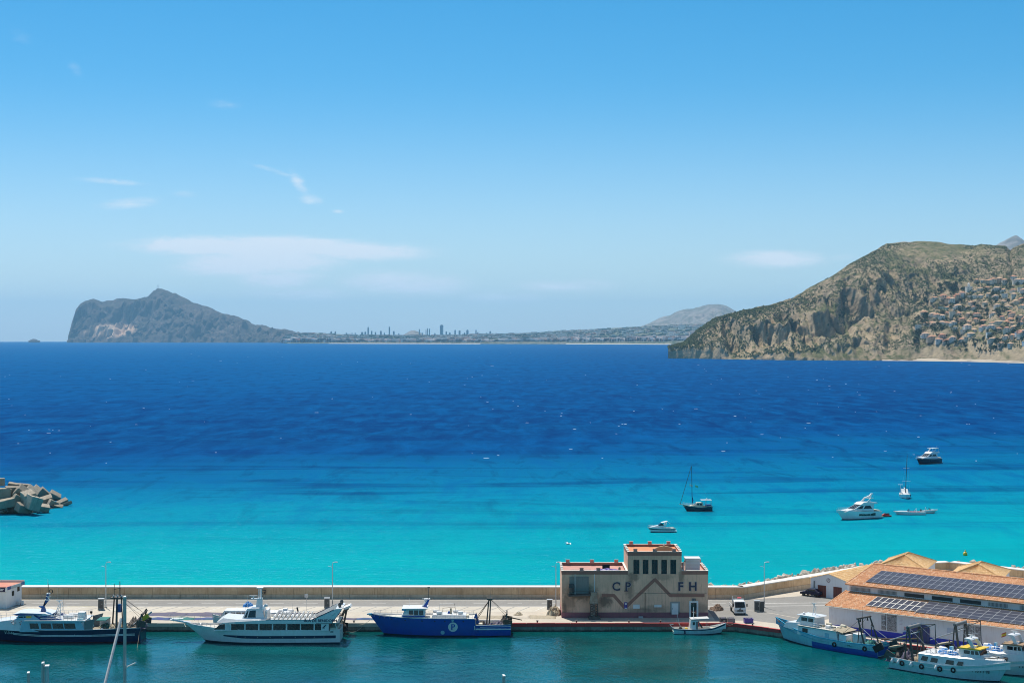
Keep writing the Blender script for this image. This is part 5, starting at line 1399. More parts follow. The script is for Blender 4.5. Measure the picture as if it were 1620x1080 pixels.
# -- passenger ferry ------------------------------------------------------------------------------
def ferry():
    Yn = 50 * F / (1018.6 - EYE); B = 6.0; Yc = Yn + B / 2; xc = 412
    t = thing('excursion_ferry', 'white two-deck excursion boat with dark windows, navy stripe and raked stern wings', 'ferry', ((xc - 810) * Yn / F, Yc, 0), math.pi)
    X = lambda px: (xc - px) * Yn / F
    Zn = lambda py: zat(py, Yn); Zc = lambda py: zat(py, Yc)
    L = X(287) - X(537)
    h = Hull(L, B, [(0, Zn(996)), (.5, Zn(996.8)), (.75, Zn(995)), (.9, Zn(992.3)), (1, Zn(989.5))], rake=3.4, transom=.86, fine=.55, wl=.9)
    zd = Zn(996.8) - .12
    h.build(t, [(0, .10, M['dark_boot']), (.10, .40, M['white_boat']), (.40, .60, M['white_boat']), (.60, 1.0, M['white_boat'])], lambda q: zd + .55 * max(0, (q - .6) / .4) ** 1.3, M['deck'], M['white_boat'])
    # navy stripe: a proud strip let into the side
    for s in (1, -1):
        ts = [k / 40 for k in range(1, 31)]
        mb = MB(); mb.loft([[h.pt(q, .40 + .10 * max(0, (q - .62) / .13), s) + Vector((0, s * .02, 0)), h.pt(q, .60 - .02 * max(0, (q - .62) / .13), s) + Vector((0, s * .02, 0))] for q in ts]); mb.build('navy_stripe', M['navy'], t)
        for q in (.1, .16, .22, .28, .36, .44, .52, .6, .66):
            p = h.pt(q, .5, s); MB().lathe([(.10, 0), (.10, .03), (.07, .035)], (p.x, p.y + (.01 if s > 0 else -.03), p.z), 8, axis='y').build('porthole', M['mid_grey'], t)
        p = h.pt(.20 / 4, .85, s); MB().box(p.x - .25, p.x + .25, p.y - .02, p.y + .02, p.z - .08, p.z + .10).build('fairlead', M['dark_grey'], t)
        p = h.pt(.885, .93, s); MB().box(p.x - .18, p.x + .18, p.y - .02, p.y + .03, p.z - .10, p.z + .10).build('navigation_light', M['white_paint'], t)
    # saloon
    za, zb = zd, Zn(985.2)
    xa, xb = X(520), X(359)
    o, wf = cabin(t, 'saloon', [(xa, za), (xb + 2.2, za), (xb + 1.2, zb - .25), (xb + .3, zb), (xa, zb)], B / 2 - .10, B / 2 - .16, M['white_boat'])
    wz0, wz1 = Zn(996.2), Zn(986.6)
    for a_, b_ in ((365.6, 386.2), (388.3, 408), (410.4, 429.8), (432.1, 451.8), (454.4, 474.2), (476.2, 495.9), (498, 507.8)):
        side_windows(t, [(X(b_), X(a_), wz0, wz1)], wf)
    side_windows(t, [((X(355.5) + .0, wz0 + .1), (X(338), wz0 + .1), (X(348), wz1 - .12), (X(355.5), wz1))], wf)
    front_windows(t, xb + 2.05, za + .25, xb + 1.3, zb - .32, B / 2 - .45, B / 2 - .55, 5)
    for s in (1, -1):
        MB().box(X(362.5), X(358.5), s * (B / 2 - .08) - .03, s * (B / 2 - .08) + .03, za, zb - .05).build('door', M['white_paint'], t)
    # upper deck, bulwark and forward fairing
    ud = zb; hb = Zn(980.2)
    MB().prism([(-B / 2, 0), (B / 2, 0), (B / 2, .12), (-B / 2, .12)], 0, 1).mesh('unused', M['white_boat'])
    MB().box(X(536), X(372), -B / 2 + .02, B / 2 - .02, ud + .002, ud + .10).build('upper_deck', M['deck'], t)
    for s in (1, -1):
        m = MB(); y0, y1 = (s * (B / 2 - .03), s * (B / 2 + .05)) if s > 0 else (s * (B / 2 + .05), s * (B / 2 - .03))
        m.prism([(X(519), ud - .05), (X(353), ud - .05), (X(350), ud + .10), (X(420), hb - .0), (X(492), hb - .0), (X(519), hb - .02)], y0, y1); m.build('upper_bulwark', M['white_boat'], t)
        m = MB(); m.prism([(X(493), hb + .002), (X(421), hb + .002), (X(421), hb + .07), (X(493), hb + .07)], y0 - .02, y1 + .02); m.build('navy_rail', M['navy'], t)
        # stern wing, raked aft
        m = MB(); m.prism([(X(525), ud - .05), (X(500), ud - .05), (X(494), hb + .0), (X(528), Zn(963.5)), (X(538), Zn(962)), (X(540), Zn(965))], y0 + .004, y1 - .004); m.build('stern_wing', M['white_boat'], t)
        m = MB(); m.tube([(X(493), s * (B / 2 + .05), hb + .05), (X(528), s * (B / 2 + .05), Zn(963.8))], .07, 6); m.tube([(X(540), s * (B / 2 + .05), Zn(965)), (X(525), s * (B / 2 + .05), ud + .0)], .05, 6); m.tube([(X(525), s * (B / 2 + .05), ud + .02), (X(500), s * (B / 2 + .05), ud + .02)], .035, 6); m.build('navy_edge', M['navy'], t)
        lettering('boat_name', 'ISLA DE BENIDORM', .62, M['navy'], t, (X(507), s * (B / 2 + .075), Zn(981.2)), (math.pi / 2, 0, math.pi if s == 1 else 0), depth=.01, bold=.012)
        m = MB(); xx, zz = X(513), Zn(990.6); m.tube([(xx - .3, s * (B / 2 - .09), zz + .30), (xx - .05, s * (B / 2 - .09), zz + .05), (xx + .28, s * (B / 2 - .09), zz - .22), (xx - .1, s * (B / 2 - .09), zz - .34)], [.05, .10, .10, .03], 6); m.build('dolphin_mark', M['navy'], t)
        m = MB(); xx, zz = X(527), Zn(971.5); m.tube([(xx - .5, s * (B / 2 + .05), zz + .55), (xx - .05, s * (B / 2 + .05), zz + .05), (xx + .4, s * (B / 2 + .05), zz - .2)], [.03, .14, .04], 6); m.build('white_mark', M['white_paint'], t)
    MB().prism([(X(539), Zc(962)), (X(528), Zc(962)), (X(531), Zc(957.5)), (X(541), Zc(957.5))], -B / 2 + .05, B / 2 - .05).build('wing_arch', M['white_boat'], t)
    for yy in (-1.5, 1.5): MB().lathe([(.12, 0), (.25, .15), (.3, .5), (.18, .72)], (X(536), yy, Zc(957.5)), 10).build('floodlight', M['dark_grey'], t)
    # sloping white foredeck roof up to the wheelhouse
    zw = Zc(974.5)
    nose, wf3 = cabin(t, 'forward_roof', [(X(345), ud + .0), (X(342), ud + .12), (X(352), ud + .75), (X(372), zw - .05), (X(420), zw), (X(420), ud)], B / 2 - .12, B / 2 - .7, M['white_boat'])
    zt = Zc(958.8)
    o, wf2 = cabin(t, 'wheelhouse', [(X(416), zw - .6), (X(381), zw - .6), (X(381), zw - .05), (X(388.5), zt - .12), (X(396), zt), (X(412), zt), (X(418), zw - .25)], 1.9, 1.55, M['white_boat'])
    side_windows(t, [((X(402.5), zw + .15), (X(390), zw + .15), (X(393), zt - .42), (X(402.5), zt - .35))], wf2)
    side_windows(t, [((X(388.5), zw + .12), (X(384), zw + .12), (X(389.5), zt - .42), (X(391), zt - .42))], wf2)
    front_windows(t, X(381.6), zw + .12, X(388.0), zt - .3, 1.65, 1.5, 4)
    net_heap(t, X(386), -1.2, zt - .15, .75, .7, .75, M['tarp_blue'], 8.2, 'folded_cover')
    MB().box(X(421), X(417.5), -1.75, 1.75, zw - .3, zt - .45).build('windbreak', M['steel_white'], t)
    # signal mast
    mx = X(406)
    MB().prism([(mx + .55, zt), (mx - .55, zt), (mx - .5, zt + 1.4), (mx + .35, zt + 1.4)], -.35, .35).build('mast_base', M['white_boat'], t)
    post(t, 'mast', [(mx + .12, -.2, zt + 1.3), (mx + .12, -.2, zt + 3.05)], .09, M['steel_white']); post(t, 'mast', [(mx - .35, .2, zt + 1.3), (mx - .35, .2, zt + 3.05)], .09, M['steel_white'])
    MB().box(mx - .6, mx + .45, -.5, .5, zt + 3.05, zt + 3.14).build('mast_top', M['white_paint'], t)
    radar(t, mx + 1.0, 0, zt + 1.35, 1.3); MB().box(mx + .3, mx + 1.4, -.3, .3, zt + 1.22, zt + 1.345).build('radar_shelf', M['white_boat'], t)
    dome(t, mx - 1.15, .5, zt + .05, .33); antenna(t, mx + 1.8, 1.0, zt, 2.0)
    for k in range(3): MB().box(mx - .62, mx - .5, -.12, .12, zt + 1.6 + k * .5, zt + 1.85 + k * .5).build('signal_lamp', M['dark_grey'], t)
    # seats in rows on the open deck
    sm = MB(); sm.box(-.26, .26, -.24, .24, .38, .46); sm.box(-.30, -.22, -.24, .24, .461, .98); sm.box(-.2, -.14, -.2, .2, 0, .38); sm.box(.14, .2, -.2, .2, 0, .38)
    sme = sm.mesh('seat', M['white_paint'])
    for i in range(10):
        for j, yy in enumerate((2.35, 1.75, 1.15, -.6, -1.2, -1.8, -2.4)):
            if i == 9 and j > 3: continue
            link('seat', sme, t, (X(430 + i * 7.0), yy, ud + .102))
    railing(t, [(X(425), -B / 2 + .05, hb), (X(493), -B / 2 + .05, hb)], .45, 10, .02, M['white_paint']); railing(t, [(X(425), B / 2 - .02, hb + .06), (X(493), B / 2 - .02, hb + .06)], .22, 10, .02, M['white_paint'], rails=1)
    # stair housing and lockers on the far side
    MB().frustum(X(452), X(441), -2.7, -1.6, ud + .1, ud + 1.0, .1, .1, .05, .05).build('locker', M['white_paint'], t)
    # stern cockpit
    MB().box(X(533), X(521), -B / 2 + .5, B / 2 - .5, zd + .02, zd + .5).build('stern_bench', M['cream'], t)
    MB().box(X(521.2), X(520), -B / 2 + .15, B / 2 - .15, zd, ud).build('stern_bulkhead', M['dark_grey'], t)
    for s in (1, -1): post(t, 'pillar', [(X(533), s * (B / 2 - .35), zd), (X(530), s * (B / 2 - .25), ud)], .06, M['white_paint'], 6)
    # pulpit plank
    m = MB(); m.prism([(X(292), h.bow - .05), (X(263), h.bow + .48), (X(263), h.bow + .62), (X(285), h.bow + .30), (X(296), h.bow + .10)], -.42, .42); m.build('bow_plank', M['white_boat'], t)
    m = MB(); m.tube([(X(263), -.42, h.bow + .62), (X(261.5), -.42, h.bow + 1.25), (X(287), -.55, h.bow + 1.1), (X(318), -1.5, h.bow + .75)], .03, 5); m.tube([(X(263), .42, h.bow + .62), (X(261.5), .42, h.bow + 1.25), (X(287), .55, h.bow + 1.1), (X(318), 1.5, h.bow + .75)], .03, 5); m.tube([(X(261.5), -.42, h.bow + 1.25), (X(261.5), .42, h.bow + 1.25)], .03, 5)
    for px in (270, 280, 290, 300, 310):
        for s in (1, -1): m.tube([(X(px), s * lerp(.44, 1.25, (px - 263) / 55), h.bow + .2), (X(px), s * lerp(.44, 1.25, (px - 263) / 55), h.bow + 1.12 - (px - 270) * .005)], .022, 4)
    m.build('pulpit_rail', M['galv'], t)
    m = MB(); m.box(X(284), X(266), -.3, .3, h.bow + .66, h.bow + .72); m.build('gangway', M['white_paint'], t)
    railing(t, [(X(318), 1.5, zd + .7), (X(345), 2.5, zd + .35)], .55, 4); 
    MB().lathe([(.2, 0), (.26, .1), (.2, .35), (.1, .4)], (X(312), 0, zd + .35), 10).build('windlass', M['galv'], t)
    rope(t, (X(290), -.5, h.bow - .3), (X(270), -8.3, QZ + .1), .5, .035)
ferry()
# -- generic trawler used for the other working boats ------------------------------------------------
def xform(t, px_bow_side):
    pass
def navy_trawler():
    Yn = 50 * F / (1017.2 - EYE); B = 5.8; Yc = Yn + B / 2; xc = 92
    t = thing('trawler', 'navy trawler with white upperworks, blue funnel mast and stern gallows at the left edge', 'fishing boat', ((xc - 810) * Yn / F, Yc, 0), math.pi, 'fishing boats moored in the harbour')
    X = lambda px: (xc - px) * Yn / F
    Zn = lambda py: zat(py, Yn); Zc = lambda py: zat(py, Yc)
    L = X(-38) - X(219)
    h = Hull(L, B, [(0, Zn(993.5)), (.35, Zn(996)), (.6, Zn(996.3)), (.85, Zn(992.5)), (1, Zn(986))], rake=2.4, transom=.8, fine=.55)
    zd = Zn(996) - .35
    h.build(t, [(0, .08, M['maroon_boot']), (.08, 1.0, M['navy'])], lambda q: zd + .5 * max(0, (q - .6) / .4), M['deck_dark'], M['steel_white'])
    for s in (1, -1):
        for qa, qb in ((.50, .51), (.58, .59)):
            MB().loft([[h.pt(k / 30, qa, s) + Vector((0, s * .03, 0)), h.pt(k / 30, qb, s) + Vector((0, s * .045, 0)), h.pt(k / 30, qb + .04, s) + Vector((0, s * .03, 0))] for k in range(1, 25)]).build('rubbing_strake', M['steel_white'], t)
        p = h.pt(.81, .62, s)
        lettering('boat_number', 'V-3-61', .62, M['white_paint'], t, (p.x + .35, p.y + s * .02, p.z), (math.pi / 2, 0, (math.pi if s == 1 else 0) - s * .10), depth=.01, bold=.008)
        MB().lathe([(.09, 0), (.09, .06)], (h.pt(.40, .62, s).x, h.pt(.40, .62, s).y + (.02 if s > 0 else -.08), h.pt(.40, .62, s).z), 8, axis='y').build('drain', M['white_paint'], t)
    # long deckhouse with four big windows
    za, zb = zd, Zn(982.6); xa, xb = X(136), X(40)
    o, wf = cabin(t, 'deckhouse', [(xa, za), (xb + 1.0, za), (xb + .6, zb), (xa + 1.0, zb)], B / 2 - .12, B / 2 - .22, M['sky_hull'])
    for a_, b_ in ((46, 61.5), (63.5, 81.5), (82, 100.5), (100.5, 119.5)):
        side_windows(t, [((X(b_), Zn(994)), (X(a_ + 1.5), Zn(994)), (X(a_), Zn(985.7)), (X(b_ - 2), Zn(985.7)))], wf, frame=True)
    MB().box(X(134), X(38), -B / 2 + .05, B / 2 - .05, zb + .002, zb + .14).build('deckhouse_roof', M['white_boat'], t)
    # forward trunk with two lifebuoys
    zf = Zn(984.5)
    cabin(t, 'forward_trunk', [(X(42), zd), (X(-18), zd + .4), (X(-12), zf), (X(25), zf + .45), (X(42), zf + .45)], B / 2 - .45, B / 2 - .75, M['white_boat'])
    lifebuoy(t, (X(20), B / 2 - .42, Zn(984.8))); lifebuoy(t, (X(32), B / 2 - .40, Zn(985.2)))
    # wheelhouse with navy visor and tail wedge
    zw = zb + .142; zt = Zc(967.5)
    o, wf2 = cabin(t, 'wheelhouse', [(X(74), zw), (X(22), zw), (X(27), zt - .15), (X(60), zt - .15)], 2.25, 2.0, M['sky_hull'])
    MB().prism([(X(78), zt - .10), (X(66), zt - .38), (X(24), zt - .16), (X(18.5), zt + .0), (X(30), zt + .22), (X(68), zt + .10)], -2.2, 2.2).build('wheelhouse_roof', M['white_boat'], t)
    MB().prism([(X(64), zt - .14), (X(24), zt - .2), (X(18.2), zt - .04), (X(26), zt + .08), (X(64), zt + .0)], -2.26, 2.26).build('visor', M['midblue'], t)
    side_windows(t, [((X(34), zw + .35), (X(25.5), zw + .35), (X(30), zt - .35), (X(34), zt - .35))], wf2)
    side_windows(t, [(X(47.5), X(39), zw + .3, zt - .3)], wf2, M['yellow']); side_windows(t, [(X(38.2), X(35), zw + .35, zt - .35)], wf2)
    front_windows(t, X(22.6), zw + .35, X(26.4), zt - .3, 2.0, 1.85, 5)
    for s in (1, -1):
        y0, y1 = (2.22, 2.30) if s > 0 else (-2.30, -2.22)
        MB().prism([(X(98), zw + .02), (X(62), zw + .02), (X(62), zw + .62), (X(74), zt - .2)], y0, y1).build('navy_wedge', M['midblue'], t)
        MB().box(X(79.5), X(62), y0 - .01 if s < 0 else y0 + .02, y1 - .02 if s < 0 else y1 + .03, zw + .28, zw + .40).build('white_bar', M['white_paint'], t)
        MB().prism([(X(66), zt - .5), (X(51), zt - .16), (X(54), zt - .16), (X(62), zt - .9)], y0, y1).build('navy_triangle', M['midblue'], t)
    # curved blue funnel mast
    mx = X(61)
    MB().prism([(mx + .45, zt), (mx - .45, zt), (mx - .15, zt + .9), (mx - .55, zt + 2.9), (mx - .95, zt + 3.0), (mx - .75, zt + 1.7), (mx + .1, zt + 1.0), (mx + .75, zt + .98), (mx + .75, zt + .9), (mx + .3, zt + .7)], -.25, .25).build('funnel_mast', M['midblue'], t)
    MB().box(mx - 1.0, mx - .3, -.3, .3, zt + 1.95, zt + 2.12).build('mast_stripe', M['white_paint'], t)
    MB().box(mx - 1.15, mx - .55, -.4, .4, zt + 3.0, zt + 3.12).build('mast_platform', M['white_paint'], t)
    post(t, 'mast', [(mx - .75, 0, zt + 3.1), (mx - .75, 0, zt + 4.6)], .06, M['rust'], 6); antenna(t, mx - .7, 0, zt + 4.5, .9, .05)
    MB().torus((mx - 1.2, 0, zt + 3.4), .28, .07, 'y', 12, 5).build('direction_finder', M['black'], t)
    radar(t, mx - .9, .4, zt + 2.2, .8); antenna(t, X(86), .9, zt, 4.4, .015); antenna(t, X(90), -.9, zt + .2, 3.6, .02, M['dark_grey'])
    # white lattice mast and gear on the roof
    for s in (1, -1):
        post(t, 'lattice_leg', [(X(78), s * .9, zw), (X(88), s * .5, zt + 1.5)], .06, M['steel_white'], 6); post(t, 'lattice_leg', [(X(90), s * .9, zw), (X(90), s * .5, zt + 1.6)], .05, M['steel_white'], 6)
        for k in range(4): post(t, 'lattice_brace', [(X(80 + k * 2.2), s * .8, zw + .4 + k * .55), (X(90), s * .75, zw + .7 + k * .55)], .035, M['steel_white'], 5)
    radar(t, X(86), 0, zt + 1.5, 1.0); dome(t, X(75), 1.0, zw + .3, .30); dome(t, X(82), -1.1, zw + .4, .26)
    for px, yy in ((100, .8), (107, .9), (104, -1.0), (113, -.9)): liferaft(t, X(px), yy, zw, 1.1, .34)
    MB().frustum(X(131), X(118.5), .2, 1.5, zw, zw + 1.1, .12, .12, .1, .1).build('deck_locker', M['white_paint'], t)
    MB().box(X(129.5), X(121), 1.9, 2.5, zb - .2, zb + .35).build('vent_box', M['sky_hull'], t)
    railing(t, [(X(74), B / 2 - .2, zw), (X(132), B / 2 - .2, zw)], .75, 9); railing(t, [(X(74), -B / 2 + .2, zw), (X(132), -B / 2 + .2, zw)], .75, 9)
    railing(t, [(X(14), 1.9, zf + .3), (X(-14), 1.0, zf + .2), (X(-14), -1.0, zf + .2), (X(14), -1.9, zf + .3)], .7, 9)
    post(t, 'searchlight', [(X(136), -.4, zw), (X(136), -.4, zw + .6)], .05, M['dark_grey']); MB().lathe([(.1, 0), (.22, .12), (.22, .4)], (X(136), -.4, zw + .6), 8).build('searchlight_head', M['black'], t)
    # white wing walls at the break, work deck
    for s in (1, -1):
        y0, y1 = (s * (B / 2 - .2), s * (B / 2 - .12)) if s > 0 else (s * (B / 2 - .12), s * (B / 2 - .2))
        MB().prism([(X(137), zd), (X(133), zd), (X(133), zb), (X(150), zb + .45), (X(146), zb - .9), (X(147), zd)], y0, y1).build('wing_wall', M['mid_grey'], t)
    MB().box(X(163), X(146), -2.1, -1.9, zd, zd + 1.5).build('shelter_wall', M['steel_white'], t); MB().box(X(163), X(147), -2.2, 1.0, zd + 1.52, zd + 1.62).build('shelter_roof', M['net_green'], t)
    # gallows: tall trio of posts with a platform of lamps
    zg = Zc(944)
    post(t, 'gallows_leg', [(X(168), -1.2, zd), (X(172), -.9, zg)], [.14, .11], M['rust']); post(t, 'gallows_leg', [(X(181), 1.6, zd), (X(180.5), .9, zg)], [.20, .15], M['dark_grey'])
    post(t, 'gallows_leg', [(X(187), -1.2, zd), (X(187), -.8, zg)], [.18, .13], M['gear']); post(t, 'gallows_leg', [(X(191), 1.3, zd), (X(187), .8, zg)], [.10, .09], M['rust'])
    MB().box(X(189), X(170), -1.0, 1.0, zg - .1, zg + .06).build('gallows_platform', M['gear'], t)
    for k in range(6): MB().lathe([(.1, 0), (.17, .1), (.17, .3)], (X(171 + k * 3.2), -.6 + (k % 2) * 1.2, zg + .06), 7).build('floodlight', M['galv'] if k % 2 else M['dark_grey'], t)
    post(t, 'mast', [(X(174), 0, zg), (X(174), 0, zg + 2.2)], .05, M['rust'], 5); post(t, 'mast', [(X(183), 0, zg), (X(183), 0, zg + 2.6)], .07, M['dark_grey'], 5); post(t, 'beam', [(X(174), 0, zg + 1.3), (X(184), 0, zg + 1.5)], .06, M['rust'], 5)
    MB().box(X(188), X(183), .9, 1.6, zd + 3.0, zd + 4.3).build('control_box', M['midblue'], t)
    for s in (1, -1): post(t, 'stay', [(X(187), s * .8, zg - .2), (X(219), s * 1.8, zd + 2.2)], .025, M['dark_grey'], 4); post(t, 'stay', [(X(190), s * .8, zg - .6), (X(225), s * 1.2, zd + 2.0)], .02, M['gear'], 4)
    gallows(t, X(213), 2.2, zd, zd + 2.7, -.9, .16)
    post(t, 'stern_boom', [(X(208), 1.2, zd + .9), (X(236), 1.0, zd + 3.0)], [.2, .13], M['galv']); post(t, 'stern_boom', [(X(207), -.7, zd + .6), (X(224), -.8, zd + 3.2)], [.18, .12], M['gear'])
    MB().obox((X(226), 1.0, zd + 2.1), (.5, 0, -.35), (0, .25, 0), (.15, 0, .3)).build('net_roller', M['yellow'], t)
    trawl_door(t, X(221), 1.9, zd + 1.2, M['gear']); trawl_door(t, X(222), -1.9, zd + 1.2, M['gear'])
    net_heap(t, X(207), 0, zd, 1.5, 1.8, 1.7, M['gear'], 9.3); net_heap(t, X(198), .3, zd, 1.2, 1.5, .9, M['net_beige'], 2.2); net_heap(t, X(214), -.4, zd + .3, 1.2, 1.5, 1.4, M['net_purple'], 4.4); net_heap(t, X(176), -.4, zd, 1.3, 1.2, .9, M['net_beige'], 6.4)
    gear_clutter(t, X(212), X(150), 2.1, zd, 33, 16)
    MB().torus((X(158), 1.5, zd + .12), .4, .09, 'z', 12, 5).build('rope_coil', M['cream'], t); MB().torus((X(163), 1.6, zd + .12), .3, .08, 'z', 12, 5).build('rope_coil', M['white_paint'], t)
    rope(t, (X(218), 1.4, zd + .5), (X(225), 6.5, 0.0), .2, .025, M['net_beige'])
navy_trawler()

def white_trawler_behind():
    Yc = 275.7; xc = 440; Yn = Yc - 2.2
    t = thing('trawler', 'white trawler with brown stern gallows, half hidden behind the excursion boat', 'fishing boat', ((xc - 810) * Yc / F, Yc, 0), math.pi, 'fishing boats moored in the harbour')
    X = lambda px: (xc - px) * Yc / F; Zc = lambda py: zat(py, Yc)
    L, B = X(334) - X(541), 4.4
    h = Hull(L, B, [(0, 1.6), (.3, 1.6), (.7, 2.1), (1, Zc(971.5))], rake=2.0, transom=.8)
    h.build(t, [(0, .08, M['maroon_boot']), (.08, .9, M['steel_white']), (.9, 1.0, M['steel_white'])], lambda q: 1.0 + .9 * max(0, (q - .4) / .6), M['deck_dark'], M['steel_white'])
    zt = Zc(963)
    o, wf = cabin(t, 'deckhouse', [(X(470), 1.2), (X(372), 1.4), (X(372), 2.8), (X(470), 2.5)], 1.7, 1.6, M['steel_white'])
    o, wf = cabin(t, 'wheelhouse', [(X(395), 2.6), (X(352), 2.2), (X(350), 2.7), (X(357), zt), (X(395), zt)], 1.5, 1.3, M['steel_white'])
    side_windows(t, [(X(392 - k * 9), X(385 - k * 9), zt - .9, zt - .3) for k in range(4)], wf); front_windows(t, X(351), zt - 1.0, X(355.6), zt - .25, 1.3, 1.2, 4)
    railing(t, [(X(362), 1.6, 2.3), (X(337), .5, 2.6), (X(336), -.5, 2.6), (X(362), -1.6, 2.3)], .9, 9)
    for px in (452, 460, 445): liferaft(t, X(px), -.6 + (px % 3) * .5, Zc(969), 1.0, .3)
    MB().frustum(X(456), X(447), -.6, .6, Zc(972), Zc(961.5), .15, .15, .1, .1).build('ventilator', M['white_paint'], t)
    MB().box(X(440), X(425), -1.2, 1.2, Zc(970), Zc(966.5)).build('deck_locker', M['white_paint'], t)
    post(t, 'mast', [(X(412), 0, 2.5), (X(412), 0, Zc(931))], [.10, .07], M['steel_white']); antenna(t, X(389), .5, zt, 1.6)
    for px in (426, 463): antenna(t, X(px), .3, 2.6, 2.6, .02, M['galv'])
    post(t, 'searchlight', [(X(474), 0, 2.5), (X(470), 0, Zc(960))], [.06, .16], M['dark_grey'])
    g = gallows(t, X(531), 1.6, 1.0, Zc(963), -1.6, .20, M['rust'])
    for s in (1, -1):
        post(t, 'gallows_arm', [(X(536), s * 1.3, 1.2), (X(543), s * 1.2, Zc(968)), (X(553), s * 1.1, Zc(960))], [.22, .2, .12], M['gear'], 6)
        post(t, 'gallows_prop', [(X(542), s * 1.0, .6), (X(548), s * 1.0, Zc(966))], [.12, .10], M['rust'], 6)
    MB().obox((X(550), 0, Zc(959)), (.55, 0, -.22), (0, 1.2, 0), (.1, 0, .16)).build('stern_roller', M['white_paint'], t)
    trawl_door(t, X(542), 1.7, 1.2, M['black']); trawl_door(t, X(542), -1.5, 1.2, M['black'])
    net_heap(t, X(536), 0, .9, 1.0, 1.3, 1.5, M['net_beige'], 7.7); net_heap(t, X(543), 0, .6, .8, 1.2, 1.1, M['black'], 1.7); gear_clutter(t, X(538), X(500), 1.5, 1.0, 61, 8)
    rope(t, (X(543), -.5, .8), (X(570), -2.3, .7), .7, .03)
white_trawler_behind()

def skiff():
    # small open fishing boat under the ice house, bow to the right
    Yn = 50 * F / (1003.5 - EYE); B = 2.5; Yc = Yn + B / 2; xc = 1108.5
    t = thing('fishing_launch', 'small white fishing launch with a canopy moored below the ice house', 'boat', ((xc - 810) * Yn / F, Yc, 0), 0.04)
    X = lambda px: (px - xc) * Yn / F; Zn = lambda py: zat(py, Yn); Zc = lambda py: zat(py, Yc)
    L = X(1152) - X(1067)
    h = Hull(L, B, [(0, .95), (.45, .82), (.75, 1.05), (1, 1.75)], rake=1.0, transom=.7, fine=.5)
    h.build(t, [(0, .1, M['dark_boot']), (.1, .78, M['mint_hull']), (.78, 1.0, M['navy'])], lambda q: .45 + .35 * max(0, (q - .5) / .5), M['cream'], M['white_boat'])
    o, wf = cabin(t, 'cabin', [(X(1091), .45), (X(1104), .45), (X(1104), 2.35), (X(1093), 2.35)], .85, .75, M['white_boat'])
    side_windows(t, [(X(1096), X(1099.5), 1.55, 2.05)], wf); side_windows(t, [(X(1101), X(1104.5), .7, 2.1)], wf, M['mid_grey'], 'door')
    MB().prism([(X(1093), Zc(978)), (X(1122), Zc(976.5)), (X(1122), Zc(976)), (X(1093), Zc(977.2))], -1.05, 1.05).build('canopy', M['white_boat'], t)
    for px in (1106, 1120):
        for s in (1, -1): post(t, 'canopy_pole', [(X(px), s * .95, .8), (X(px), s * .95, Zc(976.8))], .03, M['galv'], 5)
    MB().prism([(X(1106), 1.9), (X(1108), 1.9), (X(1114), .9), (X(1111), .9)], .3, .6).build('dark_cover', M['dark_grey'], t)
    post(t, 'mast', [(X(1098), 0, 2.35), (X(1098.5), 0, 4.4)], .05, M['white_paint'], 6); post(t, 'crossarm', [(X(1096), 0, 3.6), (X(1101), 0, 3.6)], .025, M['white_paint'], 5)
    liferaft(t, X(1098), .4, 2.36, .5, .13)
    MB().lathe([(.05, 0), (.28, .08), (.34, .35), (.22, .6), (.05, .65)], (X(1077), -.5, .6), 10).build('net_hauler', M['black'], t, smooth=True)
    post(t, 'fishing_rod', [(X(1078), .4, .9), (X(1073), .8, 3.2)], .03, M['white_paint'], 4); post(t, 'boat_hook', [(X(1082), -.6, .7), (X(1070), -.8, 2.3)], .03, M['cream'], 4)
    post(t, 'boarding_rail', [(X(1066), .6, .9), (X(1061), .7, 1.45), (X(1067), .5, 1.5)], .05, M['white_paint'], 5)
    MB().box(X(1085), X(1088.5), -.4, .2, .45, 1.0).build('fish_box', M['yellow'], t); MB().box(X(1124), X(1140), -.5, .5, .75, .95).build('foredeck_hatch', M['cream'], t)
    railing(t, [(X(1122), -.9, 1.0), (X(1140), -.6, 1.3), (X(1149), 0, 1.6), (X(1140), .6, 1.3)], .4, 6, .02, M['galv'], rails=1)
    MB().tube([(X(1082.5), -B / 2 - .03, .75), (X(1083), -B / 2 - .05, .2)], .14, 8).build('fender', M['navy'], t)
    rope(t, (X(1151), 0, 1.6), (X(1163), .9, 1.4), .2, .02)
skiff()

def heading_boat(name, label, stern_px, bow_px, B, cat='fishing boat', group='fishing boats moored in the harbour'):
    """near stern corner and stem at the water line on the photo -> thing, length"""
    a, b = G(*stern_px, 0), G(*bow_px, 0); c0 = a.copy()
    for _ in range(3):
        d = (b - c0); d.z = 0; L = d.length; d.normalize()
        n = Vector((-d.y, d.x, 0))
        if n.y < 0: n = -n
        c0 = a + n * (B * .36)
    c = (c0 + b) / 2
    return thing(name, label, cat, (c.x, c.y, 0), math.atan2(d.y, d.x), group), L

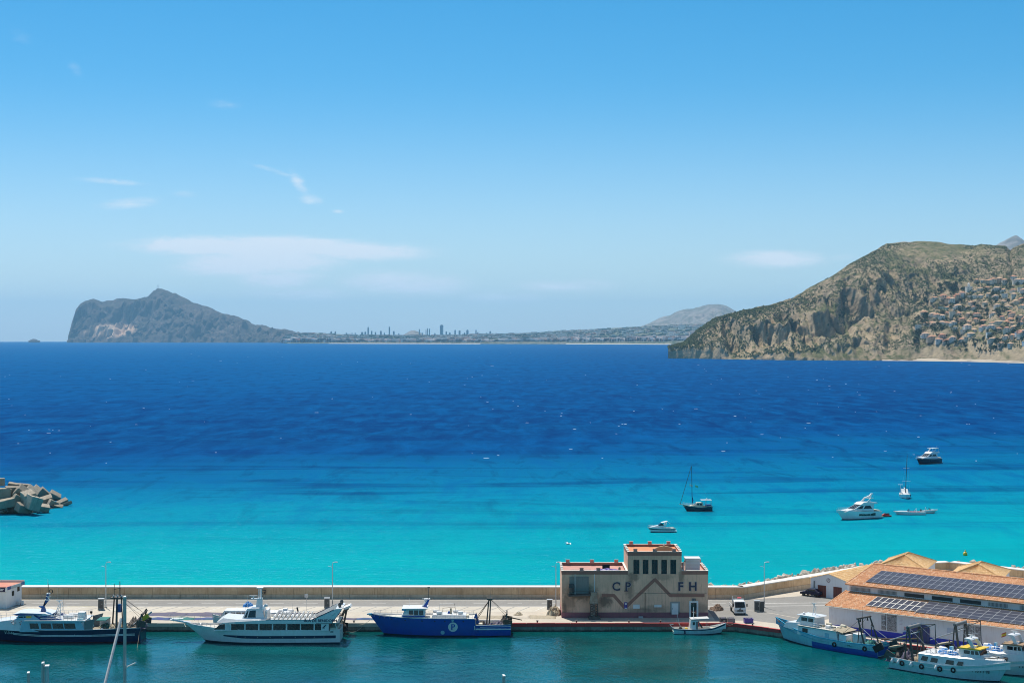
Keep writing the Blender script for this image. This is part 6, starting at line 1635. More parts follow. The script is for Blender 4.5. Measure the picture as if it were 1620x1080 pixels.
def pale_blue_trawler():
    B = 4.7
    t, L = heading_boat('trawler', 'pale blue trawler with dark blue stern quarter moored at the market corner', (1381, 1039), (1233, 1009), B)
    L += 1.6
    # local +x = bow (up-left in the photo); port side (+y) faces the viewer
    h = Hull(L, B, [(0, 1.95), (.25, 1.75), (.5, 1.85), (.75, 2.35), (.9, 2.9), (1, 3.4)], rake=1.8, transom=.75, fine=.5)
    zd = 1.25
    h.build(t, [(0, .06, M['dark_boot']), (.06, .5, M['sky_hull']), (.5, .93, M['sky_hull']), (.93, 1, M['aqua'])], lambda q: zd + 1.1 * max(0, (q - .55) / .45), M['deck_dark'], M['aqua'])
    for s in (1, -1):
        MB().loft([[h.pt(k / 40, .0, s) + Vector((0, s * .02, 0)), h.pt(k / 40, .25, s) + Vector((0, s * .02, 0)), h.pt(k / 40, .50, s) + Vector((0, s * .02, 0))] for k in range(0, 24)]).build('dark_blue_quarter', M['royal'], t)
        MB().tube([h.pt(k / 24, .78, s) + Vector((0, s * .03, 0)) for k in range(10, 25)], .05, 5).build('rubbing_strake', M['sky_hull'], t)
        for q in (.10, .36): p = h.pt(q, .62, s); tyre(t, (p.x, p.y + s * .1, p.z))
    xs = lambda f: -L / 2 + f * L
    o, wf = cabin(t, 'deckhouse', [(xs(.34), zd), (xs(.72), zd + .4), (xs(.71), 2.95), (xs(.36), 3.05)], B / 2 - .35, B / 2 - .45, M['white_boat'])
    side_windows(t, [(xs(.62), xs(.67), 2.0, 2.8)], wf); side_windows(t, [(xs(.42), xs(.46), 1.9, 2.6)], wf, M['sky_hull'])
    MB().box(xs(.35), xs(.72), -B / 2 + .3, B / 2 - .3, 3.06, 3.16).build('deckhouse_roof', M['deck'], t)
    cabin(t, 'forward_trunk', [(xs(.70), 2.0), (xs(.86), 2.4), (xs(.84), 3.25), (xs(.70), 3.5)], 1.75, 1.5, M['white_boat'])
    o, wf2 = cabin(t, 'wheelhouse', [(xs(.58), 3.16), (xs(.76), 3.1), (xs(.74), 3.9), (xs(.71), 4.65), (xs(.58), 4.6)], 1.45, 1.3, M['white_boat'])
    side_windows(t, [(xs(.59), xs(.635), 3.85, 4.4), (xs(.645), xs(.70), 3.85, 4.4)], wf2); front_windows(t, xs(.735), 3.95, xs(.714), 4.5, 1.25, 1.15, 4)
    MB().prism([(xs(.56), 4.62), (xs(.73), 4.67), (xs(.74), 4.75), (xs(.57), 4.76)], -1.5, 1.5).build('wheelhouse_roof', M['white_boat'], t)
    post(t, 'mast', [(xs(.63), .4, 4.7), (xs(.62), .2, 6.3)], .07, M['white_paint']); post(t, 'mast', [(xs(.63), -.4, 4.7), (xs(.62), -.2, 6.3)], .07, M['white_paint']); radar(t, xs(.63), 0, 6.25, .9)
    antenna(t, xs(.60), .6, 4.7, 3.6, .02, M['dark_grey']); antenna(t, xs(.66), -.6, 4.7, 2.7); dome(t, xs(.70), .7, 4.75, .24)
    for k in range(4): liferaft(t, xs(.40 + .06 * k), (-1.2, 1.0, -.9, 1.2)[k], 3.17, 1.0, .28, M['white_paint'] if k % 2 else M['cream'])
    for k in range(6): MB().frustum(xs(.38 + .035 * k), xs(.38 + .035 * k) + .6, -.3 + (k % 3) * .5, .3 + (k % 3) * .5, 3.162, 3.5, .05, .05, .05, .05).build('fish_crate', (M['cream'], M['net_beige'], M['white_paint'])[k % 3], t)
    railing(t, [(xs(.36), B / 2 - .35, 3.16), (xs(.57), B / 2 - .35, 3.16)], .7, 8)
    m = MB(); m.add([(xs(.30), 1.9, 3.0), (xs(.30), -1.9, 3.1), (xs(.40), -1.9, 3.45), (xs(.40), 1.9, 3.4), (xs(.26), 1.6, 2.5)], [(0, 1, 2, 3), (0, 3, 4)]); m.build('awning', M['net_beige'], t)
    cabin(t, 'winch_house', [(xs(.27), zd), (xs(.335), zd), (xs(.335), 2.75), (xs(.27), 2.7)], 1.0, .95, M['white_boat'], .9)
    cabin(t, 'winch_house', [(xs(.17), zd), (xs(.235), zd), (xs(.235), 3.1), (xs(.18), 3.0)], .9, .85, M['white_boat'], .3)
    MB().frustum(xs(.24), xs(.34), -2, .2, zd, 2.9, .05, .05, .05, .05).build('recess_shade_block', M['dark_grey'], t)  # solid block; its dark grey paints the shade of a recess between the houses
    net_heap(t, xs(.12), .2, zd, 1.3, 1.6, .9, M['net_green'], 2.9); gear_clutter(t, xs(.03), xs(.25), 1.9, zd, 71, 12)
    g = gallows(t, xs(.10), 1.9, zd, 5.6, 1.6, .15)
    post(t, 'mast', [(xs(.20), -.5, zd), (xs(.20), -.4, 5.6)], [.12, .09], M['gear']); antenna(t, xs(.20), -.4, 5.5, 1.6, .03, M['dark_grey'])
    for s in (1, -1): post(t, 'boom', [(xs(.16), s * 1.2, 4.3), (xs(-.06), s * 1.7, 1.6)], [.06, .05], M['galv'], 5); post(t, 'stay', [(xs(.17), s * .6, 5.6), (xs(.30), s * 1.8, 3.0)], .03, M['gear'], 4)
    MB().obox((xs(-.02), 2.0, 1.7), (.8, 0, -.45), (0, .08, 0), (.3, 0, .45)).build('trawl_door', M['black'], t); MB().obox((xs(-.03), -1.6, 1.8), (.8, 0, -.35), (0, .08, 0), (.3, 0, .45)).build('trawl_door', M['dark_grey'], t)
    post(t, 'outrigger', [(xs(.06), -1.2, 2.4), (xs(-.26), -1.8, 3.4)], [.14, .09], M['rust'], 6); post(t, 'outrigger', [(xs(.06), -2.0, 2.1), (xs(-.2), -2.6, 3.0)], [.12, .08], M['dark_grey'], 6)
    MB().box(xs(.0) - .1, xs(.0), -1.5, 1.5, .3, 1.5).build('stern_plate', M['royal'], t)
    MB().torus((h.L / 2 - 1.2, .2, 2.9), .35, .1, 'z', 12, 6).build('rope_coil', M['rust'], t); MB().lathe([(.3, 0), (.3, .5), (.18, .55)], (xs(.89), -.2, 2.35), 10).build('windlass', M['gear'], t)
pale_blue_trawler()

def mint_trawler(name_px, label, stern, bow, B, yellow, number, seed):
    if bow is None:
        t = thing('trawler', label, 'fishing boat', stern, RZ, 'fishing boats moored in the harbour'); L = 17.0
    else:
        t, L = heading_boat('trawler', label, stern, bow, B); L += 1.4
    h = Hull(L, B, [(0, 1.75), (.25, 1.65), (.5, 1.75), (.8, 2.3), (1, 3.05)], rake=1.8, transom=.78, fine=.52)
    zd = 1.1
    h.build(t, [(0, .05, M['dark_boot']), (.05, .93, M['mint_hull']), (.93, 1, M['white_boat'])], lambda q: zd + .9 * max(0, (q - .6) / .4), M['deck_dark'], M['white_boat'])
    xs = lambda f: -L / 2 + f * L
    # long white whaleback house carried up from the sheer
    secs = []
    for k in range(14):
        f = lerp(.28, .955, k / 13); w = h.half(f) * .97; zt = lerp(3.0, 3.35, f); zs = h.z(f)
        w2 = max(.05, w - .25)
        secs.append([(h.pt(f, 1, 1).x, w, zs), (h.pt(f, 1, 1).x - .05, w2 + .08, zt - .15), (h.pt(f, 1, 1).x - .05, w2 - .15, zt), (h.pt(f, 1, 1).x - .05, -w2 + .15, zt), (h.pt(f, 1, 1).x - .05, -w2 - .08, zt - .15), (h.pt(f, 1, 1).x, -w, zs)])
    MB().loft(secs, caps=(True, True)).build('whaleback_house', M['white_boat'], t, smooth=30)
    wf = lambda z: B / 2 * .97 - .17 * max(0, (z - 1.8)) / 1.2 - .0
    side_windows(t, [((xs(.30), 2.05), (xs(.355), 2.0), (xs(.365), 2.65), (xs(.315), 2.7)), ((xs(.385), 2.0), (xs(.445), 1.98), (xs(.45), 2.6), (xs(.395), 2.65))], wf, name='opening', proud=.03)
    side_windows(t, [((xs(.515), 2.0), (xs(.585), 2.0), (xs(.585), 2.62), (xs(.525), 2.62)), ((xs(.61), 2.05), (xs(.66), 2.07), (xs(.665), 2.62), (xs(.625), 2.62))], wf, proud=.03)
    # wheelhouse with coloured visor
    zr = 3.22
    o, w2 = cabin(t, 'wheelhouse', [(xs(.60), zr - .1), (xs(.80), zr - .05), (xs(.775), zr + .4), (xs(.76), zr + 1.2), (xs(.60), zr + 1.1)], 1.35, 1.2, M['white_boat'])
    side_windows(t, [(xs(.64), xs(.69), zr + .45, zr + .95), (xs(.70), xs(.725), zr + .45, zr + .95), ((xs(.735), zr + .5), (xs(.768), zr + .5), (xs(.757), zr + 1.0), (xs(.735), zr + 1.0))], w2); front_windows(t, xs(.778), zr + .45, xs(.764), zr + 1.05, 1.15, 1.1, 4)
    MB().prism([(xs(.59), zr + 1.12), (xs(.775), zr + 1.16), (xs(.785), zr + 1.36), (xs(.60), zr + 1.30)], -1.5, 1.5).build('visor', M[yellow], t)
    for s in (1, -1): MB().prism([(xs(.70), zr + 1.35), (xs(.735), zr + 1.35), (xs(.69), zr + 2.5), (xs(.66), zr + 2.55)], s * 1.1 - .08, s * 1.1 + .08).build('arch_leg', M['white_boat'], t)
    MB().prism([(xs(.64), zr + 2.5), (xs(.70), zr + 2.45), (xs(.69), zr + 2.62), (xs(.64), zr + 2.66)], -1.2, 1.2).build('arch_top', M['white_boat'], t)
    radar(t, xs(.67), 0, zr + 2.62, 1.0); antenna(t, xs(.66), .8, zr + 2.6, 1.6); dome(t, xs(.72), -.6, zr + 1.35, .22)
    for k, f in enumerate((.40, .52, .56)): liferaft(t, xs(f), (.9, -.8, .7)[k], 3.16, 1.25, .32)
    net_heap(t, xs(.46), -.3, 3.12, 1.2, .9, .75, M['tarp_blue'], seed + 1, 'blue_tarpaulin'); net_heap(t, xs(.54), -1.0, 3.12, .8, .6, .7, M['tarp_blue'], seed + 2, 'blue_tarpaulin')
    MB().frustum(xs(.575), xs(.61), -.6, .5, 3.2, 4.2, .08, .08, .08, .08).build('funnel', M['cream'], t); MB().lathe([(.28, 0), (.30, .2), (.2, .35), (.05, .4)], (xs(.592), 0, 4.2), 10).build('funnel_cap', M['net_beige'], t, smooth=True)
    MB().box(xs(.465), xs(.485), .6, 1.2, 3.14, 4.0).build('vent_box', M['sky_hull'], t)
    railing(t, [(xs(.60), -1.9, 3.2), (xs(.34), -2.1, 3.05)], .75, 7); railing(t, [(xs(.80), 1.3, 3.25), (xs(.93), .6, 3.3), (xs(.93), -.6, 3.3), (xs(.80), -1.3, 3.25)], .5, 6)
    for k in range(5): post(t, 'foredeck_pole', [(xs(.80 + .02 * k), -.8 + .4 * k, 3.32), (xs(.88 + .02 * k), -.6 + .3 * k, 3.36)], .04, M['gear'], 4)
    for s in (1, -1):
        p = h.pt(.80, .62, s)
        lettering('boat_number', number, .55, M['dark_boot'], t, (p.x, p.y + s * .03, p.z), (math.pi / 2 + s * 0 - .12, 0, (math.pi if s == 1 else 0) - s * .28), depth=.01, bold=.012)
        for q in (.13, .31, .47, .585): p = h.pt(q, .66, s); tyre(t, (p.x, p.y + s * .1, p.z))
        for q in (.04, .10, .22, .44): p = h.pt(q, .66, s); MB().lathe([(.03, .5), (.13, .38), (.24, .12), (.24, -.1), (.1, -.28), (.02, -.3)], (p.x, p.y + s * .22, p.z), 9).build('round_fender', M['white_boat'], t, smooth=True)
    # stern arch of two lattice legs and a cross roller
    za, zb = zd, 6.4
    for s in (1, -1):
        post(t, 'gantry_leg', [(xs(.22), s * 1.9, za), (xs(.17), s * 1.7, zb)], [.22, .17], M['gear']); post(t, 'gantry_leg', [(xs(.14), s * 1.9, za), (xs(.16), s * 1.7, zb)], [.12, .10], M['gear'])
        post(t, 'boom', [(xs(.17), s * 1.7, zb - 1.0), (xs(-.08), s * 1.5, 3.6)], [.09, .06], M['galv'], 5); post(t, 'stay', [(xs(.17), s * 1.5, zb), (xs(.40), s * 1.9, 3.1)], .03, M['galv'], 4)
        MB().obox((xs(.01), s * 2.0, 1.9), (.75, 0, -.35), (0, .08, 0), (.3, 0, .55)).build('trawl_door', M['gear'], t)
    post(t, 'gantry_roller', [(xs(.165), -1.8, zb), (xs(.165), 1.8, zb)], .28, M['mid_grey'], 10)
    post(t, 'mast', [(xs(.40), -1.2, 3.1), (xs(.385), -1.0, 7.4)], [.08, .05], M['dark_grey'], 6); post(t, 'mast', [(xs(.26), -1.4, 2), (xs(.285), -1.2, 7.1)], [.08, .05], M['dark_grey'], 6); post(t, 'gaff', [(xs(.385), -1.0, 7.3), (xs(.10), -.6, 5.0)], .05, M['gear'], 5); post(t, 'gaff', [(xs(.385), -1.0, 7.35), (xs(.27), -1.1, 7.0)], .06, M['gear'], 5)
    net_heap(t, xs(.06), .3, za + .2, 1.2, 1.8, 1.9, M['gear'], seed + 4); net_heap(t, xs(.13), -.6, za, 1.1, 1.4, 1.5, M['net_purple'], seed + 5); net_heap(t, xs(.20), .6, za, .9, 1.1, 1.1, M['net_beige'], seed + 6)
    gear_clutter(t, xs(.02), xs(.27), 1.9, za, 91 + int(seed), 18)
    MB().obox((xs(.02), 0, 3.1), (1.0, 0, .25), (0, 1.0, 0), (-.05, 0, .12)).build('stern_table', M['net_beige'], t)
    return t, h, L
mint_trawler(0, 'mint-white trawler with yellow wheelhouse visor and tyre fenders, nearest on the right', (1413, 1057), (1592, 1079.5), 5.2, 'yellow', 'V 10 5 1 98', 1.0)
t7, h7, L7 = mint_trawler(0, 'white trawler with ochre wheelhouse top cut off by the right edge', (51.8 + D2.x * 32.8 - N2.x * 6.6, 271.9 + D2.y * 32.8 - N2.y * 6.6, 0), None, 4.4, 'wood', 'V 10 4', 6.0)
def flag(t, x, z):
    post(t, 'flag_staff', [(x, 0, z), (x, 0, z + 1.6)], .03, M['white_paint'], 5)
    for k, (m, a, b) in enumerate(((M['red'], 1.45, 1.6), (M['yellow'], 1.15, 1.45), (M['red'], 1.0, 1.15))):
        vs = []
        for i in range(7): vs += [(x - .02 - i * .13, .06 * math.sin(i * 1.1), z + a - i * .06), (x - .02 - i * .13, .06 * math.sin(i * 1.1), z + b - i * .06)]
        mb = MB(); mb.add(vs, [(i * 2, i * 2 + 2, i * 2 + 3, i * 2 + 1) for i in range(6)]); o = mb.build('flag_stripe', m, t)
        sm = o.modifiers.new('thick', 'SOLIDIFY'); sm.thickness = .01
flag(t7, -L7 / 2 + .60 * L7, 4.4)
# ------------------------------------------------------------------ boats at anchor in the bay
def anchored(name, label, cat, px, py, L_px, rz, group='boats anchored in the turquoise bay'):
    p = G(px, py, 0)
    return thing(name, label, cat, (p.x, p.y, 0), rz, group), L_px * p.y / F
PI = math.pi
M['cream_hull'] = paint('cream_gelcoat', (.74, .70, .62)); M['graphite'] = paint('dark_navy_gelcoat', (.012, .022, .045), None, .2, .15)
def express_cruiser():
    t, L = anchored('cabin_cruiser', 'small white cabin cruiser with a folded arch anchored above the ice house', 'boat', 1046, 841, 44, PI + .10)
    B = L * .34
    h = Hull(L, B, [(0, 1.0), (.4, 1.05), (.8, 1.2), (1, 1.35)], rake=.9, transom=.85, fine=.5)
    h.build(t, [(0, .12, M['dark_boot']), (.12, .55, M['white_boat']), (.55, .8, M['navy']), (.8, 1, M['white_boat'])], lambda q: .95 if q > .45 else .45, M['deck'], M['white_boat'])
    xs = lambda f: -L / 2 + f * L
    cabin(t, 'foredeck_cabin', [(xs(.42), .9), (xs(.95), 1.2), (xs(.85), 1.38), (xs(.62), 1.75), (xs(.42), 1.75)], B * .36, B * .26, M['white_boat'])
    m = MB(); m.add([(xs(.62), -B * .3, 1.7), (xs(.62), B * .3, 1.7), (xs(.50), B * .27, 2.3), (xs(.50), -B * .27, 2.3)], [(0, 1, 2, 3)]); o = m.build('windscreen', M['glass'], t); o.modifiers.new('thick', 'SOLIDIFY').thickness = .03
    for s in (1, -1): MB().prism([(xs(.62), 1.7), (xs(.42), 1.7), (xs(.45), 2.1), (xs(.50), 2.28)], s * B * .29 - .02, s * B * .29 + .02).build('side_window', M['glass'], t)
    MB().tube([(xs(.40), -B * .42, 1.0), (xs(.33), -B * .38, 2.4), (xs(.31), 0, 2.75), (xs(.33), B * .38, 2.4), (xs(.40), B * .42, 1.0)], .12, 6).build('radar_arch', M['white_boat'], t, smooth=True)
    m = MB(); m.add([(xs(.50), -B * .33, 2.45), (xs(.50), B * .33, 2.45), (xs(.28), B * .33, 2.75), (xs(.28), -B * .33, 2.75), (xs(.18), B * .3, 2.2), (xs(.18), -B * .3, 2.2)], [(0, 1, 2, 3), (3, 2, 4, 5)]); o = m.build('bimini', M['white_paint'], t); o.modifiers.new('thick', 'SOLIDIFY').thickness = .05
    MB().box(xs(.05), xs(.16), -B * .38, B * .38, .46, 1.0).build('stern_seat', M['cream'], t); MB().box(xs(-.06), xs(.0), -B * .38, B * .38, .25, .33).build('swim_platform', M['white_boat'], t)
    railing(t, [(xs(.62), B * .42, 1.15), (xs(.85), B * .28, 1.25), (xs(.98), 0, 1.35), (xs(.85), -B * .28, 1.25), (xs(.62), -B * .42, 1.15)], .45, 8, .018, rails=1)
def dark_ketch():
    t, L = anchored('motor_sailer', 'black-hulled motor sailer with a bare mast and striped green flag', 'sailing boat', 1103, 808, 47, PI + .06)
    B = L * .32
    h = Hull(L, B, [(0, 1.55), (.4, 1.25), (.8, 1.55), (1, 1.95)], rake=1.2, transom=.7, fine=.5)
    h.build(t, [(0, .10, M['mid_grey']), (.10, .92, M['graphite']), (.92, 1, M['cream'])], lambda q: 1.1 + .3 * max(0, (q - .6) / .4), M['teak'], M['cream'])
    xs = lambda f: -L / 2 + f * L
    o, wf = cabin(t, 'coachroof', [(xs(.30), 1.1), (xs(.78), 1.3), (xs(.72), 1.75), (xs(.60), 1.8), (xs(.52), 2.5), (xs(.32), 2.5)], B * .36, B * .30, M['cream'])
    side_windows(t, [(xs(.35), xs(.43), 1.75, 2.25), (xs(.45), xs(.52), 1.75, 2.2)], wf); front_windows(t, xs(.595), 1.85, xs(.525), 2.42, B * .27, B * .26, 3)
    MB().box(xs(.02), xs(.38), -B * .42, B * .42, 3.15, 3.22).build('hard_top', M['steel_white'], t)
    for f in (.04, .20):
        for s in (1, -1): post(t, 'top_pole', [(xs(f), s * B * .38, 1.2), (xs(f), s * B * .38, 3.15)], .04, M['galv'], 5)
    MB().box(xs(.04), xs(.22), -B * .36, B * .36, 1.1, 1.9).build('cockpit', M['midblue'], t); dome(t, xs(.18), 0, 3.22, .26)
    post(t, 'mast', [(xs(.67), 0, 1.5), (xs(.69), 0, 12.8)], [.10, .07], M['dark_grey']); post(t, 'furled_jib', [(h.L / 2 + .7, 0, 1.9), (xs(.70), 0, 12.8)], .07, M['dark_grey'], 6)
    post(t, 'boom', [(xs(.67), 0, 2.9), (xs(.60), 0, 3.1)], .08, M['midblue'], 6); MB().box(xs(.645), xs(.665), -.1, .1, 2.4, 3.9).build('sail_cover', M['midblue'], t)
    post(t, 'bowsprit', [(h.L / 2 - .5, 0, 1.85), (h.L / 2 + .9, 0, 2.05)], .08, M['cream'], 6); post(t, 'backstay', [(xs(.69), 0, 12.7), (xs(.01), 0, 1.6)], .012, M['dark_grey'], 4)
    for k, (f, z, m) in enumerate(((.57, 6.9, M['net_green']), (.76, 7.2, M['white_paint']))):
        vs = []
        for i in range(5): vs += [(xs(f) - i * .22, .05 * math.sin(i * 1.4), z - i * .08), (xs(f) - i * .22, .05 * math.sin(i * 1.4), z + .55 - i * .08)]
        if k == 0: m = wear('green_flag', (.05, .50, .22), (.6, .7, .6), .6, 1.2, .8)
        mb = MB(); mb.add(vs, [(i * 2, i * 2 + 2, i * 2 + 3, i * 2 + 1) for i in range(4)]); o = mb.build('flag', m, t); o.modifiers.new('thick', 'SOLIDIFY').thickness = .015
        post(t, 'halyard', [(xs(f), 0, z - .2), (xs(f), 0, z + .75), (xs(.68), 0, z + .9)], .012, M['dark_grey'], 4)
    railing(t, [(xs(.55), B * .45, 1.45), (xs(.85), B * .3, 1.7), (h.L / 2, 0, 1.95), (xs(.85), -B * .3, 1.7), (xs(.55), -B * .45, 1.45)], .6, 9, .018)
def flybridge(px, py, Lpx, rz, label, dark, name='motor_yacht'):
    t, L = anchored(name, label, 'yacht', px, py, Lpx, rz)
    B = L * .29; k = L / 11.5
    hm = M['graphite'] if dark else M['white_boat']
    h = Hull(L, B, [(0, 1.45 * k), (.4, 1.6 * k), (.8, 1.9 * k), (1, 2.1 * k)], rake=1.7 * k, transom=.85, fine=.48)
    h.build(t, [(0, .08, M['dark_boot'] if not dark else M['mid_grey']), (.08, .9, hm), (.9, 1, M['white_boat'])], lambda q: (1.15 if q < .3 else 1.7) * k, M['teak'], M['white_boat'])
    xs = lambda f: -L / 2 + f * L
    o, wf = cabin(t, 'saloon', [(xs(.20), 1.3 * k), (xs(.88), 1.75 * k), (xs(.80), 1.98 * k), (xs(.66), 2.2 * k), (xs(.48), 3.05 * k), (xs(.16), 3.1 * k)], B * .40, B * .30, M['white_boat'])
    side_windows(t, [((xs(.22), 2.15 * k), (xs(.43), 2.2 * k), (xs(.38), 2.8 * k), (xs(.26), 2.8 * k)), ((xs(.46), 2.2 * k), (xs(.60), 2.25 * k), (xs(.47), 2.85 * k), (xs(.42), 2.82 * k))], wf)
    front_windows(t, xs(.655), 2.25 * k, xs(.49), 3.0 * k, B * .31, B * .28, 3)
    cabin(t, 'flybridge', [(xs(.08), 3.1 * k), (xs(.50), 3.1 * k), (xs(.42), 3.55 * k), (xs(.34), 3.6 * k), (xs(.10), 3.4 * k)], B * .36, B * .34, M['white_boat'])
    for s in (1, -1): MB().prism([(xs(.30), 3.4 * k), (xs(.36), 3.4 * k), (xs(.24), 4.5 * k), (xs(.20), 4.5 * k)], s * B * .30 - .06, s * B * .30 + .06).build('arch_leg', M['white_boat'], t)
    if dark:
        MB().box(xs(.12), xs(.36), -B * .33, B * .33, 4.45 * k, 4.6 * k).build('hard_top', M['white_boat'], t)
        for s in (1, -1): post(t, 'top_pole', [(xs(.10), s * B * .3, 3.3 * k), (xs(.14), s * B * .3, 4.5 * k)], .05, M['white_boat'], 5)
    else:
        MB().prism([(xs(.18), 4.4 * k), (xs(.26), 4.4 * k), (xs(.16), 5.3 * k), (xs(.12), 5.3 * k)], -.18, .18).build('radar_fin', M['white_boat'], t); dome(t, xs(.26), .3, 4.4 * k, .3 * k); dome(t, xs(.16), -.6, 4.3 * k, .26 * k)
        MB().box(xs(.18), xs(.27), -B * .3, B * .3, 4.3 * k, 4.41 * k).build('arch_top', M['white_boat'], t)
        q = [(xs(.34), .9), (xs(.42), .9), (xs(.47), .95), (xs(.53), 1.0)]
        for x_, z_ in q:
            for s in (1, -1):
                f = (x_ + L / 2) / L; p = h.pt(f, z_ * k / h.z(f), s); MB().box(p.x - .42 * k, p.x + .42 * k, p.y - .03, p.y + .03, p.z - .18 * k, p.z + .18 * k).build('hull_window', M['glass'], t)
        for s in (1, -1):
            f = .24; p = h.pt(f, .62, s); MB().box(p.x - .8 * k, p.x + .6 * k, p.y - .03, p.y + .03, p.z - .28 * k, p.z + .26 * k).build('hull_window', M['glass'], t)
    MB().box(xs(.03), xs(.10), -B * .36, B * .36, 1.16 * k, 1.75 * k).build('cockpit_seat', M['cream'], t); MB().box(xs(-.06), xs(.0), -B * .36, B * .36, .3, .42).build('swim_platform', M['teak'], t)
    railing(t, [(xs(.60), B * .42, 1.85 * k), (xs(.85), B * .26, 2.0 * k), (xs(.99), 0, 2.15 * k), (xs(.85), -B * .26, 2.0 * k), (xs(.60), -B * .42, 1.85 * k)], .65, 10, .02)
    antenna(t, xs(.15), B * .2, 4.3 * k, 1.3)
    return t, L
def sailboat():
    t, L = anchored('sailing_yacht', 'white sailing yacht seen bow-on with a tall dark mast', 'sailing boat', 1432, 787, 55, -PI / 2 - .12)
    L = 9.5; B = 3.1
    h = Hull(L, B, [(0, 1.05), (.5, 1.05), (1, 1.4)], rake=1.1, transom=.8, fine=.45)
    h.build(t, [(0, .12, M['dark_boot']), (.12, 1, M['white_boat'])], lambda q: .95 + .25 * q, M['deck'], M['white_boat'])
    xs = lambda f: -L / 2 + f * L
    o, wf = cabin(t, 'coachroof', [(xs(.32), .95), (xs(.80), 1.2), (xs(.72), 1.45), (xs(.36), 1.75)], B * .32, B * .25, M['white_boat']); side_windows(t, [(xs(.40), xs(.52), 1.25, 1.5), (xs(.55), xs(.64), 1.25, 1.42)], wf)
    m = MB(); m.add([(xs(.40), -B * .34, 1.6), (xs(.40), B * .34, 1.6), (xs(.30), B * .32, 2.5), (xs(.30), -B * .32, 2.5), (xs(.18), B * .32, 2.45), (xs(.18), -B * .32, 2.45)], [(0, 1, 2, 3), (3, 2, 4, 5)]); o = m.build('spray_hood', M['white_paint'], t); o.modifiers.new('thick', 'SOLIDIFY').thickness = .04
    post(t, 'mast', [(xs(.56), 0, 1.3), (xs(.55), .55, 13.2)], [.11, .07], M['dark_grey'])
    for z, w in ((5.2, 1.2), (9.2, .9)): post(t, 'spreader', [(xs(.55), -w + .3, z), (xs(.55), w + .3, z)], .035, M['white_paint'], 5)
    post(t, 'boom', [(xs(.55), .1, 2.6), (xs(.12), .05, 2.8)], .13, M['white_boat'], 7); post(t, 'wind_generator', [(xs(.02), -.9, 1.0), (xs(.02), -.9, 3.6)], .04, M['white_paint'], 5); MB().box(xs(.0), xs(.04), -1.6, -.2, 3.6, 3.7).build('solar_panel', M['white_paint'], t)
    railing(t, [(xs(.15), B * .42, 1.05), (xs(.6), B * .46, 1.15), (xs(.98), 0, 1.4), (xs(.6), -B * .46, 1.15), (xs(.15), -B * .42, 1.05)], .6, 12, .018)
    for s in (1, -1): MB().lathe([(.04, .3), (.16, .15), (.16, -.25), (.05, -.35)], (xs(.45), s * (B / 2 + .12), .75), 8).build('fender', M['navy'] if s > 0 else M['white_paint'], t, smooth=True)
    for s in (1, -1): post(t, 'shroud', [(xs(.52), s * B * .45, 1.1), (xs(.55), .55, 12.6)], .01, M['galv'], 3)
def speedboat(px, py, Lpx, rz, label, hullm, seats):
    t, L = anchored('speedboat', label, 'boat', px, py, Lpx, rz); B = min(2.6, L * .3)
    h = Hull(L, B, [(0, .75), (.5, .8), (1, 1.0)], rake=1.1, transom=.85, fine=.42)
    h.build(t, [(0, .12, M['mid_grey']), (.12, .8, hullm), (.8, 1, M['white_boat'])], lambda q: .35 if q < .5 else .78, M['deck'], M['white_boat'])
    xs = lambda f: -L / 2 + f * L
    cabin(t, 'foredeck', [(xs(.5), .7), (xs(.97), .9), (xs(.75), 1.05), (xs(.5), 1.0)], B * .40, B * .28, M['white_boat'])
    m = MB(); m.add([(xs(.55), -B * .33, 1.0), (xs(.55), B * .33, 1.0), (xs(.49), B * .30, 1.45), (xs(.49), -B * .30, 1.45)], [(0, 1, 2, 3)]); o = m.build('windscreen', M['glass'], t); o.modifiers.new('thick', 'SOLIDIFY').thickness = .03
    for f in (.18, .32, .42): MB().frustum(xs(f) - .25, xs(f) + .25, -B * .32, B * .32, .36, .82, .06, .06, .05, .05).build('seat', seats, t)
    MB().frustum(xs(-.03), xs(.03), -.25, .25, .3, 1.2, .05, .05, .05, .05).build('outboard', M['white_paint'] if hullm is M['white_boat'] else M['black'], t)
    MB().tube([(xs(.30), -B * .42, .8), (xs(.27), 0, 1.75), (xs(.30), B * .42, .8)], .04, 5).build('tow_arch', M['white_paint'], t)
    return t
express_cruiser(); dark_ketch()
flybridge(1356, 820, 84, PI + .50, 'largest white motor yacht with black hull windows, beside a red jet ski', False)
flybridge(1467, 733, 60, PI + .72, 'dark navy motor yacht with white flybridge, farthest of the anchored boats', True)
sailboat()
speedboat(1438, 813.5, 50, PI + .02, 'long white open speedboat moored stern-to beside a cream one', M['white_boat'], M['red'])
speedboat(1470, 811.5, 28, .18, 'short cream speedboat behind the long white speedboat', M['cream_hull'], M['wood'])
def jet_ski():
    p = G(1401, 817, 0); t = thing('jet_ski', 'small red jet ski floating behind the largest white motor yacht', 'jet ski', (p.x, p.y, 0), PI + .3)
    h = Hull(3.2, 1.1, [(0, .35), (.6, .42), (1, .6)], rake=.5, transom=.85, fine=.4)
    h.build(t, [(0, .3, M['black']), (.3, 1, M['red'])], lambda q: .34, M['black'], M['red'])
    cabin(t, 'cowling', [(-.9, .34), (1.3, .42), (.8, .75), (.3, .95), (.1, .8), (-.9, .7)], .36, .2, M['red']); MB().frustum(-1.2, .1, -.2, .2, .70, .95, .1, .1, .04, .04).build('seat', M['black'], t)
    post(t, 'handlebar', [(.25, -.4, 1.1), (.35, 0, 1.02), (.25, .4, 1.1)], .035, M['black'], 5)
jet_ski()
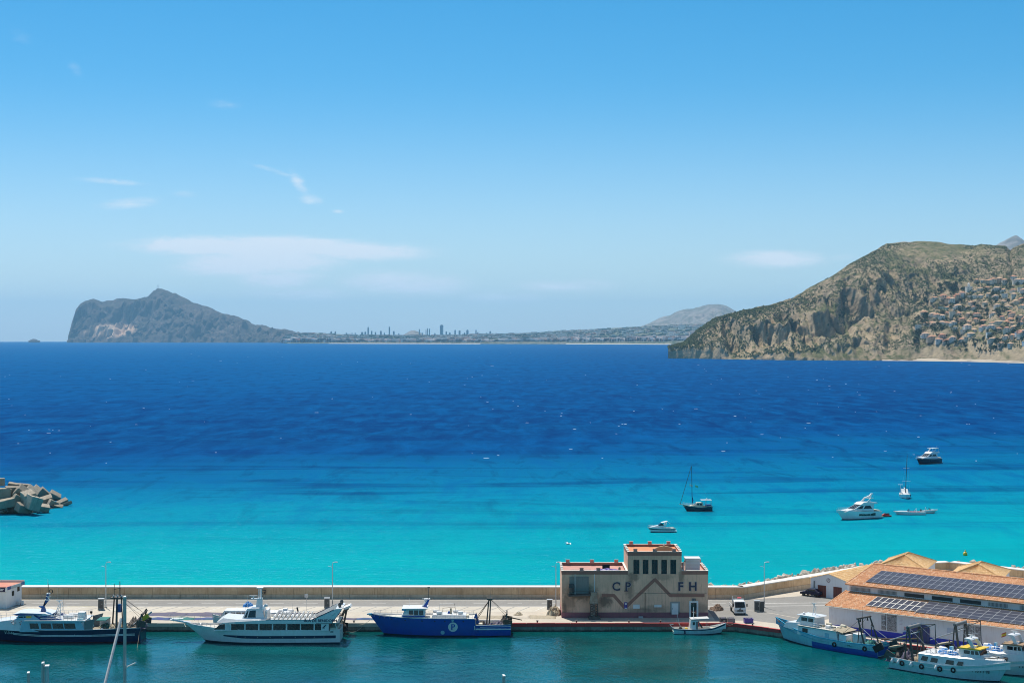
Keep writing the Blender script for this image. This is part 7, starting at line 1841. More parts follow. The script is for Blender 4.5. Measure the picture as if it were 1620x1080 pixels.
def buoy():
    p = G(1527, 878, 0); t = thing('marker_buoy', 'yellow marker buoy floating beyond the market roofs', 'buoy', p)
    MB().lathe([(.1, -.4), (.42, -.2), (.5, .15), (.45, .5), (.2, .7)], (0, 0, .1), 14).build('float', M['yellow'], t, smooth=True); MB().lathe([(.16, .6), (.12, 1.1), (.02, 1.15)], (0, 0, .1), 8).build('top_mark', M['yellow'], t)
    p = G(1407, 889, 2.9); t = thing('orange_marker', 'small orange beacon drum standing at the breakwater bend', 'beacon', (p.x, p.y, 2.6))
    MB().lathe([(.42, 0), (.42, .9), (.36, 1.0), (.2, 1.1), (.2, 1.3), (.05, 1.35)], (0, 0, 0), 12).build('drum', M['orange'], t, smooth=40)
    MB().lathe([(.5, -.3), (.5, 0)], (0, 0, 0), 12).build('base', M['coping'], t)
buoy()
def gull():
    p = at(898.5, 860, 240); t = thing('seagull', 'white seagull gliding over the turquoise water', 'bird', p, .5); t.scale = (1.5, 1.5, 1.5)
    secs = []
    for x, r in ((-.28, .01), (-.2, .04), (-.05, .075), (.1, .075), (.2, .05), (.25, .045), (.31, .02), (.35, .005)):
        secs.append([(x, r * math.cos(a), r * .9 * math.sin(a) + .02) for a in [2 * PI * k / 8 for k in range(8)]])
    mb = MB(); mb.loft(secs, closed=True, caps=(True, True))
    for s in (1, -1):
        pts = [((.10, .05), (-.06, .05), .05), ((.14, .28), (-.03, .28), .14), ((.06, .5), (-.04, .5), .10), ((-.08, .68), (-.10, .68), .02)]
        mb.loft([[(a[0], s * a[1], z), (b[0], s * b[1], z - .01), (b[0], s * b[1], z - .018), (a[0], s * a[1], z - .018)] for a, b, z in pts], closed=True, caps=(True, True))
    mb.build('body', wear('gull_feathers', (.8, .8, .79), (.55, .56, .58), .4, 6, .8), t, smooth=40)
gull()
# foreground yachts whose mast heads reach into the picture
def mast_yacht(px, top, Y, L, label, stay=None, spreader=None, extra=None):
    p = at(px, top, Y); t = thing('sailing_yacht', label, 'sailing boat', (p.x, p.y, 0), PI / 2 + .2)
    B = L * .3; h = Hull(L, B, [(0, 1.1), (.5, 1.1), (1, 1.5)], rake=1.2, transom=.8, fine=.45)
    h.build(t, [(0, .12, M['dark_boot']), (.12, 1, M['white_boat'])], lambda q: 1.0 + .2 * q, M['teak'], M['white_boat'])
    cabin(t, 'coachroof', [(-L * .2, 1.0), (L * .25, 1.1), (L * .2, 1.4), (-L * .15, 1.7)], B * .32, B * .26, M['white_boat'])
    r = 2.5 * Y / F
    am = wear('grey_mast_alloy', (.46, .46, .43), (.30, .29, .26), .4, .8, .45, metal=.2)
    post(t, 'mast', [(0, 0, 1.2), (0, 0, p.z - .05)], r, am, 10)
    post(t, 'boom', [(0, 0, 2.2), (-L * .42, 0, 2.3)], .11, am, 8)
    MB().box(-.45, .35, -.12, .12, p.z - .048, p.z + .04).build('mast_head', M['white_paint'], t)
    t['mast_z'] = p.z
    return t, p
t, p = mast_yacht(197.5, 943, 175, 14, 'grey yacht mast in front of the navy trawler, the tallest in the foreground')
del t['mast_z']
inv = t.matrix_basis.inverted() if False else Matrix.Rotation(-(PI / 2 + .2), 4, 'Z') @ Matrix.Translation((-p.x, -p.y, 0))
a, b = inv @ at(191.5, 978, 176.5), inv @ at(160, 1105, 170)
post(t, 'furled_sail', [a, b], .16, wear('grey_sail_cover', (.50, .50, .50), None, .3, 2, .8), 7)
a, b = inv @ at(199, 1055, 175), inv @ at(215, 1047.5, 174); post(t, 'spreader', [a, b], .09, M['white_paint'], 6)
for (px, top, Y, lab) in ((45, 1063, 165, 'short grey yacht mast tip at the lower left corner'), (68, 1047.5, 160, 'twin grey yacht mast with a whip antenna at the lower left'), (797, 1067.5, 170, 'thin grey mast tip at the bottom edge below the blue trawler')):
    t, p = mast_yacht(px, top, Y, 11, lab); del t['mast_z']
    if px == 68:
        post(t, 'mizzen_mast', [(-.2, -.42, 1.2), (-.2, -.42, p.z - .35)], .17, M['galv'], 8); antenna(t, 0, 0, p.z, .95, .03, M['dark_grey']); MB().box(-.5, .3, -.6, -.2, p.z - .35, p.z - .25).build('mast_cap', M['white_paint'], t)
# ------------------------------------------------------------------ things on the quay
def street_lamp(px, label, flip=1):
    p = G(px, 960.5, QZ); top = zat(888.5, p.y) - QZ
    t = thing('street_lamp', label, 'street lamp', (p.x, p.y, QZ), 0, 'street lamps along the quay')
    MB().tube([(0, 0, .0), (0, 0, top * .5), (0, 0, top - .35)], [.10, .08, .055], 8).build('pole', M['galv'], t, smooth=40)
    MB().tube([(0, 0, top - .36), (.05 * flip, 0, top - .12), (.25 * flip, 0, top - .01), (.45 * flip, 0, top)], .045, 6).build('arm', M['galv'], t, smooth=True)
    MB().frustum(.38 if flip > 0 else -.92, .92 if flip > 0 else -.38, -.13, .13, top - .07, top + .07, .05, .08, .03, .03).build('lantern', M['white_paint'], t)
    if flip > 0: MB().tube([(0, 0, top - 1.0), (-.4, 0, top - .75), (-.75, 0, top - .72)], .03, 5).build('bracket', M['galv'], t)
    MB().frustum(-.22, .22, -.22, .22, 0, .18, .05, .05, .05, .05).build('footing', M['pale_concrete'], t)
    MB().box(-.06, .06, -.125, -.098, .7, 1.2).build('service_hatch', M['mid_grey'], t)
for px, lab in ((167.5, 'slim street lamp behind the gallows of the navy trawler'), (526, 'slim street lamp above the stern of the excursion boat'), (879.5, 'slim street lamp at the left corner of the ice house'), (1209, 'slim street lamp beside a grey cabinet right of the ice house')):
    street_lamp(px, lab, 1)
def cabinet(px, py, w, h, label, wide=False):
    p = G(px, py, QZ); t = thing('service_cabinet', label, 'cabinet', (p.x, p.y, QZ), 0, 'quayside service cabinets')
    MB().frustum(-w / 2, w / 2, -.35, .35, .12, h, .03, .03, .03, .03).build('body', M['mid_grey'], t)
    MB().box(-w / 2 - .05, w / 2 + .05, -.4, .4, 0, .118).build('plinth', M['pale_concrete'], t); MB().box(-w / 2 - .04, w / 2 + .04, -.40, .40, h + .002, h + .08).build('lid', M['galv'], t)
    d = MB().box(-w / 2 + .12, w / 2 - .12, -.385, -.352, .35, h - .2).build('door', M['dark_grey'], t); MB().box(w / 2 - .3, w / 2 - .24, -.41, -.386, h * .5, h * .5 + .2).build('handle', M['galv'], d)
    if wide: MB().frustum(w / 2 + .06, w / 2 + .75, -.3, .3, .1, h * .95, .03, .03, .03, .03).build('side_box', M['dark_grey'], t)
cabinet(160, 964, 1.0, 1.95, 'dark service cabinet on the road behind the navy trawler'); cabinet(517.3, 961, .95, 1.75, 'grey service cabinet behind the stern wing of the excursion boat'); cabinet(869.5, 963.5, .95, 1.75, 'grey service cabinet left of the ice house'); cabinet(1197.5, 966.5, .95, 1.85, 'grey double service cabinet at the foot of the right-hand street lamp', True)
p = G(484.5, 965, QZ); t = thing('road_sign', 'back of a small square sign on a pole behind the excursion boat', 'sign', p)
MB().tube([(0, 0, 0), (0, 0, 2.9)], .035, 6).build('pole', M['galv'], t); MB().box(-.3, .3, -.04, -.02, 2.3, 2.95).build('plate', M['galv'], t)
p = G(389, 944.4, QZ); t = thing('navigation_post', 'short rust-coloured post with a white cap against the sea wall', 'post', p)
MB().tube([(0, 0, 0), (0, 0, 1.25)], .12, 8).build('post', M['orange'], t); MB().lathe([(.2, 1.252), (.2, 1.35), (.1, 1.42)], (0, 0, 0), 8).build('cap', M['white_paint'], t)
# a dark spray-painted mark on the wall
t = thing('graffiti_mark', 'small black painted scrawl on the tan sea wall', 'graffiti', (G(421.5, 944, QZ).x, 304.17, QZ + 1.35))
m = MB(); m.tube([(-.35, 0, .2), (-.1, 0, .35), (.25, 0, .25), (.3, 0, .0), (-.1, 0, -.05), (-.05, 0, -.3), (.3, 0, -.35)], [.05, .09, .10, .09, .11, .09, .04], 5); m.build('stroke', M['black'], t)

def bar_kiosk():
    p = G(10, 962, QZ); W, Dp, hh = 7.0, 6.0, 3.55
    t = thing('bar_kiosk', 'white bar kiosk with red roof and dark Bar sign at the left edge', 'building', (p.x, p.y, QZ), -.0)
    wall = wear('kiosk_white_wall', (.82, .80, .77), (.5, .45, .40), .3, .5, .8, streak=True)
    b = MB(); b.add([(-W, 0, 0), (0, 0, 0), (.95, Dp, 0), (-W, Dp, 0), (-W, 0, hh), (0, 0, hh), (.95, Dp, hh), (-W, Dp, hh)], [(0, 3, 2, 1), (4, 5, 6, 7), (0, 1, 5, 4), (1, 2, 6, 5), (2, 3, 7, 6), (3, 0, 4, 7)]); b.build('wall', wall, t)
    rf = wear('red_roof_sheet', (.55, .20, .13), (.60, .36, .24), .6, .4, .8)
    MB().prism([(-W - .2, -.3), (.2, -.3), (1.35, Dp + .4), (-W - .2, Dp + .4)], hh + .06, hh + .2, axis='z').build('roof', rf, t)
    MB().box(-W - .2, .12, -.36, -.302, hh - .55, hh + .32).build('sign_board', wear('dark_violet_sign', (.035, .02, .06), None, .3, 1, .5), t)
    lettering('sign_text', 's Bar', .72, M['white_paint'], t, (-1.15, -.375, hh - .12), depth=.01, bold=.01, shear=.25)
    MB().box(-.06, .30, -.42, -.365, hh - .5, hh + .25).build('sign_end', M['white_paint'], t)
    d = Vector((1.15, Dp + .7, 0)); q = Vector((.2, -.3, 0)); L = d.length; d.normalize(); n = Vector((d.y, -d.x, 0))
    for k in range(5):
        c = q + d * (L * (k + .5) / 5) + n * .04
        MB().obox((c.x, c.y, hh + .05), tuple(d * (L / 10 - .03)), tuple(n * .035), (0, 0, .28)).build('fascia_panel', M['midblue'] if k in (0, 4) else M['galv'], t)
    MB().box(-W - .2, 1.3, Dp + .35, Dp + .55, hh + .2, hh + .6).build('roof_upstand', M['coping'], t)
    for f, z0, z1 in ((.42, 1.9, 2.75), (.78, 2.4, 3.2)):
        c = Vector((.95 * f, Dp * f, 0)); dd = Vector((.95, Dp, 0)).normalized(); nn = Vector((dd.y, -dd.x, 0)); c += nn * .03
        MB().obox((c.x, c.y, (z0 + z1) / 2), tuple(dd * .42), tuple(nn * .03), (0, 0, (z1 - z0) / 2)).build('window', M['glass'], t)
    for k in range(2): MB().box(.9 + k * .6, 1.3 + k * .6, 3.8, 4.2, .0, .75).build('patio_chair', M['white_paint'], t)
bar_kiosk()

def bollards():
    k = 0; names = ('beyond the bow of the blue trawler', 'beside the stern of the blue trawler', 'in front of the ice conveyor', 'below the notice boards of the ice house', 'below the white door of the ice house', 'near the violet crate', 'near the bow of the pale blue trawler')
    for i, px in enumerate((560, 850, 912, 995, 1045, 1146, 1192)):
        p = Vector(((px - 810) * (YF + .8) / F, YF + .8, QZ)) if px < 1160 else Vector((40.4, 276.0, QZ))
        t = thing('bollard', 'black mooring bollard on the quay edge ' + names[i], 'bollard', p, 0, 'mooring bollards on the quay edge')
        MB().lathe([(.22, 0), (.20, .05), (.12, .12), (.12, .32), (.24, .38), (.24, .46), (.1, .50)], (0, 0, 0), 10).build('post', M['dark_grey'], t, smooth=40)
        MB().lathe([(.30, 0), (.30, .03)], (0, 0, 0), 10).build('base_plate', M['rust'], t)
bollards()

def net_strip(name, label, x0, x1, y0, y1, mats, seed, h=.28):
    """long bundle of net laid out along the quay, lumpy, in lengths of different colour"""
    t = thing(name, label, 'fishing net', ((x0 + x1) / 2, (y0 + y1) / 2, QZ))
    n = len(mats)
    for k, m in enumerate(mats):
        xa, xb = lerp(x0, x1, k / n) - (x0 + x1) / 2, lerp(x0, x1, (k + 1) / n) - (x0 + x1) / 2
        secs = []; steps = max(6, int((xb - xa) / .6))
        for i in range(steps + 1):
            x = lerp(xa, xb, i / steps); w = (y1 - y0) / 2 * (1 + .35 * fbm(x * .25, seed, k * 2.0, 3)); yc = .5 * fbm(x * .12, seed + 5, 0, 3)
            hh = h * (.75 + .7 * fbm(x * .5, seed, 9, 4)) * min(1, .25 + 2 * min(i, steps - i) / steps)
            secs.append([(x, yc - w, .006), (x, yc - w * .7, hh * .8), (x, yc - w * .2, hh * (1 + .3 * fbm(x, seed, 3, 3))), (x, yc + w * .3, hh * (.9 + .4 * fbm(x, seed, 7, 3))), (x, yc + w * .75, hh * .7), (x, yc + w, .006)])
        MB().loft(secs, caps=(True, True)).build('net_length', m, t, smooth=True)
net_strip('laid_out_net', 'violet-grey net laid along the quay behind the navy trawler and ferry', -63.5, -37.0, 285.6, 289.2, [M['net_purple'], M['net_purple'], M['net_beige'], M['net_purple']], 1.0)
net_strip('laid_out_net', 'blue and green net laid along the quay edge left of the excursion boat', -63, -42, 281.8, 284.4, [M['net_blue'], M['net_green'], M['net_blue'], M['net_green'], M['net_purple']], 2.0, .22)
net_strip('laid_out_net', 'violet-grey net laid between the excursion boat and the blue trawler', -31, -22.5, 281.8, 283.8, [M['net_purple'], M['net_blue']], 3.0, .2)
net_strip('laid_out_net', 'pale brown net laid behind the stern of the blue trawler', -6, 7.6, 283.2, 286.6, [M['net_beige'], M['concrete'], M['net_beige']], 4.0, .16)
net_strip('laid_out_net', 'thin brown net laid behind the wheelhouse of the blue trawler', -24, -8, 287, 288.2, [M['net_beige'], M['rust'], M['net_beige']], 5.0, .12)
def heap(name, label, px, py, w, d, h, mat, seed, cat='fishing net'):
    p = G(px, py, QZ); t = thing(name, label, cat, p)
    link('pile', heap_mesh('pile', w, d, h, mat, seed, 30), t, (0, 0, .005)); link('pile_top', heap_mesh('pile_top', w * .55, d * .6, h * .8, mat, seed + 3, 20), t, (w * .2, .1, h * .35))
heap('net_heap', 'beige heap of fishing net at the left corner of the ice house', 876.5, 972, 1.3, 1.5, 1.35, M['net_beige'], 3.0); heap('rope_heap', 'brown and black heap of rope in the shade right of the ice house', 1134, 964, 1.15, 1.5, .85, M['rust'], 5.5, 'rope')
heap('net_heap', 'low beige heap of net beside the road behind the blue trawler', 820, 973, .8, 1.0, .5, M['net_beige'], 7.0)
def tub(px, py, w, label, mat, name, flat=1.0):
    p = G(px, py, QZ); t = thing(name, label, 'crate', p, .06)
    m = MB(); h = .72 * flat
    m.frustum(-w / 2, w / 2, -.5, .5, .004, .08, -.0, -.0, 0, 0)
    for (x0, x1, y0, y1) in ((-w / 2, w / 2, -.55, -.48), (-w / 2, w / 2, .48, .55), (-w / 2, -w / 2 + .07, -.478, .478), (w / 2 - .07, w / 2, -.478, .478)): m.box(x0, x1, y0, y1, .082, h)
    m.build('tub', mat, t)
    r = MB(); r.box(-w / 2 - .04, w / 2 + .04, -.60, -.44, h + .002, h + .07); r.box(-w / 2 - .04, w / 2 + .04, .44, .60, h + .002, h + .07); r.build('rim', mat, t)
    link('contents', heap_mesh('contents', w * .4, .38, .35, M['net_purple'], px * .01, 14), t, (0, 0, h - .15))
tub(1184, 984.5, 1.5, 'violet fish crate on the quay by the red kerb', M['violet'], 'fish_crate'); tub(1144, 984, 1.1, 'dark grey tub of gear next to a lighter box', M['dark_grey'], 'gear_tub'); tub(1156.5, 984, 1.2, 'mid grey fish box beside the dark tub', M['mid_grey'], 'fish_crate')

# ------------------------------------------------------------------ vehicles
def wheel(parent, x, y, r=.36, w=.22):
    o = MB().lathe([(r * .62, -w / 2), (r * .95, -w / 2), (r, -w / 2 + .04), (r, w / 2 - .04), (r * .95, w / 2), (r * .62, w / 2)], (x, y, r), 16, axis='x').build('wheel', M['black'], parent, smooth=40)
    MB().lathe([(r * .1, -w / 2 + .0), (r * .58, -w / 2 + .02), (r * .58, w / 2 - .02), (r * .1, w / 2)], (x, y, r), 12, axis='x').build('rim', M['galv'], o)
def truck():
    p = G(1171, 972.5, QZ); t = thing('truck', 'small white flatbed truck parked head-on beside the ice house', 'truck', (p.x, p.y, QZ), 0.03)
    # local: faces -y
    body = wear('white_truck_paint', (.78, .78, .77), (.5, .47, .43), .3, .8, .3, streak=True)
    prof = [(0.0, .45), (-.04, .95), (.05, 1.25), (.62, 2.25), (.8, 2.36), (2.0, 2.36), (2.05, .45)]
    vs = [(-1.02 + (.10 if z > 1.3 else 0), y, z) for y, z in prof] + [(1.02 - (.10 if z > 1.3 else 0), y, z) for y, z in prof]; n = len(prof)
    mb = MB(); mb.add(vs, [tuple(range(n)), tuple(reversed(range(n, 2 * n)))] + [(k, k + n, (k + 1) % n + n, (k + 1) % n) for k in range(n)]); cab = mb.build('cab', body, t)
    bv = cab.modifiers.new('soft', 'BEVEL'); bv.width = .06; bv.segments = 2
    MB().add([(-.86, .10, 1.30), (.86, .10, 1.30), (.80, .60, 2.18), (-.80, .60, 2.18), (-.86, .03, 1.32), (.86, .03, 1.32), (.80, .53, 2.2), (-.80, .53, 2.2)], [(0, 3, 2, 1), (4, 5, 6, 7), (0, 1, 5, 4), (1, 2, 6, 5), (2, 3, 7, 6), (3, 0, 4, 7)]).build('windscreen', M['glass'], t)
    for s in (1, -1):
        MB().box(s * .985 - .03, s * .985 + .03, .8, 1.75, 1.35, 2.1).build('side_window', M['glass'], t)
        MB().box(s * .72 - .17, s * .72 + .17, -.075, -.02, .70, .92).build('headlight', M['galv'], t); MB().box(s * 1.22 - .10, s * 1.22 + .10, .12, .2, 1.45, 1.95).build('mirror', M['black'], t)
        MB().tube([(s * 1.0, .2, 1.6), (s * 1.2, .16, 1.7)], .02, 4).build('mirror_arm', M['black'], t)
    MB().box(-.5, .5, -.065, -.02, .72, .90).build('grille', M['black'], t); MB().box(-1.0, 1.0, -.14, -.03, .38, .60).build('bumper', M['white_paint'], t); MB().box(-.26, .26, -.155, -.142, .43, .55).build('number_plate', M['coping'], t)
    MB().prism([(-.2, 1.0), (.2, 1.0), (0, 1.28)], -.062, -.045).build('badge', M['black'], t)
    MB().box(-.55, .55, -.055, -.03, .62, .68).build('vent', M['dark_grey'], t)
    MB().box(-1.05, 1.05, 2.15, 5.3, .85, 1.0).build('flatbed', M['mid_grey'], t)
    for s in (1, -1): MB().box(s * 1.02 - .03, s * 1.02 + .03, 2.2, 5.3, 1.002, 1.4).build('side_board', body, t)
    MB().box(-1.05, 1.05, 2.1, 2.16, 1.0, 2.55).build('headboard', body, t); MB().frustum(-.1, .75, 2.4, 3.3, 1.0, 2.65, .1, .1, .1, .1).build('red_drum', M['red'], t); MB().tube([(-.98, 2.2, 1.0), (-.98, 2.2, 3.0)], .05, 6).build('stake', body, t)
    for x in (-.88, .88):
        for y in (.75, 4.3): wheel(t, x, y, .37)
truck()
def car(px, py, label, mat, rz):
    p = G(px, py, QZ); t = thing('parked_car', label, 'car', (p.x, p.y, QZ), rz)
    prof = [(0, .35), (-.02, .62), (.25, .80), (1.05, .92), (1.75, 1.42), (3.1, 1.46), (3.75, 1.05), (4.15, .98), (4.2, .4)]
    w = lambda z: .86 - (.20 * max(0, (z - .95)) / .5)
    n = len(prof); mb = MB(); mb.add([(-w(z), y, z) for y, z in prof] + [(w(z), y, z) for y, z in prof], [tuple(range(n)), tuple(reversed(range(n, 2 * n)))] + [(k, k + n, (k + 1) % n + n, (k + 1) % n) for k in range(n)])
    b = mb.build('body', mat, t); bv = b.modifiers.new('soft', 'BEVEL'); bv.width = .07; bv.segments = 2
    MB().add([(-.74, 1.10, .97), (.74, 1.10, .97), (.66, 1.70, 1.40), (-.66, 1.70, 1.40), (-.74, 1.05, 1.0), (.74, 1.05, 1.0), (.66, 1.65, 1.43), (-.66, 1.65, 1.43)], [(0, 3, 2, 1), (4, 5, 6, 7), (0, 1, 5, 4), (1, 2, 6, 5), (2, 3, 7, 6), (3, 0, 4, 7)]).build('windscreen', M['glass'], t)
    for s in (1, -1):
        MB().box(s * .78 - .04, s * .78 + .03, 1.7, 3.2, 1.0, 1.34).build('side_window', M['glass'], t); MB().box(s * .60 - .16, s * .60 + .16, -.04, .04, .60, .74).build('headlight', M['galv'], t); MB().box(s * .98 - .1, s * .98 + .1, 1.35, 1.45, .95, 1.1).build('mirror', mat, t)
    MB().box(-.25, .25, -.05, -.02, .42, .52).build('number_plate', M['white_paint'], t)
    for x in (-.78, .78):
        for y in (.8, 3.4): wheel(t, x, y, .32, .2)
carp = wear('dark_blue_car_paint', (.02, .02, .05), (.06, .06, .07), .3, 1, .55, spec=.2)
car(1269, 940.5, 'dark blue car parked alongside the front of the gabled shed', carp, -2.28)
# ------------------------------------------------------------------ villas, trees and scrub on the headland
def project(p): return 810 + p.x / p.y * F, EYE + (H - p.z) / p.y * F
TGP = []
for i, colm in enumerate(TG):
    zmin = 1e9
    for j, p in enumerate(colm[:171]):
        x, y = project(p)
        if y < zmin:                    # seen from the harbour: nothing nearer hides it
            zmin = y; TGP.append((x, y, i, j))
TGA = np.array([(a, b) for a, b, _, _ in TGP])
def on_hill(px, py):
    k = int(np.argmin((TGA[:, 0] - px) ** 2 + (TGA[:, 1] - py) ** 2))
    return TG[TGP[k][2]][TGP[k][3]], math.hypot(TGA[k, 0] - px, TGA[k, 1] - py)

VW = [wear('villa_wall', c, None, .25, .08, .85, streak=True, spec=.2) for c in ((.88, .82, .72), (.85, .70, .50), (.74, .54, .36), (.88, .76, .60), (.58, .74, .66))]
VR = [tile_mat('villa_roof', c, tuple(x * .8 for x in c), tuple(min(1, x * 1.2) for x in c)) for c in ((.60, .30, .17), (.66, .42, .27), (.54, .24, .14))]
VFLAT = wear('villa_flat_roof', (.70, .67, .62), None, .3, .1, .9)
def villa_meshes(w, d, h, flat, two):
    wl_ = MB(); wl_.box(-w / 2, w / 2, -d / 2, d / 2, -6, h)
    if two: wl_.box(-w / 2 - w * .28, -w / 2 + .01, -d / 2 + .6, d / 2 - 1, -6, h * .55)
    rf = MB()
    if flat:
        rf.box(-w / 2 - .2, w / 2 + .2, -d / 2 - .2, d / 2 + .2, h + .01, h + .5)
    else:
        e = .7; A, B_, C, D_ = (-w / 2 - e, -d / 2 - e, h), (w / 2 + e, -d / 2 - e, h), (w / 2 + e, d / 2 + e, h), (-w / 2 - e, d / 2 + e, h); zr = h + min(w, d) * .24
        r0, r1 = (-w * .16, 0, zr), (w * .16, 0, zr)
        rf.add([A, B_, C, D_, r0, r1], [(0, 1, 5, 4), (1, 2, 5), (2, 3, 4, 5), (3, 0, 4), (0, 3, 2, 1)])
        if two:
            x0, x1 = -w / 2 - w * .28 - .4, -w / 2; rf.add([(x0, -d / 2 + .2, h * .55), (x1, -d / 2 + .2, h * .72), (x1, d / 2 - .6, h * .72), (x0, d / 2 - .6, h * .55)], [(0, 1, 2, 3)])
    wins = []
    storeys = 2 if h > 5 else 1
    for s in range(storeys):
        for k in range(2):
            x = lerp(-w / 2, w / 2, (k + .5) / 2); z0 = h * (s / storeys) + .5
            wins.append((x, z0, 1.0 + .5 * (k == 1), 1.7))
    return wl_, rf, wins
PROTO = []
rv = random.Random(8)
for k in range(7):
    w, d, h = rv.uniform(9, 15), rv.uniform(8, 11), (5.8, 6.4, 3.6, 6.0, 4.2, 8.2, 6.6)[k]
    flat = k in (2, 5); wl_, rf, wins = villa_meshes(w, d, h, flat, k in (0, 3, 6))
    wm = MB(); wm.box(-.5, .5, -.12, .12, 0, 1.7)
    arc = None
    PROTO.append((wl_, rf, wins, d, flat, w))
WALLME = {}; ROOFME = {}
def wall_me(k, c):
    if (k, c) not in WALLME: WALLME[(k, c)] = PROTO[k][0].mesh('wall', VW[c])
    return WALLME[(k, c)]
def roof_me(k, c):
    if (k, c) not in ROOFME: ROOFME[(k, c)] = PROTO[k][1].mesh('roof', VFLAT if PROTO[k][4] else VR[c])
    return ROOFME[(k, c)]
wb = MB(); wb.box(-.6, .6, -.1, .1, 0, 1.8); WINME = wb.mesh('window', M['glass'])
wb = MB(); wb.box(-.6, .6, -.1, .1, 0, 1.8); WINME2 = wb.mesh('window', M['mid_grey'])
# villa positions read off the photograph, row by row (x, y of the foot, prototype, wall colour, roof colour)
ROWS = [
    ('highest row', [(1546, 447, 0, 2, 0), (1555, 446, 1, 3, 1), (1563, 447, 3, 2, 0), (1572, 446, 0, 3, 0), (1580, 446, 6, 2, 1), (1589, 446, 1, 3, 0), (1611, 446, 3, 0, 1)]),
    ('second row', [(1533, 460, 5, 0, 0), (1541, 462, 2, 0, 0), (1551, 458, 4, 1, 1), (1562, 458, 1, 2, 0), (1577, 460, 3, 0, 1), (1588, 461, 0, 0, 0), (1614, 459, 2, 0, 0), (1621, 462, 3, 3, 1)]),
    ('third row', [(1478, 475, 3, 3, 0), (1507, 476, 6, 0, 1), (1533, 471, 2, 0, 0), (1541, 473, 5, 0, 0), (1552, 472, 6, 0, 1), (1575, 471, 0, 0, 1), (1589, 471, 5, 0, 0), (1604, 470, 1, 3, 1), (1617, 476, 0, 2, 0)]),
    ('fourth row', [(1490, 489, 2, 4, 0), (1499, 489, 4, 4, 0), (1515, 488, 6, 0, 1), (1528, 488, 3, 1, 1), (1541, 488, 0, 0, 0), (1538, 480, 4, 3, 1), (1559, 483, 1, 1, 1), (1578, 486, 6, 0, 1), (1588, 479, 4, 2, 1), (1606, 480, 0, 1, 1), (1619, 487, 3, 3, 0)]),
    ('fifth row', [(1462, 499, 1, 2, 0), (1475, 500, 0, 3, 1), (1499, 497, 4, 2, 2), (1518, 500, 6, 0, 0), (1531, 500, 1, 2, 1), (1546, 500, 3, 3, 2), (1571, 499, 0, 0, 1), (1597, 497, 1, 2, 0), (1604, 499, 3, 3, 0), (1585, 505, 6, 0, 2), (1599, 508, 0, 3, 0), (1614, 503, 1, 1, 1), (1622, 508, 6, 2, 0)]),
    ('sixth row', [(1466, 514, 1, 3, 0), (1481, 515, 3, 1, 1), (1452, 521, 5, 0, 0), (1508, 514, 6, 0, 1), (1522, 509, 0, 2, 2), (1544, 510, 1, 3, 2), (1556, 511, 0, 2, 0), (1572, 514, 4, 0, 0), (1580, 513, 3, 1, 1), (1591, 514, 0, 2, 0), (1615, 514, 6, 0, 2), (1602, 513, 4, 3, 1)]),
    ('seventh row', [(1510, 521, 2, 0, 0), (1531, 520, 6, 0, 1), (1556, 521, 0, 0, 0), (1568, 519, 3, 0, 1), (1541, 526, 1, 0, 1), (1580, 523, 1, 2, 0), (1593, 524, 6, 0, 2), (1604, 521, 0, 3, 1), (1615, 528, 3, 0, 0), (1536, 531, 4, 3, 1)]),
    ('lowest row', [(1464, 534, 6, 0, 1), (1491, 533, 0, 2, 2), (1486, 539, 4, 3, 0), (1566, 533, 5, 0, 1), (1572, 540, 3, 1, 1), (1592, 537, 6, 3, 1), (1604, 535, 1, 2, 0), (1618, 532, 0, 1, 2), (1584, 545, 4, 2, 1), (1600, 546, 4, 1, 1), (1621, 543, 2, 0, 0)]),
]
re_ = random.Random(77); ROW2 = []
for row, items in ROWS:
    items = list(items); ys = sum(i[1] for i in items) / len(items); x = min(i[0] for i in items) + 6.0
    while x < 1624 and len(items) < 16:
        y = ys + re_.uniform(-4, 4); x += re_.uniform(4, 9)
        if all(abs(i[0] - x) > 6.5 or abs(i[1] - y) > 6 for _, it in ROWS for i in it) and all(abs(i[0] - x) > 6.5 for i in items) and on_hill(x, y)[1] < 2.5:
            items.append((x, y, re_.randrange(7), re_.choice((0, 0, 1, 2, 3)), re_.randrange(3)))
    ROW2.append((row, items))
ROWS = ROW2
ORD = ('leftmost', 'second from left', 'third from left', 'fourth from left', 'fifth from left', 'sixth from left', 'seventh from left', 'eighth from left', 'ninth from left', 'tenth from left', 'eleventh from left', 'twelfth from left', 'thirteenth from left', 'fourteenth from left', 'fifteenth from left', 'sixteenth from left', 'seventeenth from left')
WCOL = ('white', 'cream', 'tan', 'pale', 'turquoise'); RCOL = ('terracotta', 'ochre', 'dark red')
VILLAS = []
for row, items in ROWS:
    for n_, (px, py, k, c, rc) in enumerate(sorted(items)):
        p, dd = on_hill(px, py)
        flat = PROTO[k][4]
        lab = '%s headland villa with %s roof, %s in the %s' % (WCOL[c], 'flat' if flat else RCOL[rc] + ' tiled', ORD[n_], row)
        rz = rv.uniform(-.35, .35); sc = rv.uniform(.85, 1.15)
        v = thing('hillside_villa', lab, 'house', p, rz, 'villas on the headland'); v.scale = (sc, sc, sc)
        link('wall', wall_me(k, c), v); link('roof', roof_me(k, rc), v)
        d = PROTO[k][3]
        for (x, z, w_, h_) in PROTO[k][2]: link('window', WINME if rv.random() < .7 else WINME2, v, (x, -d / 2 - .06, z), None, (w_, 1, h_ / 1.8))
        VILLAS.append((px, py, p, ORD[n_], row))
        if row == 'second row' and n_ == 0:
            m = MB(); m.lathe([(2.2, 0), (2.2, 5), (2.6, 5.2), (1.6, 6.5), (.3, 8.2)], (0, 0, 8.5), 10); m.build('turret', VW[0], v)

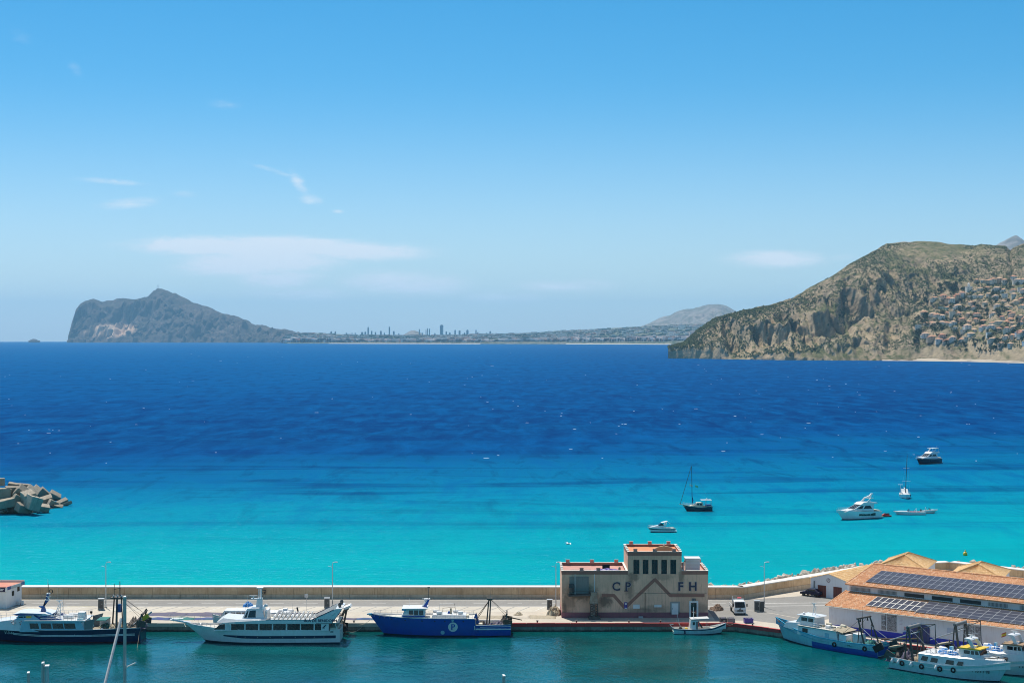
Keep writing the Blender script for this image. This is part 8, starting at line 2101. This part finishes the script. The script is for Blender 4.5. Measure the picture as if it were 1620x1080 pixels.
# pines and cypresses round the villas: each its own tree
leaf_mats = [wear('pine_foliage', (.062, .088, .036), (.032, .048, .022), .8, .4, .9, spec=.1), wear('olive_foliage', (.105, .120, .055), (.055, .068, .032), .8, .4, .9, spec=.1), wear('dark_foliage', (.040, .060, .034), (.022, .034, .022), .8, .4, .9, spec=.1)]
def crown_mesh(seed, tall, mat, n=150):
    r = random.Random(seed); mb = MB()
    cl = [(Vector((r.gauss(0, .42), r.gauss(0, .42), r.uniform(.25, 1.0) * tall)), r.uniform(.28, .5)) for _ in range(9)]
    for _ in range(n):
        c, rad = r.choice(cl); d = Vector((r.gauss(0, 1), r.gauss(0, 1), r.gauss(0, .8))).normalized() * rad * r.random() ** .4
        p = c + d; a = Vector((r.gauss(0, 1), r.gauss(0, 1), r.gauss(0, 1))).normalized(); b = a.orthogonal().normalized(); s = r.uniform(.09, .19)
        mb.add([p - a * s, p + b * s * .8, p + a * s, p - b * s * .8], [(0, 1, 2, 3)])
    return mb.mesh('crown', mat, fix=False)
def trunk_mesh(seed, tall):
    r = random.Random(seed); mb = MB(); mb.tube([(0, 0, -.4), (r.uniform(-.05, .05), 0, tall * .3), (r.uniform(-.08, .08), r.uniform(-.08, .08), tall * .7)], [.07, .05, .02], 5)
    for k in range(3): a = r.uniform(0, 6); mb.tube([(0, 0, tall * .3), (.3 * math.cos(a), .3 * math.sin(a), tall * .55)], [.04, .015], 4)
    return mb.mesh('trunk', M['wood'])
CROWNS = [(crown_mesh(40 + k, (1.0, 1.2, .9, 1.9, 1.1, 1.0)[k], leaf_mats[k % 3]), trunk_mesh(60 + k, (1.0, 1.2, .9, 1.9, 1.1, 1.0)[k])) for k in range(6)]
rt = random.Random(21); tn = 0
KINDS = ('dark pine', 'olive-green tree', 'near-black pine', 'tall cypress', 'rounded olive-green tree', 'dense dark pine')
used = set()
while tn < 290:
    px, py = rt.uniform(1445, 1628), rt.uniform(440, 556)
    if px < 1445 + max(0, (500 - py)) * .55 and rt.random() < .9: continue
    if py > 545 and rt.random() < .6: continue
    if fbm(px * .035, py * .05, 4.4, 3) < -.10 and rt.random() < .75: continue
    p, dd = on_hill(px, py)
    if dd > 3: continue
    near = min(VILLAS, key=lambda v: (v[0] - px) ** 2 + (v[1] - py) ** 2)
    if abs(near[0] - px) < 4.5 and -7 < py - near[1] < 1.5: continue
    k = rt.randrange(6)
    vs = 'left of' if near[0] - px > 3 else ('right of' if px - near[0] > 3 else ('below' if py > near[1] else 'above'))
    nl = [o for o in ()]
    s = rt.uniform(3.2, 7.0)
    lab = '%s %s %s the villa %s in the %s' % ('large' if s > 5.6 else ('middling' if s > 4.3 else 'small'), KINDS[k], vs, near[3], near[4])
    if lab in used: continue
    used.add(lab)
    t = thing('hillside_tree', lab, 'tree', p, rt.uniform(0, 6), 'trees among the villas on the headland'); t.scale = (s, s, s * rt.uniform(.8, 1.1))
    link('crown', CROWNS[k][0], t); link('trunk', CROWNS[k][1], t); tn += 1

# scrub: thousands of low bushes over the whole headland, too many to count
def scrub():
    r = random.Random(14); groups = {0: MB(), 1: MB(), 2: MB()}
    n = 0
    while n < 56000:
        i = r.randrange(len(TG) - 1); j = r.randrange(6, 168)
        a, b, c = TG[i][j], TG[i + 1][j], TG[i][j + 1]
        nr = (b - a).cross(c - a).normalized()
        if nr.z < .35: 
            if r.random() < .93: continue
        q = fbm(a.x * .006, a.y * .006, 2.2, 4)
        if r.random() > .62 + q * 1.3: continue
        p = a + (b - a) * r.random() + (c - a) * r.random(); s = r.uniform(.7, 2.0) * (1.7 if r.random() < .10 else 1)
        g = groups[0 if r.random() < .5 else (1 if r.random() < .7 else 2)]
        h = s * r.uniform(.7, 1.2); o1 = r.uniform(0, 2)
        vs = [(p.x + s * math.cos(o1 + t) * r.uniform(.8, 1.2), p.y + s * math.sin(o1 + t) * r.uniform(.8, 1.2), p.z + r.uniform(-.5, .25 * h)) for t in (0, 1.57, 3.14, 4.71)] + [(p.x + r.uniform(-.3, .3) * s, p.y + r.uniform(-.3, .3) * s, p.z + h)]
        g.add(vs, [(0, 1, 4), (1, 2, 4), (2, 3, 4), (3, 0, 4)]); n += 1
    for k, g in groups.items():
        o = g.build('scrub', leaf_mats[(1, 0, 2)[k]], fix=False); tag(o, ('olive scrub', 'dark green scrub', 'near-black scrub')[k] + ' dotted over the rocky headland', 'scrub', kind='stuff')
scrub()

# ------------------------------------------------------------------ the resort skyline and coast towns, 11 to 17 km away
def far_towers():
    tm = [wear('far_tower_wall', c, None, .3, .02, .9, spec=.2) for c in ((.62, .62, .62), (.48, .49, .50), (.72, .70, .68))]
    band = wear('far_tower_windows', (.22, .24, .26), None, .3, .05, .5)
    Yt = 15800.0
    L = [(503, 527, 1.6, 0), (508, 526, 1.8, 0), (524, 524, 3.0, 1), (530.5, 524, 2.6, 1), (548, 526, 2.4, 2), (557, 526, 1.6, 2), (562, 526, 1.4, 2), (573, 525, 4.0, 1), (578, 524.5, 3.4, 0), (582.5, 517.5, 2.6, 1), (588, 523, 2.8, 0), (594, 525, 2.6, 1), (602.5, 523, 3.0, 1), (608, 526, 2.0, 0), (616, 516.5, 2.6, 1), (623, 523.5, 2.8, 1), (631, 527, 2.2, 0), (663.5, 520.5, 2.2, 1), (668, 526, 2.2, 0), (674, 521, 1.6, 0), (676.5, 519, 1.6, 1), (679.5, 519.5, 1.8, 0), (688, 526.5, 2.4, 2), (698.7, 513.5, 5.4, 1), (706, 524, 3.0, 1), (711.5, 525.5, 3.4, 2), (720, 521.5, 2.8, 0), (727, 522.5, 3.4, 1), (735, 525.5, 2.0, 0), (739.5, 521.5, 3.6, 1), (753, 521.5, 2.4, 0), (756, 525, 2.2, 2), (770, 526, 2.0, 2), (775.5, 523.5, 3.0, 0), (785, 526.5, 2.4, 2)]
    zb = 0.0; names = ('grey', 'dark grey', 'pale')
    for i, (px, top, w, c) in enumerate(L):
        a = at(px, top, Yt); hw = w * .82 * Yt / F / 2; base = 10.0
        h = a.z - base
        where = 'with needle top left of the twin towers' if i == 9 else ''
        kind = 'tallest, widest' if i == 23 else ('slender tall' if top < 518 else ('mid-height' if top < 522.5 else 'low'))
        frac = 'number %d' % i
        lab = '%s %s tower block on the far skyline, %s' % (kind, names[c], ('leftmost' if i == 0 else 'rightmost' if i == len(L) - 1 else ('%s from the left' % ('second third fourth fifth sixth seventh eighth ninth tenth eleventh twelfth thirteenth fourteenth fifteenth sixteenth seventeenth eighteenth nineteenth twentieth twenty-first twenty-second twenty-third twenty-fourth twenty-fifth twenty-sixth twenty-seventh twenty-eighth twenty-ninth thirtieth thirty-first thirty-second thirty-third thirty-fourth thirty-fifth'.split()[i - 1]))))
        t = thing('tower_block', lab, 'tower', (a.x, Yt, base), rv.uniform(-.3, .3), 'tower blocks on the far skyline')
        m = MB(); m.box(-hw, hw, -hw * .8, hw * .8, 0, h * .96); m.box(-hw * .6, hw * .6, -hw * .5, hw * .5, h * .96, h); m.build('tower_wall', tm[c], t)
        m = MB()
        for k in range(5): m.box(-hw * .9 + k * hw * .38, -hw * .9 + k * hw * .38 + hw * .2, -hw * .8 - .8, -hw * .8 - .2, h * .05, h * .92)
        m.build('window_strips', band, t)
        if i == 9:
            m = MB(); m.tube([(0, 0, h), (0, 0, h + 16)], [3, .5], 5); m.build('spire', tm[2], t)
    # the flat-topped hump behind the towers
far_towers()
land('hillock', P([(636, 531), (644, 526), (650, 522.8), (655, 522), (660, 523.5), (668, 527), (676, 531)]), lambda x: 16200, lambda x: 500, lambda u, x: u ** .8, 637, 675, 40, 14, 20.0, .004, far_mat, seed=61.0)
def coast_towns():
    r = random.Random(31); mb = MB(); mats = [wear('town_wall', c, None, .2, .02, .9, spec=.2) for c in ((.86, .80, .74), (.80, .58, .50), (.60, .34, .24), (.72, .64, .58), (.06, .09, .045))]
    for _ in range(9000):
        i = r.randrange(len(KG) - 1); x = project(KG[i][0])[0]; 
        u = r.random() ** 1.7; j = min(49, int(2 + u * 46)); p = KG[i][j]
        q = fbm(p.x * .0016, p.y * .0016, 5.1, 4); dens = .35 + 1.1 * q + (.45 if j < 9 else 0) + (.4 if x > 980 and j < 26 else 0)
        if r.random() > dens: continue
        w, d, h = r.uniform(8, 30), r.uniform(14, 34), r.uniform(4, 10) + (r.uniform(4, 16) if j < 5 and r.random() < .4 else 0)
        k = r.choices((0, 1, 2, 3), (5, 2, 1.6, 3))[0]
        mb.box(p.x - w, p.x + w, p.y, p.y + d, p.z - 12, p.z + h, k)
    for _ in range(1500):
        i = r.randrange(len(KG) - 1); j = r.randrange(3, 49); p = KG[i][j]; w, h = r.uniform(12, 40), r.uniform(4, 9)
        mb.frustum(p.x - w, p.x + w, p.y, p.y + 18, p.z - 10, p.z + h, w * .4, w * .4, 5, 5, 4)
    o = mb.build('coast_town', mats, fix=False); tag(o, 'far pale town houses and trees spread along the low coast', 'town', kind='stuff')
    # sand beaches
    bm_ = wear('beach_sand', (.55, .50, .42), None, .2, .01, .95, spec=.1)
    for (xa, xb, name) in ((520, 760, 'beach'), (895, 1062, 'beach')):
        s = MB(); secs = []
        for k in range(25):
            x = lerp(xa, xb, k / 24); Y = interp(x, COAST_SHORE); X = (x - 810) * Y / F; dz = -Y * Y / (2 * REARTH)
            w = 12 + 14 * fbm(x * .05, 3, 1, 4); secs.append([(X, Y - w - 20, dz - 1), (X, Y - w, dz + 1.2), (X, Y + 25, dz + 4.0)])
        s.loft(secs); o = s.build(name, bm_); tag(o, kind='structure')
coast_towns()
# headland beach strip
def head_beach():
    s = MB(); secs = []
    for k in range(40):
        x = lerp(1395, 1625, k / 39); Y = interp(x, TOIX_SHORE); X = (x - 810) * Y / F; dz = -Y * Y / (2 * REARTH); w = 4 + 8 * fbm(x * .05, 1, 2, 4)
        secs.append([(X, Y - w - 9, dz - .6), (X, Y - w, dz + .5), (X, Y + 6, dz + 3.0), (X, Y + 16, dz + 5)])
    s.loft(secs); o = s.build('beach', wear('pale_beach_sand', (.50, .43, .33), None, .3, .05, .95, spec=.1)); tag(o, kind='structure')
head_beach()
# mast on the summit of the cape
p = at(250, 456.5, 16850); t = thing('summit_mast', 'thin transmitter mast on the peak of the blue cape', 'mast', (p.x, p.y, p.z - 12))
MB().tube([(0, 0, 0), (0, 0, 62)], [3.2, 1.2], 6).build('mast', M['mid_grey'], t); MB().box(-5, 5, -5, 5, 36, 41).build('antenna_ring', M['white_paint'], t); MB().box(-14, 14, -8, 8, 0, 14).build('station', M['coping'], t)
# ------------------------------------------------------------------ the air: one even, pale haze round everything
def build_haze():
    mb = MB(); mb.box(-46000, 46000, -46000, 46000, -165, 1000)
    m = bpy.data.materials.new('sea_air'); m.use_nodes = True
    n, l = m.node_tree.nodes, m.node_tree.links; n.clear()
    out = n.new('ShaderNodeOutputMaterial'); pv = n.new('ShaderNodeVolumePrincipled')
    pv.inputs['Color'].default_value = (0.44, 0.80, 0.98, 1)
    pv.inputs['Density'].default_value = 2.9e-5
    pv.inputs['Anisotropy'].default_value = 0.0
    l.new(pv.outputs[0], out.inputs['Volume'])
    o = mb.build('haze', m)
    tag(o, kind='stuff')
build_haze()
